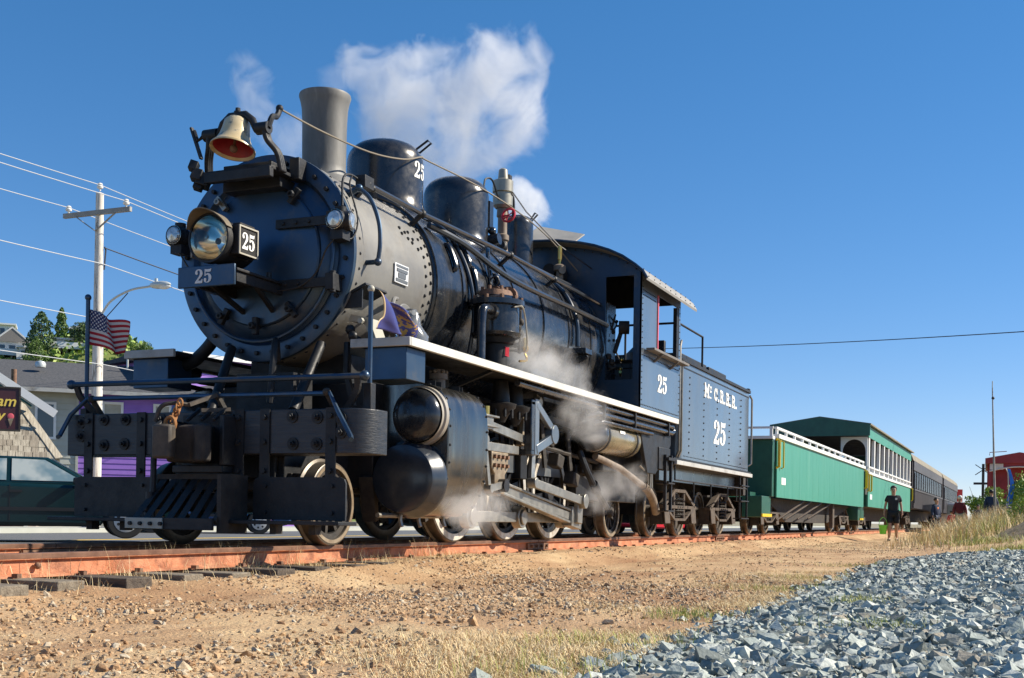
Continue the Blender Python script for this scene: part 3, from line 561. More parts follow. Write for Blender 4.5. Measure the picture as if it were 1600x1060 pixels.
# ---- wheels (local: axle along y, outer face towards -y)
def wheel_parts(r, spokes, tyre_mat, ctr_mat, parent, loc, name='wheel', weight=0, pin=0, tw=.085):
    mb = MB(); ri = r-tw
    mb.lathe([(-.04, ri-.045), (-.045, ri+.002), (.05, ri+.002), (.045, ri-.045), (-.04, ri-.045)], (0, 0, 0), (0, 1, 0), 40, cap=False)
    mb.lathe([(-.09, .0), (-.09, r*.17), (-.06, r*.22), (.06, r*.22), (.06, 0)], (0, 0, 0), (0, 1, 0), 24, cap=False)
    if spokes:
        for k in range(spokes):
            a = 2*PI*k/spokes+.2; d = Vector((math.cos(a), 0, math.sin(a))); mb.bar(d*r*.15, d*(ri-.02), .05*r/.5, .06, (0, 1, 0))
    else: mb.lathe([(-.005, 0), (-.005, ri), (.02, ri), (.02, 0)], (0, 0, 0), (0, 1, 0), 32, cap=False)
    o = mb.build(name, ctr_mat, parent); o.location = loc; 
    if parent.name in ROOTLOC: attach(o, parent)
    MB().lathe([(-.0735, r-tw+.004), (-.0755, r-.016)], (0, 0, 0), (0, 1, 0), 56, cap=False).build('rim_face', tyre_mat, o)
    t = MB().lathe([(-.07, r-tw), (-.072, r-.012), (-.066, r), (.035, r+.006), (.045, r+.03), (.062, r+.03), (.07, r+.012), (.07, r-tw), (-.07, r-tw)], (0, 0, 0), (0, 1, 0), 56, cap=False).build('tyre', 'tread_steel', o)
    if weight:
        q = [(math.cos(a)*(ri+.003), -.052, math.sin(a)*(ri+.003)) for a in [R(25+130*k/14) for k in range(15)]]; MB().prism(q, (0, .1, 0)).build('counterweight', 'counter', o)
    if pin:
        mb = MB().cyl((0, -.06, -pin), (0, .04, -pin), .1, n=20); mb.cyl((0, -.2, -pin), (0, 0, -pin), .05, n=16); mb.build('crank_boss', ctr_mat, o)
    return o
mat('tread_steel', (.1, .085, .07), (.17, .145, .115), rough=.35, metal=.5, scale=9)
mat('counter', (.1, .11, .12), (.14, .145, .15), rough=.4, scale=6)
def axle_set(src, parent, x, r, first):
    for s in (-1, 1):
        if first and s == -1: continue
        inst(src, parent, (x, s*.775, r), (0, 0, 0 if s < 0 else PI))
pw = wheel_parts(.35, 10, 'rim_tan', 'under_dirt_shade', LO, (0, -.775, .35), 'pilot_wheel', tw=.05); axle_set(pw, LO, 0, .35, True)
dw = wheel_parts(.565, 12, 'tyre_steel', 'front_black', LO, (2.32, -.775, .565), 'driving_wheel', 1, .3)
axle_set(dw, LO, 2.32, .565, True); axle_set(dw, LO, 3.64, .565, False); axle_set(dw, LO, 4.95, .565, False)
tw_ = wheel_parts(.36, 10, 'rim_tan', 'under_dirt_shade', LO, (7.33, -.775, .36), 'trailing_wheel', tw=.06); axle_set(tw_, LO, 7.33, .36, True)
mb = MB()
for x, r in ((0, .35), (2.32, .565), (3.64, .565), (4.95, .565), (7.33, .36)): mb.cyl((x, -.72, r), (x, .72, r), .085)
mb.build('axle', 'under_dirt_shade', LO, split=True)
mb = MB()
for s in (-1, 1): mb.b2(-.45, .6, s*.6, s*.66, .28, .42); mb.b2(6.6, 8.1, s*.6, s*.68, .3, .48); mb.b2(7.1, 7.55, s*.56, s*.7, .25, .55)
mb.tube([(-.3, -.62, .42), (0, -.62, .6), (.3, -.62, .42)], .03, 8); mb.b2(-.25, .25, -.6, .6, .45, .6)
mb.build('truck_frame', 'under_dirt_shade', LO, bevel=.008, split=True)
mb = MB()
for x in (.72, 1.68, 2.98, 4.3, 5.6):                # brake hangers
    mb.bar((x, -.7, .95), (x+.06, -.72, .3), .05, .05); mb.prism([(x+.02, -.84, .2), (x+.02, -.7, .2), (x-.06, -.7, .6), (x-.06, -.84, .6)], (.06, 0, .02))
mb.build('brake_hanger', 'under_dirt_shade', LO, split=True)
mb = MB(); mb.tube([(.4, -1.05, .26), (1.75, -1.05, .26)], .022, 8)
for x in (.75, 1.1, 1.6): mb.tube([(x, -1.1, .34), (x, -1.08, .22), (x, -1.1, .16)], .02, 6)
mb.build('cylinder_cocks', 'steel', LO)

for s in (-1, 1):                                   # springs, equalisers and pipework behind the rods
    for x in (2.32, 3.64, 4.95):
        mb = MB()
        for k in range(6): mb.b2(x-.48+.06*k, x+.48-.06*k, s*.62, s*.7, 1.2+.03*k, 1.226+.03*k)
        mb.b2(x-.06, x+.06, s*.6, s*.72, 1.1, 1.4); mb.build('leaf_spring', 'under_dirt_shade', LO)
    for a, b, r in (((1.8, s*.95, 1.5), (5.4, s*.95, 1.44), .03), ((1.9, s*.88, 1.32), (4.4, s*.9, 1.3), .022), ((4.2, s*1.0, 1.1), (6.6, s*1.02, .98), .028), ((1.9, s*.7, .8), (6.2, s*.7, .78), .035)): MB().tube([a, b], r, 6).build('frame_pipe', 'under_dirt_shade', LO)
    for x in (3.05, 4.25, 5.1, 5.55): MB().bar((x, s*.98, 1.55), (x+.1, s*1.02, .85), .035, .05).build('spring_hanger', 'under_dirt_shade', LO)
    for x, z in ((4.5, 1.2), (4.8, .95), (5.35, .75), (5.8, .9)): MB().box((x, s*.98, z), (.2, .14, .16), (.1, .2, 0)).build('frame_bracket', 'under_dirt_shade', LO, bevel=.015)
# ---- cylinders and valve gear, both sides
def cyl_section(s):
    q = [(-1.02, 1.45), (-1.2, 1.455), (-1.36, 1.41), (-1.455, 1.31), (-1.49, 1.17), (-1.495, .95), (-1.49, .74), (-1.46, .55), (-1.38, .38), (-1.26, .28), (-1.12, .25), (-.98, .28), (-.87, .38), (-.8, .55)]
    P = smooth_path([(0, y, z) for y, z in q], 4)+[Vector((0, -.78, .6)), Vector((0, -.78, 1.45))]
    return [Vector((p.x, -s*p.y, p.z)) for p in P]
for s in (-1, 1):
    CY = MB().prism([p+Vector((.86, 0, 0)) for p in cyl_section(s)], (.84, 0, 0)).build('cylinder', 'jacket_iron', LO, bevel=.012, angle=50)
    def Q(x, y, z): return (x, -s*y, z)
    mb = MB()
    for x in (.885, 1.672):
        sec = [p for p in cyl_section(s)][:-2]
        for k in range(0, len(sec), 3): mb.sph(sec[k]+Vector((x, s*.002, 0)), .013, 6)
    mb.build('jacket_screws', 'front_black', CY, kind='stuff')
    MB().lathe([(.85, .355), (.8, .35), (.76, .325), (.70, .315), (.67, .3), (.655, .25), (.65, .12), (.648, 0)], Q(0, -1.14, .587), XA, 48, cap=False).build('cylinder_head', 'rail_black', CY)
    MB().lathe([(.84, .27), (.79, .268), (.785, .25), (.745, .248)], Q(0, -1.24, 1.15), XA, 48, cap=False).build('valve_collar', 'edge_grey', CY).data.materials[0] = mat('collar_tan', (.3, .27, .23), (.36, .33, .28), rough=.4) if s < 0 else MATS['collar_tan']
    MB().lathe([(.75, .235), (.72, .232), (.70, .222), (.665, .2), (.635, .13), (.625, 0)], Q(0, -1.24, 1.15), XA, 48, cap=False).build('valve_cover', LB, CY)
    mb = MB().cyl(Q(1.28, -1.17, 1.43), Q(1.28, -1.17, 1.53), .065, n=14); mb.cyl(Q(1.28, -1.17, 1.53), Q(1.28, -1.17, 1.58), .085, n=14); mb.cyl(Q(1.28, -1.17, 1.58), Q(1.28, -1.17, 1.62), .06, n=10)
    for k in range(6): a = PI/3*k; mb.sph(Q(1.28+.07*math.cos(a), -1.17+.07*math.sin(a), 1.6), .02, 6)
    mb.build('relief_valve', 'rusty_iron', CY).data.materials[0] = MATS['hose_brown']
    for x in (1.0, 1.12, 1.5, 1.56): MB().box(Q(x, -1.24, 1.46), (.05, .08, .05), (0, 0, .4)).build('jacket_lug', 'front_black', CY)
    mb = MB().cyl(Q(1.69, -1.14, .587), Q(1.78, -1.14, .587), .2, n=28); mb.cyl(Q(1.78, -1.14, .587), Q(1.84, -1.14, .587), .1, n=20); mb.cyl(Q(1.69, -1.24, 1.15), Q(1.76, -1.24, 1.15), .16, n=24); mb.build('back_head', LB, CY)
    MB().cyl(Q(1.8, -1.14, .587), Q(2.5, -1.14, .587), .042, n=16).build('piston_rod', 'brass', LO).data.materials[0] = MATS['steel']
    mb = MB().b2(*[1.72, 3.1], *sorted((-s*-1.06, -s*-1.22)), .93, 1.02); mb.build('crosshead_guide', 'steel', LO, bevel=.006)
    CR = MB(); CR.prism([Q(2.4, -1.22, .93), Q(2.82, -1.22, .93), Q(2.82, -1.22, .76), Q(2.74, -1.22, .7), Q(2.74, -1.22, .5), Q(2.48, -1.22, .5), Q(2.48, -1.22, .7), Q(2.4, -1.22, .76)], (0, s*-.14 if s > 0 else .14, 0)); CR = CR.build('crosshead', 'rim_tan', LO, bevel=.01)
    mb = MB()
    for i in range(4):
        for j in range(2): mb.bolt(Q(2.45+.105*i, -1.22, .88-.09*j), (0, s, 0), .024, .03)
    mb.build('crosshead_bolts', 'rusty_iron', CR, kind='stuff')
    MB().cyl(Q(2.61, -1.3, .587), Q(2.61, -1.05, .587), .07, n=18).build('wrist_pin', 'front_black', CR)
    mb = MB()
    for xa, xb in ((2.32, 3.64), (3.64, 4.95)):
        mb.bar(Q(xa+.09, -1.0, .265), Q(xb-.09, -1.0, .265), .05, .115)
    for x in (2.32, 3.64, 4.95): mb.cyl(Q(x, -.95, .265), Q(x, -1.05, .265), .125, n=22); mb.cyl(Q(x, -1.05, .265), Q(x, -1.075, .265), .085, n=18)
    mb.build('side_rod', 'steel', LO, bevel=.006)
    # main rod, I section
    a, b = Vector(Q(2.61, -1.15, .587)), Vector(Q(4.95, -1.15, .265)); mb = MB(); d = (b-a).normalized()
    mb.bar(a+d*.1, b-d*.1, .05, .1); mb.bar(a+d*.1+Vector((0, 0, .055)), b-d*.12+Vector((0, 0, .075)), .09, .03); mb.bar(a+d*.1-Vector((0, 0, .055)), b-d*.12-Vector((0, 0, .075)), .09, .03); mb.cyl(a+Vector((0, -.06, 0)), a+Vector((0, .06, 0)), .11, n=20); mb.box(b, (.34, .12, .24), (0, R(8), 0))
    mb.build('main_rod', 'steel', LO, bevel=.006)
    e0, e1 = Vector(Q(3.38, -1.27, .64)), Vector(Q(4.97, -1.27, .47)); mb = MB().bar(e0, e1, .045, .1); mb.cyl(e0-Vector((0, .05, 0)), e0+Vector((0, .05, 0)), .06, n=16); mb.cyl(e1-Vector((0, .05, 0)), e1+Vector((0, .05, 0)), .09, n=18); mb.build('eccentric_rod', 'steel', LO, bevel=.005)
    MB().bar(Q(4.95, -1.22, .2), Q(4.98, -1.22, .55), .06, .17, XA).build('eccentric_crank', 'steel', LO, bevel=.01)
    mb = MB().bar(Q(2.16, -1.24, 1.03), Q(2.29, -1.24, .54), .035, .06, XA); mb.cyl(Q(2.16, -1.2, 1.03), Q(2.16, -1.28, 1.03), .045); mb.cyl(Q(2.29, -1.2, .55), Q(2.29, -1.28, .55), .045); mb.bar(Q(2.16, -1.24, 1.0), Q(2.22, -1.24, 1.22), .035, .06, XA); mb.build('combination_lever', 'steel', LO)
    MB().bar(Q(2.29, -1.26, .55), Q(2.62, -1.26, .6), .035, .07).build('union_link', 'steel', LO)
    mb = MB().bar(Q(2.3, -1.22, 1.19), Q(3.35, -1.22, 1.09), .035, .085); mb.build('radius_rod', 'steel', LO)
    mb = MB().b2(2.02, 2.4, *sorted((-s*-1.16, -s*-1.3)), 1.16, 1.18); mb.b2(2.02, 2.4, *sorted((-s*-1.16, -s*-1.3)), 1.26, 1.28); mb.cyl(Q(1.76, -1.24, 1.21), Q(2.2, -1.24, 1.21), .028); mb.b2(2.1, 2.3, *sorted((-s*-1.18, -s*-1.28)), 1.14, 1.27); mb.cyl(Q(2.08, -1.26, 1.0), Q(2.08, -1.26, 1.16), .03); mb.build('valve_crosshead', 'steel', LO, bevel=.004)
    mb = MB().cyl(Q(2.22, -1.23, 1.28), Q(2.22, -1.23, 1.37), .036, n=12); mb.cyl(Q(1.9, -1.16, 1.02), Q(1.9, -1.16, 1.1), .04, n=12); mb.build('oil_cup', 'brass', LO)
    # link and its bracket
    LK = MB(); y0, y1 = -.98, -1.32
    for ya, yb, za, zb in ((y0, y0-.09, .97, 1.52), (y1+.09, y1, .97, 1.52), (y0, y1, .93, 1.0), (y0, y1, 1.47, 1.54)): LK.b2(3.2, 3.3, *sorted((-s*ya, -s*yb)), za, zb)
    LK = LK.build('link_frame', LB, LO, bevel=.012)
    mb = MB(); o3 = [(3.3, 1.53), (3.42, 1.53), (3.86, 1.27), (3.9, 1.2), (3.86, 1.12), (3.4, .95), (3.3, .95)]; i3 = [(3.42, 1.42), (3.42, 1.1), (3.7, 1.18), (3.72, 1.25)]
    tri = lambda q, y: [Q(x, y, z) for x, z in q]
    n_o = len(o3)
    mb.bar(Q(3.35, -1.3, 1.55), Q(3.35, -1.3, .94), .05, .12, XA); mb.bar(Q(3.34, -1.303, 1.5), Q(3.9, -1.303, 1.22), .05, .09); mb.bar(Q(3.34, -1.306, 1.0), Q(3.9, -1.306, 1.18), .05, .1); mb.cyl(Q(3.86, -1.34, 1.2), Q(3.86, -1.25, 1.2), .11, n=20); mb.build('link_bracket', 'loco_panel', LK, bevel=.008)
    mb = MB().bar(Q(3.62, -1.2, 1.62), Q(3.52, -1.2, 1.0), .04, .09, XA); mb.bar(Q(3.52, -1.2, 1.0), Q(3.38, -1.25, .62), .04, .09, XA); mb.cyl(Q(3.63, -1.16, 1.55), Q(3.63, -1.25, 1.55), .05); mb.build('link', 'steel', LK)
    mb = MB().tube([Q(3.4, -1.1, 1.5), Q(3.44, -1.1, 1.3), Q(3.4, -1.1, 1.05)], .05, 8, sm=4); mb.build('expansion_link', 'rim_tan', LK)
    mb = MB().bar(Q(3.9, -1.1, 1.42), Q(5.6, -1.05, 1.38), .03, .06); mb.b2(3.3, 4.2, *sorted((-s*-.9, -s*-1.05)), 1.55, 1.68); mb.build('reach_rod', 'front_black', LO)

# ---- air pump on the near side
PX, PY = 2.5, -1.2
AP = MB().lathe([(2.08, .2), (2.1, .25), (2.13, .262), (2.14, .235), (2.4, .235), (2.41, .29), (2.46, .29), (2.47, .25), (2.5, .22)], (PX, PY, 0), (0, 0, 1), 36).build('air_pump', 'loco_black', LO)
mb = MB().lathe([(1.71, .22), (1.74, .22), (1.75, .12), (2.02, .12), (2.03, .18), (2.08, .2)], (PX, PY, 0), (0, 0, 1), 28); mb.build('pump_column', 'front_black', AP)
mb = MB(); mb.lathe([(2.5, .17), (2.56, .15), (2.58, .05)], (PX-.06, PY, 0), (0, 0, 1), 20); mb.cyl((PX-.06, PY, 2.54), (PX+.3, PY, 2.56), .075, n=14); mb.cyl((PX+.26, PY, 2.56), (PX+.3, PY, 2.56), .11, n=14)
for k in range(10): a = 2*PI*k/10; mb.cyl((PX+.25*math.cos(a), PY+.25*math.sin(a), 2.45), (PX+.25*math.cos(a), PY+.25*math.sin(a), 2.5), .025, n=6)
for k in range(6): a = 2*PI*k/6; mb.cyl((PX-.06+.12*math.cos(a), PY+.12*math.sin(a), 2.52), (PX-.06+.12*math.cos(a), PY+.12*math.sin(a), 2.6), .022, n=6)
mb.build('pump_head', 'rusty_iron', AP)
mb = MB().tube([(PX-.06, PY+math.cos(a)*.05, 2.66+math.sin(a)*.05) for a in [2*PI*k/10 for k in range(10)]], .01, 6, closed=True); mb.build('lifting_eye', 'front_black', AP)
mb = MB().tube([(PX-.2, PY-.06, 2.32), (PX-.42, PY-.08, 2.32), (PX-.52, PY-.08, 2.24), (PX-.58, PY-.1, 1.74)], .045, 10, sm=5); mb.cyl((PX-.3, PY-.06, 2.32), (PX-.24, PY-.06, 2.32), .08); mb.build('pump_exhaust', LB, AP)
mb = MB()
for z, dx, r in ((2.42, .3, .03), (2.3, .34, .045), (2.18, .36, .04), (2.06, .37, .05), (2.0, .33, .03), (2.24, .28, .03)): mb.sph((PX+dx, PY-.12, z), r, 8); mb.cyl((PX+dx, PY-.12, z), (PX+dx-.14, PY-.02, z), r*.55)
mb.tube([(PX+.32, PY-.13, 2.48), (PX+.32, PY-.13, 1.98)], .014, 6); mb.build('lubricator', 'under_dirt_shade', AP)
mb = MB().cyl((PX+.38, PY-.16, 2.0), (PX+.38, PY-.16, 2.14), .03); mb.sph((PX+.38, PY-.16, 2.03), .045, 8); mb.tube([(PX+.38, PY-.16, 1.98), (PX+.34, PY-.2, 1.9), (PX+.1, PY-.22, 1.86)], .012, 6, sm=4); mb.build('governor', 'brass', AP)
mb = MB().tube([(PX-.1, PY-.24, 2.38), (PX, PY-.28, 2.4), (PX+.12, PY-.27, 2.3), (PX+.2, PY-.26, 2.08), (PX+.32, PY-.2, 2.0)], .01, 6, sm=5); mb.build('copper_line', 'tan_box', AP)
mb = MB().b2(PX-.05, PX+.05, PY-.128, PY-.121, 1.9, 1.905); mb.b2(PX-.05, PX+.05, PY-.128, PY-.121, 1.99, 1.995)
for k in range(5): mb.bar((PX-.045+.02*k, PY-.126, 1.905), (PX-.035+.018*k, PY-.126, 1.99), .006, .009, XA)
mb.build('red_tag', 'red_paint', AP)
mb = MB()
for dx in (.05, .42):
    mb.lathe([(1.25, .05), (1.33, .09), (1.4, .16), (1.44, .17), (1.46, .1), (1.68, .08)], (PX+dx+.2, PY+.05, 0), (0, 0, 1), 20)
    for k in range(8): a = 2*PI*k/8; mb.cyl((PX+dx+.2+.13*math.cos(a), PY+.05+.13*math.sin(a), 1.3), (PX+dx+.2+.13*math.cos(a), PY+.05+.13*math.sin(a), 1.42), .018, n=6)
mb.build('pump_cylinder', 'front_black', AP)
# ---- air reservoir and pipes below the board
RT = MB().lathe([(5.35, .0), (5.37, .12), (5.42, .19), (5.46, .213), (6.85, .213), (6.9, .19), (6.94, .1), (6.95, 0)], (0, -1.2, 1.31), XA, 40).build('air_reservoir', 'tank_olive', LO)
MB().lathe([(5.345, .0), (5.364, .124), (5.414, .195), (5.45, .2155), (5.5, .2155)], (0, -1.2, 1.31), XA, 40, cap=False).build('tank_end', 'rail_black', RT)
for x in (5.52, 6.68): MB().lathe([(x, .214), (x, .222), (x+.05, .222), (x+.05, .214)], (0, -1.2, 1.31), XA, 40, cap=False).build('tank_strap', 'front_black', RT)
MB().prism([(5.95, -1.408, 1.36), (6.15, -1.408, 1.36), (6.15, -1.404, 1.395), (5.95, -1.404, 1.395)], (0, -.008, 0)).build('tank_stencil', 'letter_white', RT)
for nm, q, r in (('cooling_pipe', [(2.6, -1.4, 1.64), (4.9, -1.42, 1.63), (8.36, -1.42, 1.625)], .036), ('cooling_pipe', [(4.95, -1.3, 1.5), (5.05, -1.42, 1.54), (5.2, -1.43, 1.535), (8.3, -1.43, 1.53)], .036), ('cooling_pipe', [(5.1, -1.35, 1.42), (5.2, -1.43, 1.45), (7.3, -1.43, 1.45)], .026)): MB().tube(q, r, 10).build(nm, LB, LO)
for x in (5.15, 6.4, 8.0): MB().b2(x, x+.04, -1.475, -1.4, 1.47, 1.67).build('pipe_clamp', 'front_black', LO, bevel=.005)
MB().tube([(8.3, -1.43, 1.53), (8.37, -1.43, 1.56), (8.37, -1.42, 1.6), (8.3, -1.42, 1.625)], .036, 10, sm=4).build('pipe_return', LB, LO)
mb = MB().tube([(5.3, -1.1, 1.1), (5.36, -1.18, .85), (5.6, -1.2, .66), (6.1, -1.2, .4)], .04, 8, sm=5); mb.cyl((5.55, -1.2, .7), (5.68, -1.2, .62), .058); mb.build('overflow_pipe', 'front_black', LO)
mb = MB().tube([(5.6, -1.2, 1.05), (6.4, -1.27, .93), (7.4, -1.3, .72)], .045, 10); mb.tube([(7.35, -1.3, .73), (7.6, -1.3, .66), (7.85, -1.3, .52), (8.0, -1.3, .36)], .06, 10, sm=5); mb.build('feed_hose', 'hose_brown', LO)
mb = MB(); mb.b2(5.6, 8.1, -.95, .95, .5, .95); mb.b2(6.2, 8.3, -1.1, 1.1, .9, 1.3); mb.prism([(6.6, -1.4, 1.66), (8.36, -1.4, 1.66), (8.36, -1.4, 1.35), (7.6, -1.4, .9), (7.2, -1.4, .9), (6.9, -1.4, 1.4)], (0, .06, 0)); mb.b2(7.7, 8.28, -1.42, -1.3, .98, 1.3); mb.b2(6.6, 8.4, -1.3, 1.3, 1.6, 1.69)
mb.build('ash_pan', 'front_black', LO, bevel=.01)
mb = MB(); mb.b2(7.93, 7.97, -1.46, -1.42, .38, 1.2); mb.b2(8.22, 8.26, -1.46, -1.42, .38, 1.2); mb.b2(7.93, 8.26, -1.5, -1.3, .38, .4); mb.b2(7.93, 8.26, -1.5, -1.3, .78, .8); mb.b2(7.93, 8.26, -1.5, -1.3, 1.12, 1.16); mb.build('cab_step', 'front_black', LO)
mb = MB(); mb.tube([(7.0, -1.35, 1.0), (7.3, -1.38, .9), (7.32, -1.38, .75)], .012, 6); mb.tube([(7.42, -1.38, .98), (7.42, -1.38, .7)], .014, 6); mb.tube([(7.48, -1.38, 1.0), (7.5, -1.38, .7)], .014, 6); mb.build('sprinkler_line', 'steel', LO)
# ---- top fittings: turret, pop valve, whistle
TV = MB().lathe([(3.46, .1), (3.52, .08), (3.7, .065), (3.72, .085), (3.78, .085), (3.8, .06), (4.0, .058), (4.02, .075), (4.1, .07), (4.15, .06), (4.15, .055)], (4.98, -.14, 0), (0, 0, 1), 18).build('turret_pipe', 'hose_brown', LO)
MB().lathe([(4.12, .09), (4.15, .125), (4.27, .125), (4.275, .105), (4.31, .105), (4.32, .13), (4.46, .13), (4.47, .1), (4.49, .065), (4.6, .055), (4.62, .03)], (4.98, -.14, 0), (0, 0, 1), 24).build('safety_valve', 'bell_cream', TV).data.materials[0] = mat('valve_bronze', (.26, .245, .2), (.36, .34, .28), rough=.4, metal=.4)
mb = MB().b2(5.04, 5.12, -.2, -.1, 4.33, 4.56); mb.tube([(5.1, -.16, 4.35), (5.16, -.2, 4.3), (5.17, -.2, 4.05), (5.1, -.18, 3.98)], .02, 6, sm=4); mb.cyl((4.98, -.14, 3.62), (4.7, -.25, 3.6), .05); mb.sph((4.85, -.2, 3.61), .075, 8); mb.tube([(4.86, -.14, 4.2), (4.7, -.12, 4.4), (4.55, -.1, 4.38), (4.5, -.1, 4.28)], .012, 6, sm=4)
mb.build('valve_branch', 'front_black', TV, split=True)
mb = MB(); c = Vector((4.8, -.3, 3.98)); mb.tube([c+Vector((math.sin(a)*.03, math.cos(a)*.085-.0, math.sin(a)*.085)) for a in [2*PI*k/16 for k in range(16)]], .014, 6, closed=True)
for k in range(5): a = 2*PI*k/5; mb.cyl(c, c+Vector((math.sin(a)*.03, math.cos(a)*.085, math.sin(a)*.085)), .008, n=5)
mb.cyl(c, (4.95, -.16, 3.98), .014); mb.build('hand_wheel', 'red_paint', TV)
WH = MB().lathe([(3.4, .05), (3.5, .045), (3.52, .08), (3.58, .08), (3.6, .05)], (6.0, -.52, 0), (0, 0, 1), 14); WH.cyl((5.9, -.6, 3.5), (6.15, -.45, 3.52), .045); WH.sph((6.16, -.5, 3.58), .05, 8); WH = WH.build('whistle', 'hose_brown', LO)
mb = MB().cyl((6.0, -.52, 3.6), (6.0, -.52, 3.66), .02)
for dx in (-.02, .02): mb.cyl((6.0+dx, -.52, 3.66), (6.0+dx, -.52, 3.84), .022, n=10)
mb.build('whistle_chime', 'brass', WH)
GE = MB().cyl((6.05, -.35, 3.55), (6.4, -.35, 3.55), .09, n=16); GE.cyl((6.3, -.35, 3.55), (6.44, -.35, 3.55), .12, n=16); GE.build('dynamo', 'front_black', LO)
MB().tube([(4.98+.0, -.4, 3.22), (5.0, -.45, 3.32), (5.0, -.62, 3.2), (5.0, -.8, 2.98)], .045, 8, sm=4).build('check_valve', 'hose_brown', LO)
# bell cord and whistle line
MB().tube([(-.09, -.31, 3.71), (.5, -.36, 3.69), (1.2, -.44, 3.7), (1.8, -.47, 3.8), (2.3, -.41, 3.97), (2.5, -.36, 4.0), (3.5, -.42, 4.02), (4.9, -.3, 4.1), (5.8, -.4, 3.95), (6.46, -.6, 3.6)], .009, 5, sm=5).build('bell_cord', 'wire_dark', LO).data.materials[0] = mat('rope', (.22, .19, .15), rough=.9)
MB().tube([(5.14, -.16, 4.42), (5.5, -.24, 4.2), (6.0, -.5, 3.86), (6.47, -.8, 3.62)], .009, 5).build('whistle_line', 'wire_dark', LO)

# ---- cab
CX0, CX1, CB = 6.49, 8.42, 1.75
arc = [(-1.5, 3.585), (-1.32, 3.71), (-1.136, 3.80), (-.93, 3.875), (-.73, 3.925), (-.41, 3.98), (0, 4.0)]; arc = arc+[(-y, z) for y, z in arc[-2::-1]]
def zc(y):
    for (a, za), (b, zb) in zip(arc[:-1], arc[1:]):
        if a <= y <= b: return za+(zb-za)*(y-a)/(b-a)
    return 3.58
mb = MB()                                              # front sheet in strips round the two front windows
def fsheet(y0, y1, z0, z1=None, xa=CX0, xb=CX0+.02, n=4):
    for k in range(n):
        a, b = y0+(y1-y0)*k/n, y0+(y1-y0)*(k+1)/n
        mb.prism([(xa, a, z0), (xa, b, z0), (xa, b, z1 if z1 else zc(b)), (xa, a, z1 if z1 else zc(a))], (xb-xa, 0, 0))
fsheet(-1.0, 1.0, CB, n=16); fsheet(-1.5, -1.39, CB); fsheet(1.39, 1.5, CB); fsheet(-1.39, -1.0, 3.5); fsheet(1.0, 1.39, 3.5); fsheet(-1.39, -1.0, CB, 2.12, n=1); fsheet(1.0, 1.39, CB, 2.12, n=1)
CAB = mb.build('cab_front', 'front_dark', LO)
mb = MB(); fsheet(-1.48, 1.48, 3.42, n=16, xa=8.38, xb=8.4); mb.build('rear_header', 'front_black', CAB)
mb = MB()
for k in range(24): y = -1.42+2.84*k/23; mb.sph((CX0-.002, y, zc(y)-.06), .012, 6)
mb.build('cab_rivets', 'front_black', CAB, kind='stuff')
for s in (-1, 1):
    y = s*1.5
    def P2(x0, x1, z0, z1, m_=None): return MB().b2(x0, x1, y, y-s*.02, z0, z1)
    mb = MB(); 
    for x0, x1, z0, z1 in ((CX0, 7.22, CB, 3.58), (7.22, 8.34, CB, 2.56), (8.34, CX1, CB, 3.58), (7.22, 8.34, 3.36, 3.58)): mb.b2(x0, x1, y, y-s*.02, z0, z1)
    CS = mb.build('cab_side', 'loco_panel', LO)
    MB().b2(7.225, 7.262, y+s*.012, y-s*.03, 2.565, 3.355).build('window_post', 'pink_trim', CS)
    mb = MB().b2(6.66, 8.44, y+s*.02, y+s*.14, 2.52, 2.555); mb.bar((7.1, y+s*.12, 2.52), (7.1, y, 2.42), .03, .03); mb.bar((7.9, y+s*.12, 2.52), (7.9, y, 2.42), .03, .03); mb.build('arm_rest', 'front_black', CS, bevel=.005).data.materials[0] = mat('arm_wood', (.12, .11, .1), (.18, .16, .14), rough=.6) if s < 0 else MATS['arm_wood']
    MB().b2(8.24, 8.334, y-s*.005, y-s*.06, 2.565, 3.355).build('window_frame', 'front_black', CS)
    mb = MB()
    for k in range(26): mb.sph((CX0+.05+k*.073, y+s*.002, CB+.04), .009, 5)
    for k in range(24): mb.sph((CX0+.05, y+s*.002, CB+.1+k*.075), .009, 5)
    for k in range(25): mb.sph((CX0+.1+k*.073, y+s*.002, 2.45), .009, 5)
    for k in range(10):
        for j in range(2): mb.sph((CX0+.08+k*.062, y+s*.002, 3.25+.06*j), .01, 5)
    for k in range(20): mb.sph((CX1-.04, y+s*.002, CB+.1+k*.09), .009, 5)
    mb.build('side_rivets', 'front_black', CS, kind='stuff')
    if s < 0: number25((7.28, -1.501, 2.03), XA, (0, 0, 1), .25, .31, (0, -1, 0), 'letter_white', CS)
    else: number25((7.8, 1.501, 2.03), (-1, 0, 0), (0, 0, 1), .25, .31, (0, 1, 0), 'letter_white', CS)
mb = MB(); X0, X1 = 6.2, 8.75
ra = [(-1.66, 3.40), (-1.6, 3.5)]+arc+[(1.6, 3.5), (1.66, 3.40)]; n = len(ra)
vs = [(X0, y, z+.0) for y, z in ra]+[(X1, y, z) for y, z in ra]+[(X1, y*.995, z-.03) for y, z in ra]+[(X0, y*.995, z-.03) for y, z in ra]; fs = []
for i in range(4):
    for j in range(n-1): a = i*n+j; b = ((i+1) % 4)*n+j; fs.append((a, a+1, b+1, b))
fs += [(0, n, 2*n, 3*n), (n-1, 4*n-1, 3*n-1, 2*n-1)]
CRF = mb.add(vs, fs).build('cab_roof', 'tan_box', LO, angle=25); CRF.data.materials[0] = mat('roof_grey', (.2, .195, .18), (.27, .26, .24), rough=.6, scale=3)
mb = MB(); mb.tube([(X0-.005, y, z-.01) for y, z in ra], .02, 6); mb.build('roof_lip', 'front_dark', CRF)
mb = MB()
for k in range(10): mb.sph((X0+.12+k*.26, -1.645, 3.435), .009, 5); mb.sph((X0+.12+k*.26, -1.575, 3.535), .009, 5)
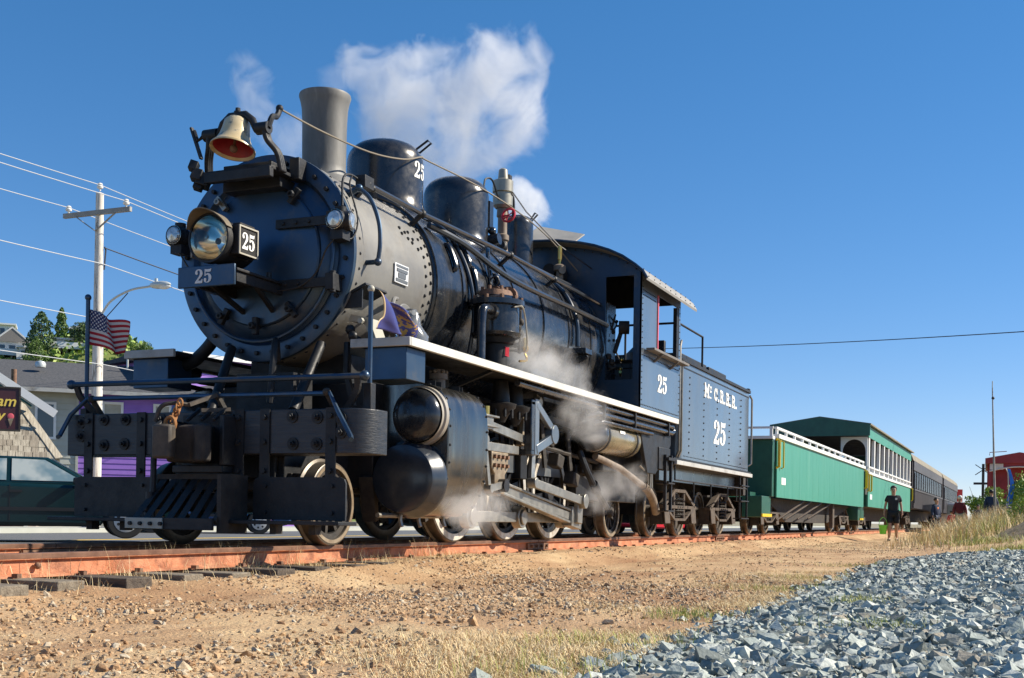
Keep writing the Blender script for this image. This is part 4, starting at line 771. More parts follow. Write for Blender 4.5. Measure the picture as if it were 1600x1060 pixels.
mb.build('roof_rivets', 'front_black', CRF, kind='stuff')
mb = MB().box((6.95, -.02, 4.2), (.9, .7, .02), (R(14), R(-26), 0)); mb.bar((6.6, .2, 3.98), (6.7, .2, 4.1), .03, .03); mb.bar((7.2, -.2, 3.98), (7.25, -.2, 4.3), .02, .02); mb.build('roof_hatch', 'roof_grey', CRF, bevel=.01)
mb = MB().b2(6.51, 6.95, -1.0, 1.0, 1.75, 3.2); mb.build('backhead', LB, LO, bevel=.03)
mb = MB()
for k in range(26):
    p = Vector((6.55+random.random()*.6, -1.08+random.random()*.3, 2.1+random.random()*.9)); mb.sph(p, .02+.03*random.random(), 6)
    if k % 2: mb.tube([p, p+Vector((.1*random.random(), -.05, .2*random.random())), p+Vector((.3*random.random(), .1, .35*random.random()-.1))], .012, 5, sm=3)
mb.cyl((6.6, -1.1, 2.5), (6.8, -1.15, 2.9), .03); mb.cyl((6.7, -1.12, 2.85), (6.75, -1.25, 2.85), .09, n=12); mb.build('cab_fittings', 'under_dirt_shade', LO)
mb = MB().sph((6.75, -1.15, 2.42), .035, 8); mb.sph((6.8, -1.12, 2.3), .03, 8); mb.cyl((6.7, -1.15, 2.25), (6.85, -1.1, 2.22), .02); mb.build('gauge_cocks', 'brass', LO)
mb = MB().b2(7.5, 8.0, -1.4, -.9, 2.1, 2.2); mb.b2(7.95, 8.03, -1.4, -.95, 2.2, 2.85); mb.b2(6.5, 8.6, -1.4, 1.4, 1.74, 1.78); mb.build('cab_seat', 'front_black', LO, bevel=.02)
# ================================================================== TENDER
TE = thing('locomotive_tender', 'blue-black riveted tender lettered with white initials and 25, coupled behind the cab', 'tender', (11.1, 0, 0))
def rrect(x0, x1, y0, y1, r, n=5):
    out = []
    for cx_, cy_, a0 in ((x1-r, y1-r, 0), (x0+r, y1-r, 90), (x0+r, y0+r, 180), (x1-r, y0+r, 270)):
        for k in range(n+1): a = R(a0+90*k/n); out.append((cx_+r*math.cos(a), cy_+r*math.sin(a)))
    return out
TK = MB().prism([(x, y, 1.19) for x, y in rrect(8.78, 13.6, -1.43, 1.43, .1)], (0, 0, 1.46)).build('tank', 'loco_panel', TE)
MB().prism([(x, y, 2.652) for x, y in rrect(8.74, 13.64, -1.46, 1.46, .1)], (0, 0, .045)).build('tank_rim', 'front_black', TE)
mb = MB(); mb.prism([(x, y, 2.56) for x, y in rrect(8.77, 13.61, -1.437, 1.437, .1)], (0, 0, .018)); mb.build('tank_beading', 'front_black', TK)
mb = MB()
for x in (9.25, 10.15, 11.05, 11.95, 12.85):
    for k in range(12): mb.sph((x, -1.431, 1.3+k*.105), .015, 6)
for k in range(56): mb.sph((8.95+k*.082, -1.431, 1.235), .009, 5)
mb.build('tank_rivets', 'front_black', TK, kind='stuff')
number25((10.82, -1.431, 1.545), XA, (0, 0, 1), .4, .58, (0, -1, 0), 'letter_white', TK)
x = 10.2
for ch, h, wd, dz, adv in (('M', .2, .24, 0, .3), ('C', .1, .14, .09, 0), ('-', .1, .14, 0, .3), ('C', .19, .25, 0, .27), ('.', .19, .3, 0, .17), ('R', .19, .25, 0, .27), ('.', .19, .3, 0, .17), ('R', .19, .25, 0, .27), ('.', .19, .3, 0, .17), ('R', .19, .25, 0, .27), ('.', .19, .3, 0, .1)):
    mb = MB(); letter(mb, ch, (x, -1.431, 2.27+dz), XA, (0, 0, 1), h, wd, (0, -1, 0), .22); mb.build('letter', 'letter_white', TK); x += adv
DK = MB().b2(8.4, 13.75, -1.44, 1.44, 1.08, 1.185).build('deck', 'front_black', TE)
for s in (-1, 1): MB().b2(8.45, 13.72, s*1.441, s*1.475, 1.085, 1.15).build('deck_edge', 'edge_grey', DK, bevel=.004)
mb = MB(); mb.b2(8.4, 14.0, -.5, .5, .75, 1.08); mb.b2(13.76, 13.95, -1.3, 1.3, .75, 1.1); mb.build('tender_frame', 'under_dirt_shade', TE, bevel=.01)
for s in (-1, 1):
    MB().b2(8.6, 13.6, s*1.1, s*1.16, .86, 1.078).build('side_sill', 'loco_panel', TE)
    mb = MB().tube([(8.5, s*1.43, 1.08), (8.5, s*1.43, .86), (13.4, s*1.43, .86), (13.4, s*1.43, 1.08)], .013, 6)
    for x in (9.6, 10.7, 11.9, 12.6): mb.cyl((x, s*1.43, .86), (x, s*1.43, .62), .012, n=6)
    mb.build('side_chain_bar', 'front_black', TE)
    mb = MB()
    for x in (12.9, 13.5): mb.b2(x, x+.03, s*1.4, s*1.43, .3, 1.08)
    for z in (.3, .62, .9): mb.b2(12.9, 13.53, s*1.3, s*1.46, z, z+.02)
    mb.build('rear_step', 'front_black', TE)
    MB().tube([(13.66, s*1.4, 1.3), (13.7, s*1.45, 1.34), (13.7, s*1.45, 2.55), (13.64, s*1.42, 2.62)], .02, 8).build('corner_rail', 'steel', TE)
    for x in (8.74, 8.62): MB().tube([(x+.02, s*1.4, 1.2), (x, s*1.45, 1.3), (x, s*1.45, 2.85 if x < 8.7 else 2.6), (x+.1, s*1.44, 2.95 if x < 8.7 else 2.65)], .018, 8).build('boarding_rail', 'steel', TE)
MB().sph((13.55, -1.4, 2.72), .05, 8, (1, 1, .6)).build('marker_bracket', 'front_black', TE)
for i, (x0, x1, z1) in enumerate(((10.2, 11.9, 2.99), (12.1, 13.4, 2.99))):
    mb = MB().b2(x0, x1, -1.02, 1.02, 2.7, z1)
    for k in range(4): mb.bolt((x0+.3+k*.3, -.7, z1), (0, 0, 1), .03, .05)
    mb.build('oil_bunker', 'front_black', TE, bevel=.015)
mb = MB().tube([(9.2, -1.25, 2.69), (9.2, -1.25, 3.3), (10.7, -1.25, 3.3), (10.7, -1.25, 2.69)], .018, 8); mb.tube([(9.2, -1.25, 3.3), (9.2, 1.25, 3.3), (9.2, 1.25, 2.69)], .018, 8); mb.tube([(9.2, -.4, 3.3), (9.2, -.4, 2.69)], .018, 8); mb.build('top_railing', 'front_black', TE)
mb = MB().lathe([(2.69, .3), (2.9, .3), (3.0, .2), (3.02, 0)], (9.6, -.6, 0), (0, 0, 1), 20); mb.build('filler_hatch', 'front_black', TE)
mb = MB(); mb.box((14.15, .06, .8), (.3, .2, .26)); mb.box((14.38, .0, .8), (.2, .34, .26)); mb.build('rear_coupler', 'under_dirt_shade', TE, bevel=.02)
WH_ = {}
def car_wheels(parent, xs, r=.38, y=.775, tyre='rim_tan'):
    for x in xs:
        for s in (-1, 1):
            if r not in WH_: WH_[r] = wheel_parts(r, 0, tyre, 'wheel_dirt', parent, (x, s*y, r), 'wheel', tw=.06)
            else: inst(WH_[r], parent, (x, s*y, r), (0, 0, 0 if s < 0 else PI))
def truck(parent, xc, wb, r, det=True):
    for s in (-1, 1):
        y = s*1.05; a, b = xc-wb/2, xc+wb/2
        mb = MB(); mb.bar((a-.2, y, r+.08), (b+.2, y, r+.08), .1, .05); mb.bar((a-.1, y, r+.1), (xc-.3, y, r+.34), .1, .05); mb.bar((xc-.3, y, r+.34), (xc+.3, y, r+.34), .1, .05); mb.bar((xc+.3, y, r+.34), (b+.1, y, r+.1), .1, .05)
        mb.bar((a+.1, y, r+.02), (xc-.3, y, r-.12), .1, .04); mb.bar((xc-.3, y, r-.12), (xc+.3, y, r-.12), .1, .04); mb.bar((xc+.3, y, r-.12), (b-.1, y, r+.02), .1, .04)
        for dx in (-.3, .3): mb.cyl((xc+dx, y, r-.14), (xc+dx, y, r+.38), .04)
        o = mb.build('truck_side', 'truck_rust', parent)
        for x in (a, b):
            q = [(x-.13, y+s*.02, r-.2), (x+.13, y+s*.02, r-.2), (x+.15, y+s*.02, r+.1), (x-.15, y+s*.02, r+.1)]
            MB().prism(q, (0, -s*.2, 0)).build('journal_box', 'under_dirt_shade', o, bevel=.01); MB().prism([(x-.14, y+s*.05, r-.18), (x+.14, y+s*.05, r-.18), (x+.15, y+s*.025, r+.1), (x-.15, y+s*.025, r+.1)], (0, s*.02, 0)).build('journal_lid', 'truck_rust', o)
        for dx in (-.14, 0, .14):
            mb = MB(); q = [(xc+dx+.055*math.cos(t), y+.055*math.sin(t), r-.08+.3*t/(10*PI)) for t in [10*PI*k/50 for k in range(51)]]; mb.tube(q, .014, 5); mb.build('spring', 'under_dirt_shade', o)
    MB().b2(xc-.2, xc+.2, -1.0, 1.0, r-.05, r+.3).build('bolster', 'under_dirt_shade', parent)
truck(TE, 10.05, 1.58, .39); truck(TE, 13.0, 1.58, .39); car_wheels(TE, (9.26, 10.84, 12.21, 13.79), .39)

# ================================================================== CARS
C1 = thing('open_excursion_car', 'green open-top excursion car with white railing coupled directly behind the tender', 'rail car', (23.5, 0, 0), group='excursion cars coupled behind the tender')
def side_row(parent, x0, x1, n, y, z0, z1, material, name='side_panel', th_=.03, gap=.012):
    w_ = (x1-x0)/n
    for k in range(n): MB().b2(x0+k*w_+gap/2, x0+(k+1)*w_-gap/2, y, y-math.copysign(th_, y), z0, z1).build(name, material, parent, bevel=.004)
for s in (-1, 1):
    side_row(C1, 16.25, 30.75, 16, s*1.45, .77, 2.0, 'green_panel', gap=.005)
    MB().b2(16.2, 30.78, s*1.36, s*1.5, 2.0, 2.085).build('top_sill', 'car_white', C1)
    tr = MB().b2(16.15, 30.75, s*1.4, s*1.46, 2.19, 2.235).build('top_rail', 'car_white', C1)
    for k in range(15): MB().b2(16.25+k*1.03, 16.33+k*1.03, s*1.4, s*1.45, 2.085, 2.19).build('rail_post', 'car_white', tr)
    MB().b2(16.25, 30.75, s*1.39, s*1.415, .8, 2.0).build('inner_wall', 'green_shaded', C1)
    for k, (xa, zz) in enumerate(((17.6, .55), (18.6, .5), (20.2, .45), (21.7, .42))):
        MB().bar((xa, s*1.2, .3+.02*k), (xa+2.6, s*1.36, .76), .025, .03).build('hopper_brace', 'truck_rust', C1)
    for x in (16.05, 16.55, 30.6, 30.9): MB().tube([(x, s*1.47, 1.38), (x, s*1.53, 1.4), (x, s*1.53, 1.94), (x, s*1.47, 1.96)], .018 if x in (16.55, 30.6) else .035, 6).build('grab_bar', 'yellow_bar', C1)
MB().b2(16.0, 16.2, -1.4, 1.4, .78, 1.96).build('end_wall', 'green_shaded', C1, bevel=.01); MB().b2(30.75, 30.9, -1.4, 1.4, .78, 1.96).build('end_wall', 'green_shaded', C1, bevel=.01)
MB().b2(15.9, 16.19, -1.42, 1.42, 1.97, 2.03).build('end_sill', 'car_white', C1)
o = MB().b2(15.92, 15.97, -1.42, 1.42, 2.18, 2.225).build('end_rail', 'car_white', C1)
for y in (-1.38, -.7, 0, .7, 1.38): MB().b2(15.92, 15.97, y-.03, y+.03, 2.03, 2.18).build('rail_post', 'car_white', o)
for s in (-1, 1):
    MB().b2(15.25, 16.15, s*.95, s*1.35, .35, .78).build('end_step_box', 'green_shaded', C1, bevel=.01); MB().b2(15.2, 16.15, s*1.352, s*1.38, .36, .42).build('step_stripe', 'yellow_bar', C1)
    MB().b2(30.2, 31.0, s*.95, s*1.35, .35, .78).build('end_step_box', 'green_shaded', C1, bevel=.01); MB().b2(30.6, 31.0, s*1.352, s*1.38, .36, .42).build('step_stripe', 'yellow_bar', C1)
MB().b2(15.3, 16.2, -1.1, 1.1, .78, .86).build('end_platform', 'green_shaded', C1)
mb = MB().prism([(16.6, -1.1, .78), (30.2, -1.1, .78), (27.2, -1.1, .42), (25.4, -1.1, .24), (19.2, -1.1, .26), (18.2, -1.1, .5)], (0, 2.2, 0)); mb.build('hopper_floor', 'under_dirt_shade', C1)
MB().b2(25.2, 25.5, -1.3, -1.2, .12, .8).build('hopper_post', 'truck_rust', C1); MB().b2(15.0, 31.1, -.3, .3, .6, .78).build('center_sill', 'under_dirt_shade', C1)
for k in range(3): MB().b2(16.75+k*.16, 16.89+k*.16, -1.456, -1.451, 1.05, 1.2).build('stencil', 'letter_white', C1)
truck(C1, 17.35, 1.68, .38); truck(C1, 28.9, 1.68, .38); car_wheels(C1, (16.51, 18.2, 28.06, 29.74), .38)

C2 = thing('roofed_excursion_car', 'green excursion car with a roof, open sides and white window posts', 'rail car', (39.2, 0, 0), group='excursion cars coupled behind the tender')
for s in (-1, 1):
    side_row(C2, 31.5, 47.0, 16, s*1.5, .8, 1.86, 'green_panel', gap=.006)
    MB().b2(31.45, 47.05, s*1.42, s*1.54, 1.86, 1.94).build('top_sill', 'car_white', C2); MB().b2(31.45, 47.05, s*1.46, s*1.52, 2.08, 2.13).build('side_rail', 'car_white', C2)
    for k in range(11): MB().b2(31.6+k*1.51, 31.84+k*1.51, s*1.4, s*1.5, 1.94, 3.06).build('window_post', 'car_white', C2)
    for k in range(40): MB().b2(31.8+k*.385, 31.84+k*.385, s*1.47, s*1.5, 1.94, 2.08).build('baluster', 'car_white', C2)
    side_row(C2, 31.4, 47.1, 8, s*1.51, 3.06, 3.43, 'green_panel', 'frieze_panel')
    for x in (31.1, 31.75, 47.2): MB().tube([(x, s*1.52, 1.3), (x, s*1.58, 1.32), (x, s*1.58, 1.84), (x, s*1.52, 1.86)], .03, 6).build('grab_bar', 'yellow_bar', C2)
    MB().prism([(30.95, s*1.62, 3.43), (30.95, 0, 3.68), (30.95, 0, 3.73), (30.95, s*1.62, 3.48)], (16.4, 0, 0)).build('roof_slope', 'coach_roof', C2)
    MB().b2(30.9, 31.7, s*.95, s*1.35, .35, .78).build('end_step_box', 'green_shaded', C2); MB().b2(30.9, 31.4, s*1.352, s*1.38, .36, .42).build('step_stripe', 'yellow_bar', C2)
MB().prism([(30.9, -1.6, 3.08), (30.9, 1.6, 3.08), (30.9, 1.6, 3.45), (30.9, 0, 3.7), (30.9, -1.6, 3.45)], (.06, 0, 0)).build('roof_fascia', 'green_shaded', C2)
for y0, y1 in ((-1.47, -.62), (.62, 1.47)):
    ym = (y0+y1)/2; hw = (y1-y0)/2; q = [(31.42, y0, 1.2), (31.42, y0, 3.08), (31.42, y1, 3.08), (31.42, y1, 1.2), (31.42, y1-.055, 1.2)]
    q += [(31.42, ym+(hw-.055)*math.cos(a), 2.6+.4*math.sin(a)) for a in [PI*k/12 for k in range(13)]]+[(31.42, y0+.055, 1.2)]
    MB().prism(q, (.06, 0, 0)).build('arch_frame', 'car_white', C2); MB().b2(31.43, 31.47, y0, y1, .8, 1.9).build('end_panel', 'green_shaded', C2); MB().b2(31.38, 31.42, y0, y1, 1.95, 2.0).build('end_rail', 'car_white', C2)
for k in range(14): MB().b2(32.2+k*1.1, 32.28+k*1.1, -1.4, 1.4, 3.3, 3.38).build('ceiling_rib', 'coach_light', C2)
MB().b2(31.5, 47, -1.4, 1.4, .8, .9).build('floor', 'under_dirt_shade', C2); MB().b2(32, 46.5, -.9, .9, .35, .8).build('underframe', 'under_dirt_shade', C2); MB().b2(46.9, 47.0, -1.4, 1.4, .9, 3.3).build('rear_wall', 'green_shaded', C2)
for k in range(3): MB().b2(32.0+k*.2, 32.16+k*.2, -1.507, -1.501, 1.05, 1.22).build('stencil', 'letter_white', C2)
truck(C2, 33.2, 1.68, .38); truck(C2, 45.2, 1.68, .38); car_wheels(C2, (32.36, 34.04, 44.36, 46.04), .38)

def coach(name, label, x0, x1, nwin, group):
    c = thing(name, label, 'rail car', ((x0+x1)/2, 0, 0), group=group)
    prof = [(1.5, 3.18), (1.42, 3.4), (1.15, 3.65), (.8, 3.82), (.4, 3.92), (0, 3.95)]; prof = prof+[(-y, z) for y, z in prof[-2::-1]]
    MB().prism([(x0-.1, y, z) for y, z in prof], (x1-x0+.2, 0, 0)).build('roof', 'coach_roof', c, angle=30)
    MB().b2(x0, x1, -1.44, 1.44, .95, 3.17).build('body', 'coach_grey', c, bevel=.02)
    for s in (-1, 1):
        MB().b2(x0+.3, x1-.3, s*1.441, s*1.5, 2.75, 3.17).build('letter_board', 'coach_light', c); MB().b2(x0+.3, x1-.3, s*1.441, s*1.5, 1.0, 1.82).build('lower_side', 'coach_grey', c); MB().b2(x0+.3, x1-.3, s*1.5, s*1.53, 1.82, 1.9).build('belt_rail', 'coach_light', c)
        w_ = (x1-x0-1.2)/nwin
        for k in range(nwin): MB().b2(x0+.6+k*w_+.08, x0+.6+(k+1)*w_-.08, s*1.445, s*1.47, 1.95, 2.72).build('window', 'coach_glass', c)
        for k in range(nwin+1): MB().b2(x0+.6+k*w_-.06, x0+.6+k*w_+.06, s*1.442, s*1.49, 1.9, 2.75).build('window_pillar', 'coach_grey', c)
        MB().tube([(x0+.05, s*1.5, 1.2), (x0+.05, s*1.55, 1.25), (x0+.05, s*1.55, 2.6)], .025, 6).build('door_rail', 'coach_light', c)
    MB().b2(x0-.02, x0, -1.3, 1.3, 1.2, 3.1).build('end_frame', 'plastic_black', c); MB().b2(x0+1, x1-1, -.9, .9, .4, .95).build('underframe', 'under_dirt_shade', c)
    truck(c, x0+2, 1.8, .42); truck(c, x1-2, 1.8, .42); car_wheels(c, (x0+1.1, x0+2.9, x1-2.9, x1-1.1), .42)
    return c
coach('passenger_coach', 'dark grey passenger coach with curved tan roof behind the roofed green car', 48.6, 69.6, 14, 'old passenger coaches at the end of the train')
coach('passenger_coach', 'farthest dark coach at the tail of the train, mostly hidden', 70.6, 88, 12, 'old passenger coaches at the end of the train')
# ================================================================== TRACK AND GROUND
TRK = thing('railway_track', None, None, (0, 0, 0), kind='structure'); TRK['label'] = 'rusty railway track on weathered ties under the train'
prof = [(-.065, -.142), (.065, -.142), (.065, -.132), (.012, -.118), (.009, -.045), (.036, -.036), (.036, -.004), (.03, 0), (-.03, 0), (-.036, -.004), (-.036, -.036), (-.009, -.045), (-.012, -.118), (-.065, -.132)]
def rail(y, x0, x1): return MB().prism([(x0, y+a, z) for a, z in prof], (x1-x0, 0, 0)).build('rail', 'rail_rust', TRK, angle=20)
for y, cuts in ((-.753, (-14, 4.75, 14.1, 23.5, 33, 110)), (.753, (-14, -1.5, 9.4, 18.8, 28.2, 110))):
    for a, b in zip(cuts[:-1], cuts[1:]):
        rl = rail(y, a+.004, b-.004)
        MB().prism([(a+.004, y+q, z) for q, z in ((-.0385, -.03), (-.0385, -.006), (-.03, .0015), (.03, .0015), (.0385, -.006), (.0385, -.03))], (b-a-.008, 0, 0)).build('rail_head', 'rail_top', rl, angle=20)
        if a > -10:
            for s in (-1, 1):
                mb = MB().b2(a-.33, a+.33, y+s*.012, y+s*.04, -.118, -.046)
                for k in range(4): mb.bolt((a-.24+.16*k, y+s*.04, -.08), (0, s, 0), .02, .03)
                mb.build('joint_bar', 'rusty_iron', rl)
mb = MB().sph((-3.18, -.79, -.075), .022, 8); mb.build('rail_bolt', 'rusty_iron', TRK)
random.seed(5)
tie_x = [-3.86, -3.35, -2.88, -2.33, -1.78, -1.28, -.75, -.2]+[.33+.54*k for k in range(95)]; tie_x = [-9.3, -8.75, -8.2, -7.65, -7.1, -6.55, -6.0, -5.5, -4.95, -4.4]+tie_x
for i, x in enumerate(tie_x):
    big = False; jit = random.uniform(-.03, .03); dz = random.uniform(-.012, .004) + (0 if x > -4.2 else -.02)
    y0 = -1.24+random.uniform(-.07, .06); y1 = 1.3+random.uniform(-.05, .05)
    mb = MB(); w_ = .21+random.uniform(-.015, .02); ztop = -.144+dz
    mb.box(((x+jit), (y0+y1)/2, ztop-.09), (w_, y1-y0, .18), (0, 0, random.uniform(-.015, .015)))
    tie = mb.build('tie', 'tie_grey' if i in (10, 11, 13) or i % 7 == 0 else 'tie_wood', TRK, bevel=.008)
    if x < 24:
        for y in (-.753-.1, -.753+.1):
            MB().box((x+jit+random.uniform(-.05, .05), y, -.125), (.03, .045, .025)).build('spike', 'rusty_iron', tie)

def hump(x, y, cx_, cy_, rx, ry): return np.exp(-((x-cx_)/rx)**2-((y-cy_)/ry)**2)
def vnoise(x, y, s, seed):
    g = np.random.default_rng(seed).random((256, 256)); X = x*s; Y = y*s; xi = np.floor(X).astype(int); yi = np.floor(Y).astype(int); fx = X-xi; fy = Y-yi; fx = fx*fx*(3-2*fx); fy = fy*fy*(3-2*fy)
    a = g[xi % 256, yi % 256]; b = g[(xi+1) % 256, yi % 256]; c = g[xi % 256, (yi+1) % 256]; d = g[(xi+1) % 256, (yi+1) % 256]
    return (a*(1-fx)+b*fx)*(1-fy)+(c*(1-fx)+d*fx)*fy
def gh(x, y):
    x = np.asarray(x, float); y = np.asarray(y, float)
    bed = np.clip((1.75-np.abs(y))/.5, 0, 1); z = -.262+(.075+.05*np.clip((x+1.4)/2.2, 0, 1)*(.8+.4*vnoise(x, y, 1.3, 77)))*bed
    z = z+.035*(vnoise(x, y, .9, 1)-.5)*(1-bed*.7)+.02*(vnoise(x, y, 3.1, 2)-.5)+.01*(vnoise(x, y, 9, 3)-.5)
    z = z+.62*hump(x, y, 22, -7.6, 6, 1.9)+.36*hump(x, y, 30, -5.6, 8, 1.5)+.8*hump(x, y, 38, -8, 9, 3)+.05*hump(x, y, 8, -6.0, 8, 1.2)
    z = z-.03*(y > 1.9)
    return z
def grid(xs, ys, fn):
    X, Y = np.meshgrid(xs, ys, indexing='ij'); Z = fn(X, Y); n, m = X.shape
    v = np.stack([X, Y, Z], -1).reshape(-1, 3); i = np.arange(n*m).reshape(n, m)
    f = np.stack([i[:-1, :-1], i[1:, :-1], i[1:, 1:], i[:-1, 1:]], -1).reshape(-1, 4)
    return v, f
def npmesh(name, v, f, material, kind=None, label=None, parent=None, smooth=True, cat=None):
    me = bpy.data.meshes.new(name); k = f.shape[1]; me.vertices.add(len(v)); me.vertices.foreach_set('co', np.ascontiguousarray(v, np.float32).ravel())
    me.loops.add(f.size); me.loops.foreach_set('vertex_index', np.ascontiguousarray(f, np.int32).ravel()); me.polygons.add(len(f)); me.polygons.foreach_set('loop_start', np.arange(0, f.size, k, dtype=np.int32)); 
    me.update(calc_edges=True); me.materials.append(MATS[material])
    if smooth: me.shade_smooth()
    else: me.shade_flat()
    o = bpy.data.objects.new(name, me); COL.objects.link(o); attach(o, parent); return tag(o, label, cat, None, kind)
xs = np.concatenate([np.arange(-14, -5.6, .3), np.arange(-5.6, 2, .035), np.arange(2, 14, .08), np.arange(14, 50, .35), np.arange(50, 131, 5)])
ys = np.concatenate([np.arange(-30, -9, 1.5), np.arange(-9, -6.4, .15), np.arange(-6.4, -.9, .035), np.arange(-.9, 3.4, .12)])
v, f = grid(xs, ys, gh); npmesh('ground', v, f, 'dirt', 'structure', 'bare tan dirt yard beside the track')
v, f = grid(np.array([-300, -14, 60, 140, 500, 2500.]), np.array([-2500, -400, -30, 3.3, 16, 40, 400, 2500.]), lambda a, b: np.full(a.shape, -.34)); npmesh('far_ground', v, f, 'far_ground', 'structure')
# street on the far side
MB().b2(-40, 140, 4.6, 15.5, -.5, -.30).build('road', 'asphalt', kind='structure'); MB().b2(-40, 140, 15.5, 17.6, -.5, -.18).build('pavement', 'siding_grey', kind='structure')
MB().b2(-40, 140, 5.6, 5.72, -.297, -.292).build('road_line', 'paint_line', kind='structure'); MB().b2(2, 60, 10.0, 10.1, -.297, -.292).build('road_line', 'paint_yellow', kind='structure')

# loose stones: base rocks, merged into one mesh of each kind
def rock_base(n, seed):
    g = np.random.default_rng(seed); t = (1+5**.5)/2
    v = np.array([(-1, t, 0), (1, t, 0), (-1, -t, 0), (1, -t, 0), (0, -1, t), (0, 1, t), (0, -1, -t), (0, 1, -t), (t, 0, -1), (t, 0, 1), (-t, 0, -1), (-t, 0, 1)], float)/1.9
    f = np.array([(0, 11, 5), (0, 5, 1), (0, 1, 7), (0, 7, 10), (0, 10, 11), (1, 5, 9), (5, 11, 4), (11, 10, 2), (10, 7, 6), (7, 1, 8), (3, 9, 4), (3, 4, 2), (3, 2, 6), (3, 6, 8), (3, 8, 9), (4, 9, 5), (2, 4, 11), (6, 2, 10), (8, 6, 7), (9, 8, 1)])
    return [(v*g.uniform(.5, 1.3, (12, 1))*np.array([1.1, g.uniform(.6, 1), g.uniform(.45, .8)])) for _ in range(n)], f
def block_base(n, seed):       # broken stone: skewed eight-cornered lumps
    g = np.random.default_rng(seed); c = np.array([(x, y, z) for z in (-1, 1) for y in (-1, 1) for x in (-1, 1)], float)
    f4 = [(0, 2, 3, 1), (4, 5, 7, 6), (0, 1, 5, 4), (2, 6, 7, 3), (0, 4, 6, 2), (1, 3, 7, 5)]; f = np.array([t for q in f4 for t in ((q[0], q[1], q[2]), (q[0], q[2], q[3]))])
    out = []
    for _ in range(n): v = c*.62+g.normal(0, .14, (8, 3)); v[4:, :2] *= g.uniform(.5, .95); out.append(v*np.array([g.uniform(.9, 1.5), g.uniform(.6, 1.1), g.uniform(.45, .85)]))
    return out, f
def scatter_rocks(name, px, py, pz, sz, material, label, seed, parent=None, blocky=False):
    base, f = rock_base(14, seed) if not blocky else block_base(24, seed); g = np.random.default_rng(seed); n = len(px); nv = len(base[0]); F = f[None]+nv*np.arange(n)[:, None, None]
    which = g.integers(0, len(base), n); B = np.array(base)[which]
    a, b, c = g.uniform(0, 6.28, n), g.normal(0, .45, n), g.normal(0, .45, n)
    def rot(V_, i, j, t): ct, st = np.cos(t)[:, None], np.sin(t)[:, None]; x, y = V_[..., i].copy(), V_[..., j].copy(); V_[..., i] = x*ct-y*st; V_[..., j] = x*st+y*ct
    rot(B, 0, 1, a); rot(B, 1, 2, b); rot(B, 0, 2, c)
    V = B*sz[:, None, None]+np.stack([px, py, pz], -1)[:, None, :]
    return npmesh(name, V.reshape(-1, 3), F.reshape(-1, 3), material, 'stuff', label, parent, smooth=False)
def gravel_edge(x):        # boundary of the gravel in y (gravel lies at smaller y)
    return np.interp(x, [-9, -5.3, -4.2, -3.1, -1.9, 1.5, 6, 8.3, 11.4, 13, 14], [-4.9, -4.88, -4.84, -4.82, -4.8, -4.68, -4.55, -4.55, -5.15, -6.0, -8])
def mat_gravel():
    M = bpy.data.materials.new('gravel_stone'); M.use_nodes = True; n = M.node_tree; L = n.links; b = n.nodes['Principled BSDF']; b.inputs['Roughness'].default_value = .8
    g = n.nodes.new('ShaderNodeNewGeometry'); r = n.nodes.new('ShaderNodeValToRGB'); L.new(g.outputs['Random Per Island'], r.inputs[0]); e = r.color_ramp.elements
    e[0].position = 0; e[0].color = (.12, .14, .13, 1); e[1].position = 1; e[1].color = (.52, .535, .48, 1)
    for p, c in ((.2, (.22, .25, .235, 1)), (.3, (.33, .285, .215, 1)), (.36, (.27, .31, .285, 1)), (.7, (.36, .395, .365, 1)), (.88, (.46, .485, .435, 1))): k = e.new(p); k.color = c
    t = n.nodes.new('ShaderNodeTexCoord'); no = n.nodes.new('ShaderNodeTexNoise'); no.inputs['Scale'].default_value = 60; no.inputs['Detail'].default_value = 5; L.new(t.outputs['Object'], no.inputs['Vector'])
    bp = n.nodes.new('ShaderNodeBump'); bp.inputs['Strength'].default_value = .5; bp.inputs['Distance'].default_value = .01; L.new(no.outputs[0], bp.inputs['Height']); L.new(bp.outputs[0], b.inputs['Normal'])
    mx = n.nodes.new('ShaderNodeMix'); mx.data_type = 'RGBA'; mx.blend_type = 'MULTIPLY'; mx.inputs[0].default_value = .6; rr = n.nodes.new('ShaderNodeMapRange'); rr.inputs[1].default_value = .3; rr.inputs[2].default_value = .7; rr.inputs[3].default_value = .6; rr.inputs[4].default_value = 1.3; L.new(no.outputs[0], rr.inputs[0])
    L.new(r.outputs[0], mx.inputs[6]); L.new(rr.outputs[0], mx.inputs[7]); L.new(mx.outputs[2], b.inputs['Base Color']); MATS['gravel_stone'] = M
    M2 = M.copy(); M2.name = 'pebble_stone'; e = [x for x in M2.node_tree.nodes if x.type == 'VALTORGB'][0].color_ramp.elements
    for k, c in zip(e, ((.27, .15, .07), (.38, .225, .11), (.3, .235, .16), (.44, .28, .145), (.5, .335, .18), (.42, .36, .27), (.5, .4, .27))): k.color = (*c, 1)
    MATS['pebble_stone'] = M2
mat_gravel()
def gravel_h(x, y): return gh(x, y)+.045*np.clip((gravel_edge(x)-y)/1.0, 0, 1)**.8
xs = np.concatenate([np.arange(-9, 2, .1), np.arange(2, 14.2, .2)]); ys = np.arange(-12, -4.3, .1)
def gb(x, y): d = gravel_edge(x)-y; return np.where(d > -.05, gravel_h(x, y)-.03, gh(x, y)-.12)
v, f = grid(xs, ys, gb); GB = npmesh('gravel_bed', v, f, 'gravel', 'structure', 'blue-grey crushed stone bed')
n = 222000; g = np.random.default_rng(3)
px = g.uniform(-7.4, 13.8, n); py = g.uniform(-7.5, -4.4, n)
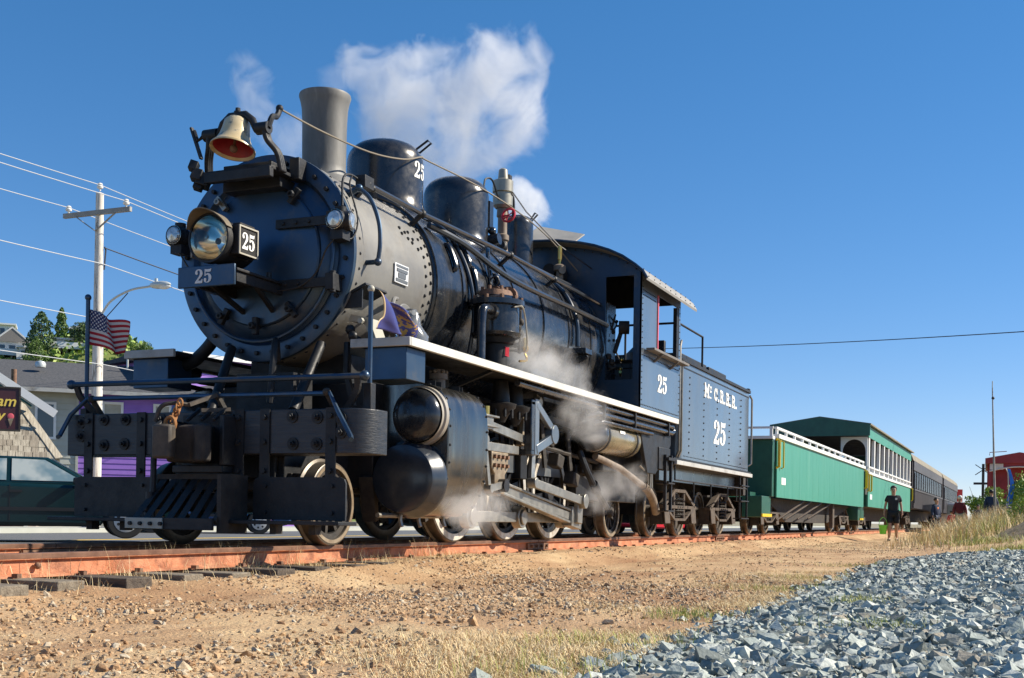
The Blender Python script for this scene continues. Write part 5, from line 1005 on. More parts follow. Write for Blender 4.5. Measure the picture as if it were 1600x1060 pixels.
keep = (py < gravel_edge(px)+g.normal(0, .09, n)) & (g.random(n) < np.where(py > -6.55, 1, .3)); dist = np.hypot(px+8.54, py+6.185); keep &= (g.random(n) < np.clip(9/dist, .55, 1)) & (dist > 1.2)
px, py = px[keep], py[keep]; dist = dist[keep]; sz = np.clip(g.lognormal(math.log(.0145), .55, len(px)), .005, .055)*np.clip(.85+dist*.02, 1, 1.3)
pz = gravel_h(px, py)-.01+g.uniform(-.015, .02, len(px)); nr_ = (dist < 6.5) & (g.random(len(px)) < .62)
scatter_rocks('gravel', px[~nr_], py[~nr_], pz[~nr_], sz[~nr_], 'gravel_stone', 'blue-grey crushed stone covering the near yard', 4, blocky=True)
scatter_rocks('gravel', px[nr_], py[nr_], pz[nr_], sz[nr_]*1.12, 'gravel_stone', 'blunter blue-grey stones mixed through the crushed stone', 24)
n = 52000; px = np.concatenate([g.uniform(-6.6, 3, n), g.uniform(3, 24, n//3)]); py = np.concatenate([g.uniform(-5.0, -1.0, n), g.uniform(-4.9, -1.0, n//3)]); keep = py > gravel_edge(px)-.1
cl = vnoise(px, py, 1.1, 9); keep &= g.random(len(px)) < np.clip((cl-.25)*1.8, .12, 1); px, py = px[keep], py[keep]
sz = np.clip(g.lognormal(math.log(.0072), .5, len(px)), .0035, .024)
scatter_rocks('pebbles', px, py, gh(px, py)+sz*.15, sz, 'pebble_stone', 'small tan pebbles strewn over the dirt', 6)
n = 420; px = g.uniform(-6.4, 4, n); py = g.uniform(-4.4, -1.25, n); keep = g.random(n) < np.where(vnoise(px, py, .7, 21) > .45, 1, .25); px, py = px[keep], py[keep]
scatter_rocks('loose_stones', px, py, gh(px, py)+.006, np.clip(g.lognormal(math.log(.02), .4, len(px)), .012, .042), 'pebble_stone', 'larger loose stones lying on the dirt beside the ties', 8)

# grass: blades merged into one mesh per kind
def blades(name, px, py, pz, h, lean, wd, material, label, seed, seg=2):
    g = np.random.default_rng(seed); n = len(px); a = g.uniform(0, 6.283, n); dx, dy = np.cos(a), np.sin(a); sx, sy = -dy, dx
    V = np.empty((n, 5, 3)); L1 = .5
    for k, (t, w_) in enumerate(((0, 1), (0, -1), (.55, .7), (.55, -.7), (1, 0))):
        V[:, k, 0] = px+dx*lean*h*t*t+sx*wd*w_*.5; V[:, k, 1] = py+dy*lean*h*t*t+sy*wd*w_*.5; V[:, k, 2] = pz+h*t*np.sqrt(np.maximum(.05, 1-(lean*t*.8)**2))
    F = np.array([(0, 1, 3), (0, 3, 2), (2, 3, 4)])[None]+5*np.arange(n)[:, None, None]
    return npmesh(name, V.reshape(-1, 3), F.reshape(-1, 3), material, 'stuff', label, smooth=False)
def clump_points(n, centres, spread, g):
    c = g.integers(0, len(centres), n); C = np.array(centres)[c]; return C[:, 0]+g.normal(0, 1, n)*C[:, 2]*spread, C[:, 1]+g.normal(0, 1, n)*C[:, 2]*spread
# straw mat along the gravel edge
n = 60000; px = -6.4+10.4*g.random(n)**1.3; py = gravel_edge(px)+np.abs(g.normal(0, .5, n))-.07; k = g.random(n) < np.clip((vnoise(px, py, 1.5, 31)-.3)*2.4, .03, 1); px, py = px[k], py[k]; n = len(px)
blades('dry_grass', px, py, gh(px, py)-.003, g.uniform(.02, .065, n), g.uniform(.7, 1.5, n), g.uniform(.002, .004, n), 'straw', 'flattened dry straw along the edge of the gravel', 12)
n = 2600; px, py = clump_points(n, [(-3.9, -4.6, .18), (-2.4, -4.55, .12), (-4.9, -4.7, .15), (.5, -4.5, .2), (2.5, -4.4, .2), (-2.9, -5.6, .16), (-1.2, -5.3, .1), (6, -4.4, .3)], 1, g)
blades('green_grass', px, py, gh(px, py)+.03*(py < gravel_edge(px)), g.uniform(.02, .08, n), g.uniform(.3, 1, n), g.uniform(.002, .004, n), 'straw_green', 'thin green grass tufts poking through dirt and gravel', 13)
n = 3200; px, py = clump_points(n, [(-3.3, -.98, .25), (-2.55, -.92, .2), (-1.35, -.93, .16), (-.55, -.95, .12), (.6, -.95, .25), (-4.3, .6, .35), (-4.0, -.2, .2), (1.9, -.98, .2), (-1.85, -.62, .1), (-1.05, -.66, .1), (-4.9, .9, .4)], 1, g)
blades('trackside_grass', px, py, gh(px, py)-.01, g.uniform(.04, .2, n)*np.where((py > -.85), 1.35, .55), g.uniform(.2, .9, n), g.uniform(.002, .005, n), 'straw', 'dry grass tufts along the rusty rail', 14)
n = 9000; px = g.uniform(-4, 40, n); py = g.uniform(1.7, 4.4, n); blades('verge_grass', px, py, np.full(n, -.3), g.uniform(.03, .12, n), g.uniform(.2, .9, n), g.uniform(.005, .012, n), 'straw', 'dry verge between the track and the street', 15)
# grassy bank on the right
n = 34000; px = g.uniform(15, 46, n); py = g.uniform(-10, -2.9, n); dens = 1.25*hump(px, py, 23.5, -4.35, 4.2, .8)+1.3*hump(px, py, 33, -6.0, 9, 1.9)+.6*hump(px, py, 40, -4, 8, 1.0)+.25*hump(px, py, 15.5, -6, 3, 2)
k = g.random(n) < dens*np.clip((vnoise(px, py, .8, 41)-.1)*1.6, .1, 1); px, py = px[k], py[k]; n = len(px); h = g.uniform(.15, .6, n)*np.clip(.35+1.0*hump(px, py, 24.5, -4.4, 5, 1.2)+1.0*hump(px, py, 34, -6, 9, 2.2), .3, 1.2)
blades('bank_grass', px, py, gh(px, py)-.02, h, g.uniform(.1, .7, n), g.uniform(.008, .018, n), 'straw', 'tall dry grass on the bank beside the path', 16)
k = g.random(n) < .55; blades('bank_green', px[k]+.1, py[k]-.5, gh(px[k]+.1, py[k]-.5)-.02, h[k]*.7, g.uniform(.1, .8, k.sum()), g.uniform(.008, .018, k.sum()), 'straw_green', 'green weeds among the dry grass of the bank', 17)
n = 2500; px, py = clump_points(n, [(14.5, -6.4, .35), (17.5, -5.6, .4), (16, -6.9, .4), (19, -5.2, .4), (13, -5.9, .3)], 1, g); blades('weeds', px, py, gh(px, py)-.01, g.uniform(.04, .16, n), g.uniform(.2, .9, n), g.uniform(.006, .014, n), 'straw_green', 'low green weeds at the far edge of the gravel', 18)

xs = np.arange(15, 26, .16); ys = np.arange(-9.6, -4.9, .14)
def mound(x, y): return gh(x, y)-.06+.42*hump(x, y, 20.5, -7.0, 2.6, 1.05)+.1*(vnoise(x, y, 2.2, 91)-.5)*hump(x, y, 20.5, -7.0, 3, 1.3)+.06*(vnoise(x, y, 6, 92)-.5)*hump(x, y, 20.5, -7.0, 3, 1.3)
v, f = grid(xs, ys, mound); npmesh('soil_mound_terrain', v, f, 'soil_dark', 'structure', 'dark soil heap at the foot of the bank')
# ================================================================== STREET SIDE (left background)
def local_boxes(root): return root
# --- long low house, half grey half purple
HS = thing('purple_house', 'low house with dark shingle roof, part grey and part purple siding', 'house', (24.63, 25.44, -.3), R(-46.37), local=True)
def boards(parent, x0, x1, y, z0, z1, material, step=.21, gaps=()):
    z = z0
    while z < z1-.01:
        h = min(step, z1-z)
        spans = [(x0, x1)]
        for a, b, c, d in gaps:
            if c < z+h*.5 < d: spans = [s_ for q in spans for s_ in (((q[0], min(q[1], a)), (max(q[0], b), q[1])) if a < q[1] and b > q[0] else (q,)) if s_[1]-s_[0] > .02]
        for a, b in spans: MB().prism([(a, y, z), (a, y-.028, z), (a, y-.008, z+h-.004), (a, y, z+h-.004)], (b-a, 0, 0)).build('siding_board', material, parent)
        z += step
MB().b2(-6, 5.4, .02, 6, 0, 4.85).build('wall', 'siding_grey', HS)
wins = [(-1.42, -.7, 3.1, 4.45), (.85, 1.6, 3.1, 4.55), (2.65, 3.3, 3.1, 4.55)]
boards(HS, -6, 0, .02, .9, 4.82, 'siding_grey', .22, wins[:1]); boards(HS, .06, 5.4, .02, .9, 4.82, 'purple', .2, wins[1:])
MB().b2(-.03, .06, -.04, .02, .9, 4.83).build('corner_board', 'siding_grey', HS)
for a, b, c, d in wins:
    fr = MB(); fr.b2(a, b, -.05, .0, d-.09, d); fr.b2(a, b, -.05, .0, c, c+.09); fr.b2(a, a+.09, -.05, .0, c+.09, d-.09); fr.b2(b-.09, b, -.05, .0, c+.09, d-.09); o = fr.build('window', 'house_white', HS)
    MB().b2(a+.09, b-.09, -.01, .0, c+.09, d-.09).build('pane', 'tan_box' if a > 0 else 'window_dark', o)
MB().prism([(-7, -.55, 4.83), (-7, -.5, 4.93), (-7, 3.2, 6.27), (-7, 6.8, 4.93), (-7, 6.6, 4.8)], (13.0, 0, 0)).build('roof', 'roof_shingle', HS)
MB().b2(-7, 6.0, -.62, -.56, 4.76, 4.9).build('gutter', 'house_white', HS).data.materials[0] = MATS['edge_grey']
mb = MB().lathe([(0, .18), (.12, .2), (.2, .16), (.26, .0)], (-1.3, 1.55, 5.85), (0, 0, 1), 14); mb.build('roof_vent', 'lamp_grey', HS); MB().cyl((1.8, 2.2, 6.0), (1.8, 2.2, 6.5), .04).build('vent_pipe', 'lamp_grey', HS)
mb = MB().b2(3.35, 4.2, 2.0, 2.6, 6.0, 6.12); mb.build('skylight', 'window_dark', HS)
# --- taller purple gable next to it
GH = thing('purple_gable_house', 'bright purple gabled house wall with cream corner trim seen past the smokebox', 'house', (27.93, 22.84, -.3), R(-20), local=True)
MB().b2(-.4, 6, .02, 7, 0, 6.5).build('wall', 'purple', GH); boards(GH, -.36, 6, .02, 3.6, 6.45, 'purple', .22)
MB().b2(-.42, -.3, -.05, .02, 0, 6.5).build('corner_board', 'cream', GH); MB().prism([(-.8, -.5, 6.4), (6.4, -.5, 6.4), (6.4, -.5, 6.55), (-.8, -.5, 6.55)], (0, .1, 0)).build('fascia', 'house_white', GH)
MB().prism([(-.8, -.4, 6.5), (-.8, 3.5, 6.75), (-.8, 7.4, 6.5)], (7.2, 0, 0)).build('roof', 'roof_shingle', GH)
# --- shop with shake mansard roof and its sign
mat('shake_dark', (.2, .17, .13), (.36, .31, .24), rough=.9, scale=3, stretch=(8, 1, 1), bump=.4, bscale=20)
SH = thing('shingled_shop', 'small shop with weathered wooden shake roof and white bargeboard', 'shop', (14.44, 16.26, -.3), R(-45.67), local=True)
MB().b2(-5, -.55, .9, 5, 0, 2.0).build('wall', 'pink_wall', SH)
MB().b2(-1.6, -.75, .86, .9, 0, 1.85).build('door', 'house_white', SH); MB().b2(-1.5, -.85, .84, .86, .1, 1.75).build('door_panel', 'sign_maroon', SH)
A0, A1 = Vector((-5, 0, 1.86)), Vector((-5, 1.25, 3.3)); sl_ = (A1-A0); ln = sl_.length; sd_ = sl_.normalized(); nr = Vector((0, -sd_.z, sd_.y))
MB().prism([(-5, .03, 1.85), (0, .03, 1.85), (-1.0, 1.28, 3.28), (-5, 1.28, 3.28)], (0, .1, -.05)).build('roof_deck', 'shake', SH)
MB().prism([(0, .03, 1.85), (0, 4, 1.85), (-1.0, 3, 3.28), (-1.0, 1.28, 3.28)], (-.1, 0, -.05)).build('roof_side', 'shake', SH)
random.seed(3)
for rr in range(10):
    t0 = rr*ln/10; xr = -1.0*(t0+ln/10)/ln-.02; x = -3.4+random.uniform(0, .1)
    while x < xr-.05:
        w_ = random.uniform(.12, .22); w_ = min(w_, xr-x); a = Vector((x+.006, 0, 1.86))+sd_*(t0-.02+random.uniform(-.015, .01)); l_ = ln/10+.03; q_ = random.uniform(-.006, .008)
        MB().prism([a+nr*(.026+q_), a+Vector((w_-.012, 0, 0))+nr*(.024+q_), a+Vector((w_-.012, 0, 0))+nr*.006, a+nr*.006], sd_*l_).build('shake_shingle', random.choice(('shake', 'shake', 'shake_dark')), SH); x += w_
MB().bar(Vector((-.02, -.01, 1.87)), Vector((-1.0, 1.25, 3.33)), .2, .04, (0, -.5, 1)).build('hip_cap', 'shake', SH)
mb = MB().bar((-2.3, .5, 4.45), (-.12, .5, 3.02), .06, .2); mb.build('bargeboard', 'house_white', SH); mb = MB().bar((-2.2, .75, 4.2), (-.7, .75, 3.2), .5, .05); mb.build('soffit', 'green_shaded', SH)
MB().cyl((-1.15, 1.3, 3.3), (-1.15, 1.3, 4.2), .07).build('flue', 'rusty_iron', SH)
SG = thing('shop_sign', 'maroon shop sign with yellow script letters beside the shake roof', 'sign', (12.35, 16.05, -.3), R(-43.2), local=True)
MB().b2(-1.7, .38, 0, .1, 2.45, 3.42).build('board', 'sign_maroon', SG)
fr = MB(); fr.b2(-1.74, .42, -.02, .12, 3.42, 3.46); fr.b2(-1.74, .42, -.02, .12, 2.41, 2.45); fr.b2(.38, .42, -.02, .12, 2.45, 3.42); fr.b2(-1.74, -1.7, -.02, .12, 2.45, 3.42); fr.build('sign_frame', 'under_dirt_shade', SG)
text_mesh('Ice Cream', .36, 'lettering', 'sign_yellow', SG, (.31, -.012, 3.0), (R(90), 0, 0), .25, 'RIGHT'); text_mesh('Candy', .36, 'lettering', 'sign_yellow', SG, (.05, -.012, 2.66), (R(90), 0, 0), .25, 'RIGHT')
mb = MB().prism([(.2, -.012, 2.52), (.14, -.012, 2.7), (.27, -.012, 2.72)], (0, -.006, 0)); mb.build('cone_mark', 'rim_tan', SG); MB().sph((.205, -.01, 2.76), .075, 10, (1, .1, 1)).build('scoop_mark', 'pink_trim', SG)
MB().cyl((-.9, .05, 0), (-.9, .05, 2.45), .06).build('post', 'grey_wood', SG)

# --- utility pole, street lamp, wires
UP = thing('utility_pole', 'tall weathered wooden utility pole with one crossarm and white insulators', 'utility pole', (19.46, 19.75, -.3))
PXp, PYp = 19.46, 19.75
MB().lathe([(-.3, .17), (4, .15), (9.9, .115), (9.95, .0)], (PXp, PYp, 0), (0, 0, 1), 16).build('pole_shaft', 'pole_wood', UP)
MB().b2(PXp-.16, PXp-.06, PYp-1.3, PYp+1.3, 9.22, 9.36).build('crossarm', 'grey_wood', UP)
for s in (-1, 1): MB().bar((PXp-.17, PYp+s*.75, 9.2), (PXp-.17, PYp, 8.72), .02, .06, XA).build('arm_brace', 'grey_wood', UP)
ins = [(PXp-.11, PYp-1.12, 9.36), (PXp-.11, PYp+1.12, 9.36), (PXp, PYp, 9.98)]
for p in ins: MB().lathe([(0, .03), (.06, .03), (.08, .09), (.13, .1), (.16, .06), (.19, .085), (.23, .06), (.25, 0)], p, (0, 0, 1), 12).build('insulator', 'ceramic', UP)
MB().tube([(PXp+.12, PYp-.1, 7.6), (PXp+.16, PYp-.12, 8.2), (PXp+.12, PYp-.1, 8.3)], .025, 6).build('conduit', 'wire_dark', UP)
SLm = thing('street_lamp', 'curved street lamp arm with a pale cobra head on the utility pole', 'street lamp', (PXp, PYp, 6.3))
q = smooth_path([(PXp, PYp-.12, 6.2), (PXp+.02, PYp-.5, 6.62), (PXp+.05, PYp-1.2, 6.9), (PXp+.1, PYp-1.9, 6.98)], 5); MB().tube(q, .035, 8).build('arm', 'lamp_grey', SLm); MB().tube([(PXp, PYp-.12, 5.95), (PXp+.05, PYp-1.1, 6.82)], .015, 6).build('arm_stay', 'wire_dark', SLm)
MB().sph((PXp+.12, PYp-2.25, 7.0), .3, 14, (.55, 1.3, .38)).build('lamp_head', 'lamp_grey', SLm); MB().sph((PXp+.12, PYp-2.4, 6.95), .22, 12, (.6, 1, .4)).build('lamp_glass', 'ceramic', SLm); MB().cyl((PXp+.12, PYp-2.1, 7.1), (PXp+.12, PYp-2.1, 7.2), .05).build('photocell', 'lamp_grey', SLm)
def wire(a, b, sag, r, material, label):
    a, b = Vector(a), Vector(b); q = [a+(b-a)*t-Vector((0, 0, sag*4*t*(1-t))) for t in [k/20 for k in range(21)]]
    MB().tube(q, r, 6).build('overhead_wire', material, None, label=label, cat='wire', group='wires strung along the street')
for i, (p, lab) in enumerate(zip(ins, ('white overhead wire on the near end of the crossarm', 'white overhead wire on the far end of the crossarm', 'topmost white overhead wire on the pole peak'))):
    z = p[2]+.18
    MB().tube([(p[0]-32*(1-k/16)+0*k, p[1], z+1.0*0-.9*4*((k/16)*(1-k/16))*.4) for k in range(17)]+[(p[0]+45*(k/16), p[1], z-1.1*4*((k/16)*(1-k/16))*.4) for k in range(1, 17)], .013, 6).build('overhead_wire', 'wire_light', None, label=lab, cat='wire', group='wires strung along the street')
wire((PXp-32, PYp-.15, 7.75), (PXp+.0, PYp-.15, 7.75), .35, .014, 'wire_light', 'middle white cable below the crossarm, running off towards the shop side'); wire((PXp, PYp-.15, 7.75), (PXp+40, PYp-.15, 7.6), .4, .014, 'wire_light', 'middle white cable below the crossarm, running behind the smokebox')
wire((PXp+.1, PYp-.15, 8.25), (PXp+30, PYp-4, 7.4), .5, .018, 'wire_dark', 'dark service wire leaving the pole towards the smokebox')
wire((PXp-32, PYp-.2, 6.3), (PXp, PYp-.2, 6.05), .3, .013, 'wire_light', 'striped cable reaching the pole at lamp height'); wire((PXp-32, PYp-.3, 4.9), (PXp, PYp-.2, 4.7), .3, .012, 'wire_light', 'lowest pale cable crossing in front of the hill'); wire((PXp, PYp-.2, 4.7), (PXp+22, PYp-6, 4.3), .3, .012, 'wire_light', 'pale cable crossing in front of the shingle roof')
wire((63.2, 15.5, 11.0), (40.5, -9.6, 7.75), .15, .022, 'wire_dark', 'lone dark wire crossing the sky behind the tender')
FP = MB().cyl((23.42, 23.19, -.3), (23.42, 23.19, 6.9), .03, .025).build('flagpole', 'house_white', None, label='slender white pole just beside the utility pole', cat='pole')

# --- cars
def sedan(name, label, loc, rz, paint, group):
    c = thing(name, label, 'car', loc, rz, group, local=True); W = .84
    side = [(-2.25, .3), (-2.28, .6), (-2.2, .86), (-1.6, .93), (-.6, .94), (.75, .92), (1.3, .84), (1.95, .74), (2.22, .62), (2.28, .4), (2.2, .26), (1.82, .24)]
    arch = lambda cx_: [(cx_+.36*math.cos(a), .3+.36*math.sin(a)) for a in [PI*k/10 for k in range(11)]]
    q = side[:-1]+[(2.0, .22)]+[p for p in arch(1.42) if p[1] > .25]+[p for p in [(1.02, .2), (-.98, .2)]]+[p for p in arch(-1.36) if p[1] > .25]+[(-1.75, .22)]
    MB().prism([(x, -W, z) for x, z in q], (0, 2*W, 0)).build('body', paint, c, bevel=.07)
    # greenhouse
    b = [(-1.75, .9), (.95, .9), (.15, 1.38), (-1.05, 1.39)]; vs = [(x, s*(W-.03 if z < 1 else .6), z) for s in (-1, 1) for x, z in b]
    MB().add(vs, [(0, 1, 2, 3), (7, 6, 5, 4), (0, 4, 5, 1), (1, 5, 6, 2), (2, 6, 7, 3), (3, 7, 4, 0)]).build('cabin', paint, c, bevel=.05)
    def quad(pts, nm, off):
        mb = MB().prism([Vector(p) for p in pts], off); mb.build(nm, 'window_car', c)
    for s in (-1, 1):
        def W3(x, z): t = (z-.9)/.48; return (x, s*((W-.03)*(1-t)+.6*t+.006), z)
        quad([W3(-.42, .97), W3(.72, .97), W3(.1, 1.33), W3(-.42, 1.34)], 'side_window', (0, s*.008, .002)); quad([W3(-1.35, .97), W3(-.5, .97), W3(-.5, 1.34), W3(-1.0, 1.33)], 'side_window', (0, s*.008, .002))
        MB().b2(-.75+.3, -.55+.3, s*(W+.005), s*(W+.03), .77, .81).build('door_handle', 'plastic_black', c); MB().box((.62, s*(W+.07), .98), (.14, .14, .12)).build('mirror', 'plastic_black', c, bevel=.03)
        mb = MB().b2(-1.0, .98, s*(W+.002), s*(W+.02), .46, .52); mb.build('side_moulding', 'plastic_black', c)
        for x in (-.45, .78): MB().b2(x, x+.012, s*(W+.001), s*(W+.006), .3, .9).build('door_gap', 'plastic_black', c)
        for x in (1.42, -1.36):
            wl = MB().lathe([(-.1, .19), (-.1, .29), (-.08, .31), (.08, .31), (.1, .29), (.1, .19)], (x, s*(W-.08), .31), (0, 1, 0), 32).build('wheel', 'rubber', c)
            mb = MB(); yy = s*(W+.025); mb.lathe([(0, .2), (.012, .205), (.02, .19)], (x, s*(W+.005), .31), (0, s, 0), 32); mb.cyl((x, yy, .31), (x, yy+s*.012, .31), .07, n=16); o = mb.build('hubcap', 'alloy', wl)
            mb = MB()
            for k in range(7): a = 2*PI*k/7; mb.cyl((x+.135*math.cos(a), s*(W+.02), .31+.135*math.sin(a)), (x+.135*math.cos(a), s*(W+.03), .31+.135*math.sin(a)), .028, n=8)
            for k in range(5): a = 2*PI*k/5; mb.cyl((x+.045*math.cos(a), yy+s*.008, .31+.045*math.sin(a)), (x+.045*math.cos(a), yy+s*.02, .31+.045*math.sin(a)), .012, n=6)
            mb.build('hub_slots', 'plastic_black', wl)
        MB().box((2.2, s*.62, .6), (.12, .34, .14)).build('headlight', 'ceramic', c, bevel=.02); MB().box((-2.22, s*.62, .72), (.1, .34, .16)).build('tail_light', 'red_paint', c, bevel=.02)
    quad([(.9, -.74, .95), (.9, .74, .95), (.2, .55, 1.36), (.2, -.55, 1.36)], 'windscreen', (.01, 0, .01)); quad([(-1.68, -.7, .96), (-1.68, .7, .96), (-1.1, .55, 1.36), (-1.1, -.55, 1.36)], 'rear_window', (-.01, 0, .01))
    MB().b2(2.2, 2.34, -.75, .75, .32, .48).build('bumper', paint, c, bevel=.04); MB().b2(-2.34, -2.2, -.75, .75, .34, .52).build('bumper', paint, c, bevel=.04)
    return c
mat('window_car', (.16, .24, .27), (.42, .46, .44), rough=.05, coat=1., spec=.8, scale=1.6, detail=3, lo=.45, hi=.6)
sedan('parked_car', 'dark green sedan parked beside the shake-roofed shop', (7.25, 9.72, -.22), R(-45), 'car_green', 'cars parked along the street'); sedan('parked_car', 'blue sedan mostly hidden behind the pilot beam', (17.6, 14.2, -.3), R(-52), 'car_blue', 'cars parked along the street')
sedan('parked_car', 'red car glimpsed between the wheels under the first green car', (39.2, 8.0, -.3), R(-20), 'red_paint', 'cars parked along the street')

# --- hill with houses and trees
HO, HR = Vector((95.085, 94.298, 0)), R(-45.88); HM = Matrix.Translation(HO) @ Matrix.Rotation(HR, 4, 'Z')
def hh(x, y):
    rise = np.clip((y+40)/46, 0, 1); rise = rise*rise*(3-2*rise); top = 20.6-np.clip((x-6)/40, 0, 1)**1.2*17+1.0*np.sin(x*.4)+.8*(vnoise(np.asarray(x, float)+300, np.asarray(y, float)+300, .12, 51)-.5)*3
    return rise*top-.4
v, f = grid(np.arange(-60, 62, 2.), np.arange(-42, 60, 2.), hh); vw = np.array([tuple(HM @ Vector(p)) for p in v]); npmesh('hill', vw, f, 'hill_green', 'structure')
def leaf_cloud(pos, size, g, droop=.4):
    n = len(pos); a = g.normal(0, 1, (n, 3)); a[:, 2] *= .6; a /= np.linalg.norm(a, axis=1)[:, None]; b = g.normal(0, 1, (n, 3)); b -= (b*a).sum(1)[:, None]*a; b /= np.linalg.norm(b, axis=1)[:, None]; c = np.cross(a, b)
    s = size[:, None] if hasattr(size, '__len__') else size
    V = np.stack([pos-b*s*.5, pos+c*s*.28, pos+b*s*.5, pos-c*s*.28], 1); F = np.arange(4*n).reshape(n, 4); return V.reshape(-1, 3), F
n = 30000; x = g.uniform(-45, 45, n); y = g.uniform(-32, 14, n); cl = vnoise(x+200, y+200, .35, 61); k = g.random(n) < np.clip((cl-.2)*2, .05, 1); x, y, cl = x[k], y[k], cl[k]; z = hh(x, y)+g.random(len(x))*(.3+2.2*np.clip(cl-.3, 0, 1))
for nm, msk, mt, lab in (('hill_shrubs', g.random(len(x)) < .55, 'leaf_bright', 'sunlit shrubs covering the hillside'), ('hill_thicket', None, 'leaf', 'darker thicket mixed over the hillside')):
    if msk is None: msk = ~m0
    m0 = msk; P_ = np.array([tuple(HM @ Vector(p)) for p in np.stack([x, y, z], -1)[msk]]); V_, F_ = leaf_cloud(P_, g.uniform(.35, .9, len(P_)), g); npmesh(nm, V_, F_, mt, 'stuff', lab, smooth=False)
def tree(name, label, base, h, r, kind, group, material, nl=2600, seed=0, lsize=None):
    t = thing(name, label, 'tree', base, 0, group, local=True); g_ = np.random.default_rng(seed); random.seed(seed)
    mb = MB().tube([(0, 0, -.3), (.05, 0, h*.5), (0, 0, h*.93)], lambda s: max(.01, h*.022*(1-s*.85)), 7)
    for k in range(9): a = random.random()*6.28; z0 = h*(.2+.07*k); l_ = r*(1-z0/h)*.9 if kind == 'conifer' else r*.7; mb.tube([(0, 0, z0), (l_*math.cos(a), l_*math.sin(a), z0+(-.05*h if kind == 'conifer' else .12*h))], lambda s: h*.008*(1-s*.7), 5)
    mb.build('trunk', 'bark', t)
    if kind == 'conifer':
        zt = g_.random(nl)**1.35; lay = np.sin(zt*h*5)*.12+1; rad = r*(1-zt)**.5*lay*(1+.25*np.sin(zt*17+1)*.5)*np.sqrt(g_.uniform(.25, 1, nl)); a = g_.uniform(0, 6.283, nl); a += .5*np.sin(zt*30)
        pos = np.stack([rad*np.cos(a), rad*np.sin(a), h*(.08+.92*zt)-rad*.18], -1)
    else:
        nb = 16; c = g_.normal(0, 1, (nb, 3)); c /= np.linalg.norm(c, axis=1)[:, None]; c = c*g_.uniform(.35, .75, nb)[:, None]*np.array([r, r, h*.36])+np.array([0, 0, h*.58]); w_ = g_.integers(0, nb, nl); d_ = g_.normal(0, 1, (nl, 3)); d_ /= np.linalg.norm(d_, axis=1)[:, None]
        pos = c[w_]+d_*(g_.uniform(.5, 1, nl)**.5)[:, None]*r*.42
        pos[:, 2] = np.maximum(pos[:, 2], .05)
    V_, F_ = leaf_cloud(pos, g_.uniform(.7, 1.3, nl)*(lsize or h*.06), g_); npmesh('crown', V_, F_, material, None, None, t, smooth=False); return t
def hill_at(x, y): p = HM @ Vector((x, y, float(hh(np.array(x), np.array(y))))); return tuple(p)
for i, (x, y, h, r, kd, mt, lab) in enumerate(((-2.6, -6, 5.2, 2.1, 'conifer', 'leaf_conifer', 'tallest dark conifer on the hill between the white houses'), (-3.0, -9, 3.6, 1.5, 'conifer', 'leaf', 'lighter green conifer in front of the tallest one'), (-5.6, -14, 3.8, 1.4, 'conifer', 'leaf_conifer', 'bluish spruce below the gabled white house'),
        (-.6, 4, 4.0, .9, 'conifer', 'leaf', 'small pointed conifer behind the decked house'), (1.6, -6, 3.3, 1.3, 'round', 'leaf_conifer', 'round dark tree right of the decked house'), (2.9, -5, 2.9, 1.0, 'round', 'leaf', 'small round tree next to the utility pole'), (-8.8, 6, 3.5, 1.5, 'round', 'leaf_bright', 'pale round tree at the edge beside the highest house'), (7.5, -8, 2.8, 1.4, 'round', 'leaf', 'low round tree at the end of the hill crest'), (-1.2, -17, 3.2, 1.5, 'round', 'leaf_bright', 'light green bushy tree low on the hillside'))):
    tree('hill_tree', lab, hill_at(x, y), h, r, kd, 'trees on the hill', mt, 2200, 100+i)
def hill_house(label, x, y, w_, d_, h, rh, deck=False, gable=True, z=None, rz=0):
    p = hill_at(x, y); c = thing('hill_house', label, 'house', (p[0], p[1], p[2]-.5+(z or 0)), HR+R(rz), 'houses on the hill', local=True)
    MB().b2(-w_/2, w_/2, 0, d_, 0, h).build('wall', 'house_white', c)
    if gable: MB().prism([(-w_/2-.3, -.3, h), (w_/2+.3, -.3, h), (0, -.3, h+rh)], (0, d_+.6, 0)).build('roof', 'house_roof', c); MB().prism([(-w_/2-.3, -.34, h-.12), (0, -.34, h+rh-.02), (w_/2+.3, -.34, h-.12), (w_/2+.3, -.34, h+.1), (0, -.34, h+rh+.18), (-w_/2-.3, -.34, h+.1)], (0, .05, 0)).build('bargeboard', 'house_white', c)
    else: MB().b2(-w_/2-.3, w_/2+.3, -.3, d_+.3, h, h+.18).build('roof', 'house_white', c)
    nw = max(2, int(w_/1.0))
    for k in range(nw):
        a = -w_/2+w_*(k+.2)/nw
        for zz in ((h*.55,) if h < 2.6 else (h*.2, h*.6)): o = MB().b2(a, a+w_/nw*.6, -.03, .02, zz, zz+min(.9, h*.28)).build('window', 'window_dark', c); MB().b2(a-.05, a+w_/nw*.6+.05, -.06, -.0, zz-.08, zz-.02).build('sill', 'house_white', o)
    if deck:
        MB().b2(-w_/2-.2, w_/2+.8, -1.6, 0, .55, .75).build('deck', 'house_white', c); MB().b2(-w_/2-.2, w_/2+.8, -1.62, -1.56, .75, 1.25).build('deck_rail', 'house_white', c)
        for k in range(5): MB().b2(-w_/2+k*w_/4-.07, -w_/2+k*w_/4+.07, -1.5, -1.36, -1.6, .55).build('deck_post', 'house_beam', c)
    return c
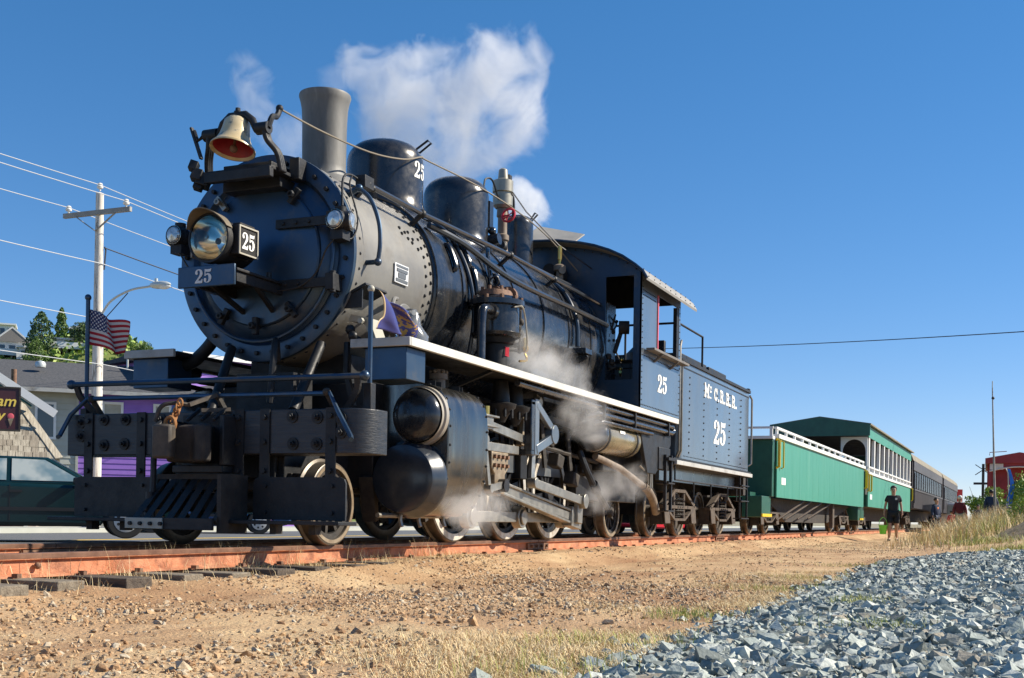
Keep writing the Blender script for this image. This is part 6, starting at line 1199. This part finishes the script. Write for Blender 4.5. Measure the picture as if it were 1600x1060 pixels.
hill_house('white gabled house high on the hill left of the tall conifer', -5.6, -3, 3.2, 4, 2.2, 1.5, True); hill_house('flat white box house topmost on the hill', -6.6, 5, 1.6, 3, 3.2, 0, gable=False); hill_house('long decked white house just right of the tall conifer', .0, -5, 2.8, 3, 1.7, .0, True, False); hill_house('grey-roofed house in line with the utility pole on the crest', 2.2, 3, 3.4, 3, 1.2, .5); hill_house('small white house low beside the gabled one', -3.9, -6, 1.8, 3, 2.0, 0, True, False)
# ================================================================== RIGHT BACKGROUND
CBO = thing('red_caboose', 'dark red caboose standing behind the bushes with its end towards the path', 'caboose', (56.07, -4.43, -.2), R(-88.44), local=True)
MB().b2(.0, 3.0, 1.1, 9, .9, 3.6).build('body', 'caboose_red', CBO); MB().prism([(-.1, -.15, 3.6), (3.1, -.15, 3.6), (3.1, -.15, 3.85), (1.5, -.15, 4.15), (-.1, -.15, 3.85)], (0, 9.5, 0)).build('roof', 'caboose_red', CBO)
q = [(.1, 0, 3.2)]+[(.1+2.8*k/10, 0, 3.2+.22*math.sin(PI*k/10)) for k in range(1, 10)]+[(2.9, 0, 3.2), (2.9, 0, 3.6), (.1, 0, 3.6)]; MB().prism(q, (0, .06, 0)).build('end_arch', 'caboose_red', CBO); MB().tube([(.1+2.8*k/10, -.02, 3.2+.22*math.sin(PI*k/10)) for k in range(11)], .04, 6).build('arch_trim', 'trim_white', CBO)
MB().b2(.12, .75, -.03, -.01, 3.28, 3.58).build('marker_board', 'trim_white', CBO)
MB().b2(.05, .2, 0, .12, .9, 3.2).build('corner_post', 'caboose_red', CBO); MB().b2(2.8, 2.95, 0, .12, .9, 3.2).build('corner_post', 'caboose_red', CBO)
o = MB().b2(1.15, 1.95, 1.06, 1.1, 1.6, 2.75).build('door_frame', 'plastic_black', CBO); MB().b2(1.3, 1.8, 1.03, 1.06, 1.9, 2.6).build('door_glass', 'coach_light', CBO); MB().b2(0, 3.0, 0, 1.1, .7, .9).build('platform', 'caboose_red', CBO)
mb = MB().tube([(.1, .05, 1.8), (1.0, .05, 1.8), (1.0, .05, .9)], .025, 6); mb.build('platform_rail', 'caboose_red', CBO); MB().tube([(.1, 0, 4.0), (.1, 0, 4.15), (.9, 0, 4.2)], .02, 6).build('roof_rail', 'caboose_red', CBO)
AN = thing('radio_mast', 'thin grey antenna mast leaning slightly beside the caboose', 'antenna', (40.1, -5.2, -.2)); MB().tube([(40.1, -5.2, -.2), (40.05, -5.1, 2.6), (40.02, -5.0, 5.5)], lambda s: .055-.035*s, 8).build('mast', 'grey_wood', AN); MB().cyl((40.02, -5.0, 5.5), (40.02, -5.0, 5.75), .02).build('tip', 'lamp_grey', AN); MB().sph((40.03, -5.03, 5.1), .06, 8).build('bracket', 'plastic_black', AN)
P2 = thing('railroad_signal', 'dark crossing signal post with a crossbar beside the caboose', 'signal', (77.5, -3.6, -.3)); MB().cyl((77.5, -3.6, -.3), (77.5, -3.6, 4.4), .09).build('post', 'plastic_black', P2); MB().b2(77.4, 77.6, -4.1, -3.0, 3.0, 3.15).build('crossbar', 'plastic_black', P2)
for s in (-1, 1): MB().bar((77.4, -3.6-.5, 4.0-s*.35), (77.4, -3.6+.5, 4.0+s*.35), .05, .16, XA).build('crossbuck', 'plastic_black', P2)
MT = thing('motel_sign', 'red motel sign with yellow letters far down the street', 'sign', (103.4, .75, -.3), R(-87), local=True); MB().b2(-1.0, 1.9, 0, .3, 2.6, 3.7).build('board', 'sign_red', MT); MB().b2(.3, .5, .05, .25, 0, 2.6).build('post', 'plastic_black', MT); text_mesh('MOTEL', .75, 'lettering', 'sign_yellow', MT, (-.95, -.02, 2.9), (R(90), 0, 0))
VN = thing('parked_van', 'pale grey van parked far behind the walking people', 'van', (75, -1.9, -.3), R(-88), local=True); MB().prism([(-.9, 0, .3), (.9, 0, .3), (.9, 0, 1.2), (.75, 0, 2.0), (-.75, 0, 2.0), (-.9, 0, 1.2)], (0, 4.6, 0)).build('body', 'lamp_grey', VN, bevel=.1); MB().prism([(-.72, -.01, 1.25), (.72, -.01, 1.25), (.62, -.01, 1.85), (-.62, -.01, 1.85)], (0, -.01, 0)).build('rear_window', 'window_dark', VN)
for s in (-1, 1): MB().cyl((s*.7, .7, .32), (s*.9, .7, .32), .32).build('wheel', 'rubber', VN); MB().cyl((s*.7, 3.7, .32), (s*.9, 3.7, .32), .32).build('wheel', 'rubber', VN); MB().b2(s*.78, s*.88, -.02, .0, .7, 1.1).build('tail_light', 'red_paint', VN)
# blue feather banner
BN = thing('feather_banner', 'narrow bright blue feather banner standing in the weeds', 'banner', (32.7, -5.7, 0)); MB().tube([(32.7, -5.7, 0), (32.7, -5.72, 1.2), (32.68, -5.69, 1.95), (32.66, -5.62, 2.1)], .015, 6).build('pole', 'lamp_grey', BN)
mb = MB(); vs = []; NS = 14
for k in range(NS+1):
    t = k/NS; z = .55+1.55*t; wv = .05*math.sin(t*9); yl = -5.7+.05*math.sin(t*7); wd = .2*(1-t*.55); vs += [(32.7+wv, yl, z), (32.72-wv, yl-wd, z-.03), (32.705+wv, yl, z), (32.725-wv, yl-wd, z-.03)]
fs = []
for k in range(NS): a = 4*k; fs += [(a, a+1, a+5, a+4), (a+2, a+6, a+7, a+3)]
mb.add(vs, fs).build('cloth', 'banner_blue', BN)
# bushes
def bush(label, base, h, r, material, nl, seed, lsize):
    t = thing('bush', label, 'bush', base, 0, 'bushes on the bank', local=True); g_ = np.random.default_rng(seed); random.seed(seed); mb = MB()
    for k in range(12): a = random.random()*6.28; l_ = r*random.uniform(.4, .9); mb.tube([(.05*math.cos(a), .05*math.sin(a), -.2), (l_*.5*math.cos(a), l_*.5*math.sin(a), h*.45), (l_*math.cos(a), l_*math.sin(a), h*random.uniform(.6, .95))], lambda s: .02*(1-s*.7), 5)
    mb.build('stems', 'bark', t, kind='stuff')
    nb = 22; c = g_.normal(0, 1, (nb, 3)); c /= np.linalg.norm(c, axis=1)[:, None]; c *= g_.uniform(.4, .85, nb)[:, None]; c = c*np.array([r, r, h*.45])+np.array([0, 0, h*.52]); w_ = g_.integers(0, nb, nl); d_ = g_.normal(0, 1, (nl, 3)); d_ /= np.linalg.norm(d_, axis=1)[:, None]
    pos = c[w_]+d_*(g_.uniform(.3, 1, nl)**.5)[:, None]*r*.33; pos[:, 2] = np.maximum(pos[:, 2], .02); V_, F_ = leaf_cloud(pos, g_.uniform(.7, 1.3, nl)*lsize, g_); npmesh('foliage', V_, F_, material, None, None, t, smooth=False)
bush('leafy light green bush between the white-haired man and the dark-jacketed person', (44.0, -4.78, -.15), 2.3, .82, 'leaf_bright', 3000, 5, .12); bush('green bush below the red caboose, next to the blue banner', (33.0, -6.6, .35), 1.7, 1.0, 'leaf_bright', 2600, 6, .11); bush('darker bush at the foot of the antenna mast', (39.5, -6.1, .3), 1.5, .75, 'leaf', 2000, 7, .12)
bush('low weedy bush in front of the banner', (27.5, -6.3, .3), .8, .7, 'leaf_bright', 1500, 8, .08)

# ---- people
def skin_body(name, V, E, rad, material, parent, root=0, sub=2):
    me = bpy.data.meshes.new(name); me.from_pydata(V, E, []); o = bpy.data.objects.new(name, me); COL.objects.link(o); o.parent = parent
    sk = o.modifiers.new('skin', 'SKIN'); sk.use_smooth_shade = True
    lay = me.skin_vertices[0].data
    for i, r in enumerate(rad): lay[i].radius = (r, r) if not isinstance(r, tuple) else r; lay[i].use_root = (i == root)
    ss = o.modifiers.new('sub', 'SUBSURF'); ss.levels = sub; ss.render_levels = sub; me.materials.append(MATS[material]); return o
def person(label, loc, rz, H, shirt, pants, hair, pose='walk', long_pants=False, long_sleeves=False, faceaway=False, group=None, vest=None):
    p = thing('person', label, 'person', loc, rz+(PI if faceaway else 0), group, local=True); k = H
    st = .09 if pose == 'walk' else .02
    J = dict(pel=(0, 0, .52), spn=(0, .0, .61), chs=(0, 0, .72), nck=(0, -.005, .825), jaw=(0, -.018, .872), skl=(0, -.008, .925), top=(0, .0, .965),
             hl=(-.052, 0, .5), kl=(-.06, -st*.5-.01, .275), al=(-.062, -st*.3, .045), tl=(-.07, -st*.3-.085, .018), hr=(.052, 0, .5), kr=(.058, st*.2-.02, .275), ar=(.06, st+.02, .05), tr=(.068, st-.06, .018),
             sl=(-.1, .0, .79), el=(-.135, .01, .635), wl=(-.152, -.04, .505), ml=(-.155, -.055, .46), sr=(.1, 0, .79), er=(.132, .02, .635), wr=(.15, .0, .505), mr=(.153, -.01, .46))
    names = list(J); V = [tuple(c*k for c in J[n]) for n in names]; ix = {n: i for i, n in enumerate(names)}
    E = [(ix[a], ix[b]) for a, b in (('pel', 'spn'), ('spn', 'chs'), ('chs', 'nck'), ('nck', 'jaw'), ('jaw', 'skl'), ('skl', 'top'), ('pel', 'hl'), ('hl', 'kl'), ('kl', 'al'), ('al', 'tl'), ('pel', 'hr'), ('hr', 'kr'), ('kr', 'ar'), ('ar', 'tr'), ('chs', 'sl'), ('sl', 'el'), ('el', 'wl'), ('wl', 'ml'), ('chs', 'sr'), ('sr', 'er'), ('er', 'wr'), ('wr', 'mr'))]
    rd = dict(pel=(.082, .062), spn=(.072, .056), chs=(.085, .062), nck=.032, jaw=(.04, .046), skl=(.05, .056), top=(.034, .04), hl=.055, kl=.036, al=.025, tl=(.022, .016), hr=.055, kr=.036, ar=.025, tr=(.022, .016), sl=.028, el=.023, wl=.017, ml=(.011, .02), sr=.028, er=.023, wr=.018, mr=(.012, .022))
    body = skin_body('body', V, E, [tuple(q*k for q in rd[n]) if isinstance(rd[n], tuple) else rd[n]*k for n in names], 'skin', p)
    # fingers and thumb
    for s, h in ((-1, 'ml'), (1, 'mr')):
        b = Vector(J[h])*k; mb = MB()
        for f_ in range(4): o_ = Vector((0, (f_-1.5)*.0105*k, -.008*k)); mb.tube([b+o_, b+o_+Vector((-s*.004*k, 0, -.02*k)), b+o_+Vector((-s*.016*k, 0, -.034*k*(1-.08*abs(f_-1.4))))], .0048*k, 6, sm=3)
        mb.tube([b+Vector((0, -.018*k, .012*k)), b+Vector((-s*.006*k, -.028*k, -.004*k)), b+Vector((-s*.014*k, -.028*k, -.018*k))], .0055*k, 6, sm=3); mb.build('hand', 'skin', p)
    def sub(nm, keys, grow, material, extra=(), edges=None):
        V2 = [tuple(c*k for c in (J[n] if isinstance(n, str) else n[0])) for n in keys]; i2 = {n if isinstance(n, str) else n[2]: i for i, n in enumerate(keys)}
        R2 = []
        for n in keys:
            r = rd[n] if isinstance(n, str) else n[1]; R2.append(tuple((q+grow)*k for q in r) if isinstance(r, tuple) else (r+grow)*k)
        return skin_body(nm, V2, [(i2[a], i2[b]) for a, b in edges], R2, material, p)
    lerp = lambda a, b, t: tuple(J[a][i]+(J[b][i]-J[a][i])*t for i in range(3))
    ce = .62 if not long_sleeves else 1.0
    cl_, cr_ = (lerp('sl', 'el', ce), lerp('sr', 'er', ce)); keys = [((0, 0, .49), (.1, .076), 'hem'), ((0, 0, .6), (.088, .068), 'spn'), ((0, 0, .72), (.094, .068), 'chs'), (lerp('chs', 'nck', .75), .05, 'col'), 'sl', (cl_, .036, 'cl'), 'sr', (cr_, .036, 'cr')]; ed = [('hem', 'spn'), ('spn', 'chs'), ('chs', 'col'), ('chs', 'sl'), ('sl', 'cl'), ('chs', 'sr'), ('sr', 'cr')]
    if long_sleeves: keys += [(lerp('el', 'wl', .9), .024, 'wl2'), (lerp('er', 'wr', .9), .024, 'wr2')]; ed += [('cl', 'wl2'), ('cr', 'wr2')]
    sub('shirt', keys, .008, shirt, edges=ed)
    if vest: sub('vest', [(lerp('pel', 'spn', .1), (.088, .07), 'hem'), 'spn', 'chs', (lerp('chs', 'nck', .6), .055, 'col')], .014, vest, edges=[('hem', 'spn'), ('spn', 'chs'), ('chs', 'col')])
    e1 = .9 if not long_pants else 1; keys = ['pel', 'hl', (lerp('hl', 'kl', e1), .054, 'kl2'), 'hr', (lerp('hr', 'kr', e1), .054, 'kr2')]; ed = [('pel', 'hl'), ('hl', 'kl2'), ('pel', 'hr'), ('hr', 'kr2')]
    if long_pants: keys += [(lerp('kl', 'al', .95), .036, 'al2'), (lerp('kr', 'ar', .95), .036, 'ar2')]; ed += [('kl2', 'al2'), ('kr2', 'ar2')]
    sub('trousers' if long_pants else 'shorts', keys, .011, pants, edges=ed)
    mb = MB().sph((0, .008*k, .945*k), .058*k, 14, (.98, 1.08, .9)); me = mb.build('hair', hair, p)
    for vtx in me.data.vertices:
        if vtx.co.y < -.02*k and vtx.co.z < .945*k: vtx.co.y = max(vtx.co.y, -.03*k); vtx.co.z = max(vtx.co.z, .945*k)
        if vtx.co.z < .905*k: vtx.co.z = .905*k+.2*(vtx.co.z-.905*k)
    for s in (-1, 1):
        a = Vector(J['al' if s < 0 else 'ar'])*k; t = Vector(J['tl' if s < 0 else 'tr'])*k; c = (a+t)/2; c.z = .022*k
        MB().sph(c+Vector((0, .01*k, 0)), .06*k, 12, (.5, 1.12, .38)).build('shoe', 'shoe', p)
        MB().sph((s*.018*k, -.058*k, .915*k), .007*k, 6).build('eye', 'hair_dark', p); MB().sph((s*.052*k, 0, .905*k), .014*k, 6, (.4, .8, 1.2)).build('ear', 'skin', p)
    MB().sph((0, -.064*k, .9*k), .009*k, 6, (.8, 1.2, 1.3)).build('nose', 'skin', p); MB().box((0, -.058*k, .878*k), (.026*k, .006*k, .005*k)).build('mouth', 'bell_red', p)
    return p
by = (27.53, -2.68, float(gh(27.53, -2.68)))
BOY = person('young person in black T-shirt and shorts walking with a green bucket', by, R(-84.4), 1.63, 'shirt_black', 'shorts_black', 'hair_dark')
MB().b2(.05, .11, -.125, -.118, 1.2, 1.26).build('shirt_print', 'letter_shade', BOY)
# bucket hangs from the hand on the picture's left
c = Matrix.Rotation(R(-84.4), 3, 'Z') @ Vector((-.275, -.09, 0)); bx_, by_ = by[0]+c.x, by[1]+c.y; zt = by[2]+.73-.045
BK = thing('bucket', 'bright green plastic bucket in the hand of the walking person', 'bucket', (bx_, by_, by[2]+.15)); BM2 = MB().lathe([(by[2]+.2, .085), (by[2]+.205, .09), (by[2]+.44, .12), (by[2]+.45, .13), (by[2]+.465, .13), (by[2]+.465, .115), (by[2]+.22, .08), (by[2]+.215, 0)], (bx_, by_, 0), (0, 0, 1), 24, cap=False); BM2.build('tub', 'bucket_green', BK); MB().lathe([(by[2]+.2, .0), (by[2]+.2, .086)], (bx_, by_, 0), (0, 0, 1), 20, cap=False).build('bottom', 'bucket_green', BK)
MB().tube([(bx_, by_-.12, by[2]+.45), (bx_, by_-.09, by[2]+.6), (bx_, by_, zt), (bx_, by_+.09, by[2]+.6), (bx_, by_+.12, by[2]+.45)], .008, 6, sm=5).build('handle', 'bucket_green', BK)
def gz(x, y): return (x, y, float(gh(x, y))-.01)
GP = 'people beyond the grassy bank'
person('white-haired person in maroon shirt and khaki trousers seen from behind', gz(44.85, -3.68), R(-87.3), 1.72, 'shirt_maroon', 'khaki', 'hair_white', 'stand', True, True, True, GP)
person('worker in orange safety vest beside the dark coach', gz(47.8, -2.55), R(-40), 1.75, 'jacket_navy', 'jacket_navy', 'hair_dark', 'stand', True, True, False, GP, 'vest_orange')
person('person in navy jacket standing in the weeds before the leafy bush', gz(41.06, -5.0), R(-88.6), 1.62, 'jacket_navy', 'jacket_navy', 'hair_dark', 'stand', True, True, True, GP)
person('small child in grey beside the navy-jacketed person', gz(42.0, -4.5), R(-88), 1.15, 'coach_light', 'jacket_navy', 'hair_dark', 'stand', True, True, False, GP)
person('small child in red next to the maroon-shirted person', gz(46.9, -3.25), R(-87), 1.15, 'red_paint', 'jacket_navy', 'hair_dark', 'stand', True, True, True, GP)
# ================================================================== FLAGS AND STEAM
def cloth(name, fn, nu, nv, material, label, cat, th_=.003):
    vs = [fn(i/nu, j/nv) for i in range(nu+1) for j in range(nv+1)]; me = bpy.data.meshes.new(name); idx = lambda i, j: i*(nv+1)+j
    fs = [(idx(i, j), idx(i+1, j), idx(i+1, j+1), idx(i, j+1)) for i in range(nu) for j in range(nv)]; me.from_pydata(vs, [], fs); uv = me.uv_layers.new(name='uv')
    for p in me.polygons:
        for li in p.loop_indices: vi = me.loops[li].vertex_index; uv.data[li].uv = ((vi//(nv+1))/nu, (vi % (nv+1))/nv)
    me.shade_smooth(); me.materials.append(MATS[material]); o = bpy.data.objects.new(name, me); COL.objects.link(o); so_ = o.modifiers.new('thick', 'SOLIDIFY'); so_.thickness = th_; return tag(o, label, cat)
def flag_material():
    M = bpy.data.materials.new('us_flag'); M.use_nodes = True; n = M.node_tree; L = n.links; b = n.nodes['Principled BSDF']; b.inputs['Roughness'].default_value = .7
    t = n.nodes.new('ShaderNodeUVMap'); s = n.nodes.new('ShaderNodeSeparateXYZ'); L.new(t.outputs[0], s.inputs[0])
    def M_(op, a, b_=None):
        x = n.nodes.new('ShaderNodeMath'); x.operation = op
        for i, q in enumerate((a, b_)):
            if q is None: continue
            if isinstance(q, (int, float)): x.inputs[i].default_value = q
            else: L.new(q, x.inputs[i])
        return x.outputs[0]
    U, V_ = s.outputs[0], s.outputs[1]
    stripe = M_('GREATER_THAN', M_('MODULO', M_('MULTIPLY', V_, 13), 2), 1)       # red on the outer stripes
    canton = M_('MULTIPLY', M_('LESS_THAN', U, .42), M_('GREATER_THAN', V_, 6/13))
    cu = M_('MULTIPLY', U, 11/.42/2); cv = M_('MULTIPLY', M_('SUBTRACT', V_, 6/13), 9/(7/13)/2)
    def dots(a, b_): fx = M_('SUBTRACT', M_('FRACT', M_('ADD', cu, a)), .5); fy = M_('SUBTRACT', M_('FRACT', M_('ADD', cv, b_)), .5); return M_('LESS_THAN', M_('ADD', M_('MULTIPLY', fx, fx), M_('MULTIPLY', fy, fy)), .045)
    star = M_('MAXIMUM', dots(0, 0), dots(.5, .5))
    def mix(f, a, b_):
        x = n.nodes.new('ShaderNodeMix'); x.data_type = 'RGBA'; L.new(f, x.inputs[0])
        for q, i in ((a, 6), (b_, 7)):
            if isinstance(q, tuple): x.inputs[i].default_value = (*q, 1)
            else: L.new(q, x.inputs[i])
        return x.outputs[2]
    c = mix(stripe, (.5, .02, .035), (.75, .72, .68)); k = mix(star, (.02, .03, .13), (.75, .75, .75)); L.new(mix(canton, c, k), b.inputs['Base Color']); MATS['us_flag'] = M
    M = bpy.data.materials.new('blue_flag'); M.use_nodes = True; n = M.node_tree; L = n.links; b = n.nodes['Principled BSDF']; b.inputs['Roughness'].default_value = .4; t = n.nodes.new('ShaderNodeUVMap'); s = n.nodes.new('ShaderNodeSeparateXYZ'); L.new(t.outputs[0], s.inputs[0]); U, V_ = s.outputs[0], s.outputs[1]
    no = n.nodes.new('ShaderNodeTexNoise'); no.inputs['Scale'].default_value = 14; no.inputs['Detail'].default_value = 3; L.new(t.outputs[0], no.inputs['Vector'])
    du = M_('DIVIDE', M_('SUBTRACT', U, .78), .2); dv = M_('DIVIDE', M_('SUBTRACT', V_, .42), .32); seal = M_('LESS_THAN', M_('ADD', M_('MULTIPLY', du, du), M_('MULTIPLY', dv, dv)), 1); seal = M_('MULTIPLY', seal, M_('GREATER_THAN', no.outputs[0], .5))
    wo = n.nodes.new('ShaderNodeTexNoise'); wo.inputs['Scale'].default_value = 40; L.new(t.outputs[0], wo.inputs['Vector'])
    words = M_('MULTIPLY', M_('MULTIPLY', M_('LESS_THAN', V_, .93), M_('GREATER_THAN', V_, .84)), M_('MULTIPLY', M_('GREATER_THAN', U, .2), M_('GREATER_THAN', wo.outputs[0], .47)))
    edge = M_('LESS_THAN', U, .035); c = mix(M_('MAXIMUM', words, M_('MULTIPLY', seal, 1)), (.045, .05, .2), (.42, .25, .06)); L.new(mix(edge, c, (.55, .42, .24)), b.inputs['Base Color']); MATS['blue_flag'] = M
flag_material()
# flags stream rearwards from the staffs
def usf(u, v):
    x = -.40+.37*u*(1-.05*v); y = 1.45-.1*u+.04*math.sin(u*9+v*2)*(.25+u); z = 1.735+.315*v-.05*u*(1-v)-.09*u*v+.03*math.sin(u*7+1.5*v)*u; return (x, y, z)
cloth('us_flag', usf, 36, 24, 'us_flag', 'small American flag flying from the far front flagstaff', 'flag')
def blf(u, v):
    vv = (v-.5)*(1-.2*u); x = -.4+.13*math.sin(v*PI)*(1-u)+.8*u; y = -1.47+.05*math.sin(u*9+v*5)*(.4+u)+.12*u; z = 1.88+.3*vv-.01*u+.03*math.sin(u*11+v*3)*u+.02*math.sin(v*9+u*4); return (x, y, z)
cloth('blue_flag', blf, 40, 22, 'blue_flag', 'crumpled dark blue flag with gold emblem on the near flagstaff', 'flag')
JG = MB().lathe([(1.75, .0), (1.75, .16), (1.77, .17), (1.85, .15), (1.95, .1), (2.03, .06), (2.06, .045), (2.09, .045), (2.1, .0)], (.75, -1.16, 0), (0, 0, 1), 20, cap=False).build('plastic_jug', 'clear_plastic', None, label='clear plastic wrap standing on the running board behind the blue flag', cat='plastic wrap')
vsx = JG.data.vertices
for q in vsx: q.co.x += .02*math.sin(q.co.z*40+q.co.y*30); q.co.y += .015*math.sin(q.co.z*33)

def steam(label, blobs, dens, nscale, amount, soft=.55, step=None, edge=0.0):
    lo = [min(b[i]-b[3]*1.45 for b in blobs) for i in range(3)]; hi = [max(b[i]+b[3]*1.45 for b in blobs) for i in range(3)]
    M = bpy.data.materials.new('steam'); M.use_nodes = True; n = M.node_tree; L = n.links; n.nodes.remove(n.nodes['Principled BSDF']); out = n.nodes['Material Output']; pv = n.nodes.new('ShaderNodeVolumePrincipled')
    pv.inputs['Color'].default_value = (.97, .975, .98, 1); pv.inputs['Anisotropy'].default_value = .0
    t = n.nodes.new('ShaderNodeTexCoord'); no = n.nodes.new('ShaderNodeTexNoise'); no.inputs['Scale'].default_value = nscale; no.inputs['Detail'].default_value = 7; no.inputs['Roughness'].default_value = .66; no.inputs['Distortion'].default_value = .6; L.new(t.outputs['Object'], no.inputs['Vector'])
    acc = None
    def M_(op, a, b_=None):
        x = n.nodes.new('ShaderNodeMath'); x.operation = op
        for i, q in enumerate((a, b_)):
            if q is None: continue
            if isinstance(q, (int, float)): x.inputs[i].default_value = q
            else: L.new(q, x.inputs[i])
        return x.outputs[0]
    for bx_, by_, bz_, r in blobs:
        d = n.nodes.new('ShaderNodeVectorMath'); d.operation = 'DISTANCE'; L.new(t.outputs['Object'], d.inputs[0]); d.inputs[1].default_value = (bx_, by_, bz_)
        k = M_('MAXIMUM', M_('SUBTRACT', 1, M_('DIVIDE', d.outputs['Value'], r*1.4)), 0.0); k = M_('MULTIPLY', k, 1.0); acc = k if acc is None else M_('ADD', acc, k)
    acc = M_('MINIMUM', acc, soft)
    val = M_('SUBTRACT', M_('ADD', acc, M_('MULTIPLY', M_('SUBTRACT', no.outputs[0], .5), amount)), .28+edge)
    val = M_('MULTIPLY', M_('MAXIMUM', val, 0.0), M_('GREATER_THAN', acc, .002)); L.new(M_('MULTIPLY', val, dens), pv.inputs['Density']); L.new(pv.outputs[0], out.inputs['Volume'])
    MATS['steam'] = M
    return MB().b2(lo[0], hi[0], lo[1], hi[1], lo[2], hi[2]).build('steam', 'steam', None, kind='stuff', label=label)
steam('large white steam cloud drifting above the domes', [(4.849, 1.903, 6.123, .28), (4.984, 1.593, 5.961, .42), (5.118, 1.282, 5.757, .5), (4.988, 1.582, 5.249, .48), (5.283, .9, 5.931, .48), (5.288, .89, 5.261, .6), (5.482, .441, 6.107, .42), (5.646, .061, 6.407, .33), (5.715, -.098, 6.033, .36), (5.669, .008, 5.445, .4), (5.488, .426, 5.102, .42), (5.124, 1.268, 4.835, .4), (5.551, .281, 5.691, .45), (4.95, 1.68, 4.75, .32), (5.3, .87, 4.8, .4)], 3.8, 1.7, 2.8, edge=.02)
steam('faint wisp of steam between bell and smokestack', [(2.202, 1.726, 5.087, .24), (2.245, 1.626, 4.878, .26), (2.234, 1.653, 4.561, .22), (2.36, 1.361, 4.39, .28), (2.431, 1.198, 4.288, .28), (2.593, .822, 5.033, .18)], 2.2, 2.4, 2.2, edge=.08)
steam('white puff of steam behind the turret dome', [(7.088, .505, 4.753, .3), (7.162, .335, 4.619, .26), (7.032, .635, 4.935, .24)], 9, 2.5, 1.6)
steam('steam drifting from the air pump above the running board', [(2.75, -1.35, 2.0, .2), (3.1, -1.38, 1.95, .3), (3.65, -1.38, 1.9, .28), (4.3, -1.38, 1.85, .22)], 4.5, 2.6, 1.9)
steam('thin steam hanging below the running board before the tank', [(3.95, -1.55, 1.6, .2), (4.15, -1.55, 1.42, .28), (4.45, -1.55, 1.3, .22)], 3, 3., 2.0)
steam('low steam leaking round the cylinder bottom', [(1.26, -1.5, .3, .2), (1.6, -1.45, .33, .24), (2.0, -1.4, .38, .2), (1.0, -1.5, .33, .15)], 4, 3.4, 1.7)
steam('steam leaking round the trailing wheel', [(5.5, -1.3, .5, .2), (5.9, -1.3, .75, .26), (6.75, -1.3, .72, .25), (7.1, -1.3, .88, .18)], 3, 2.8, 2.0)
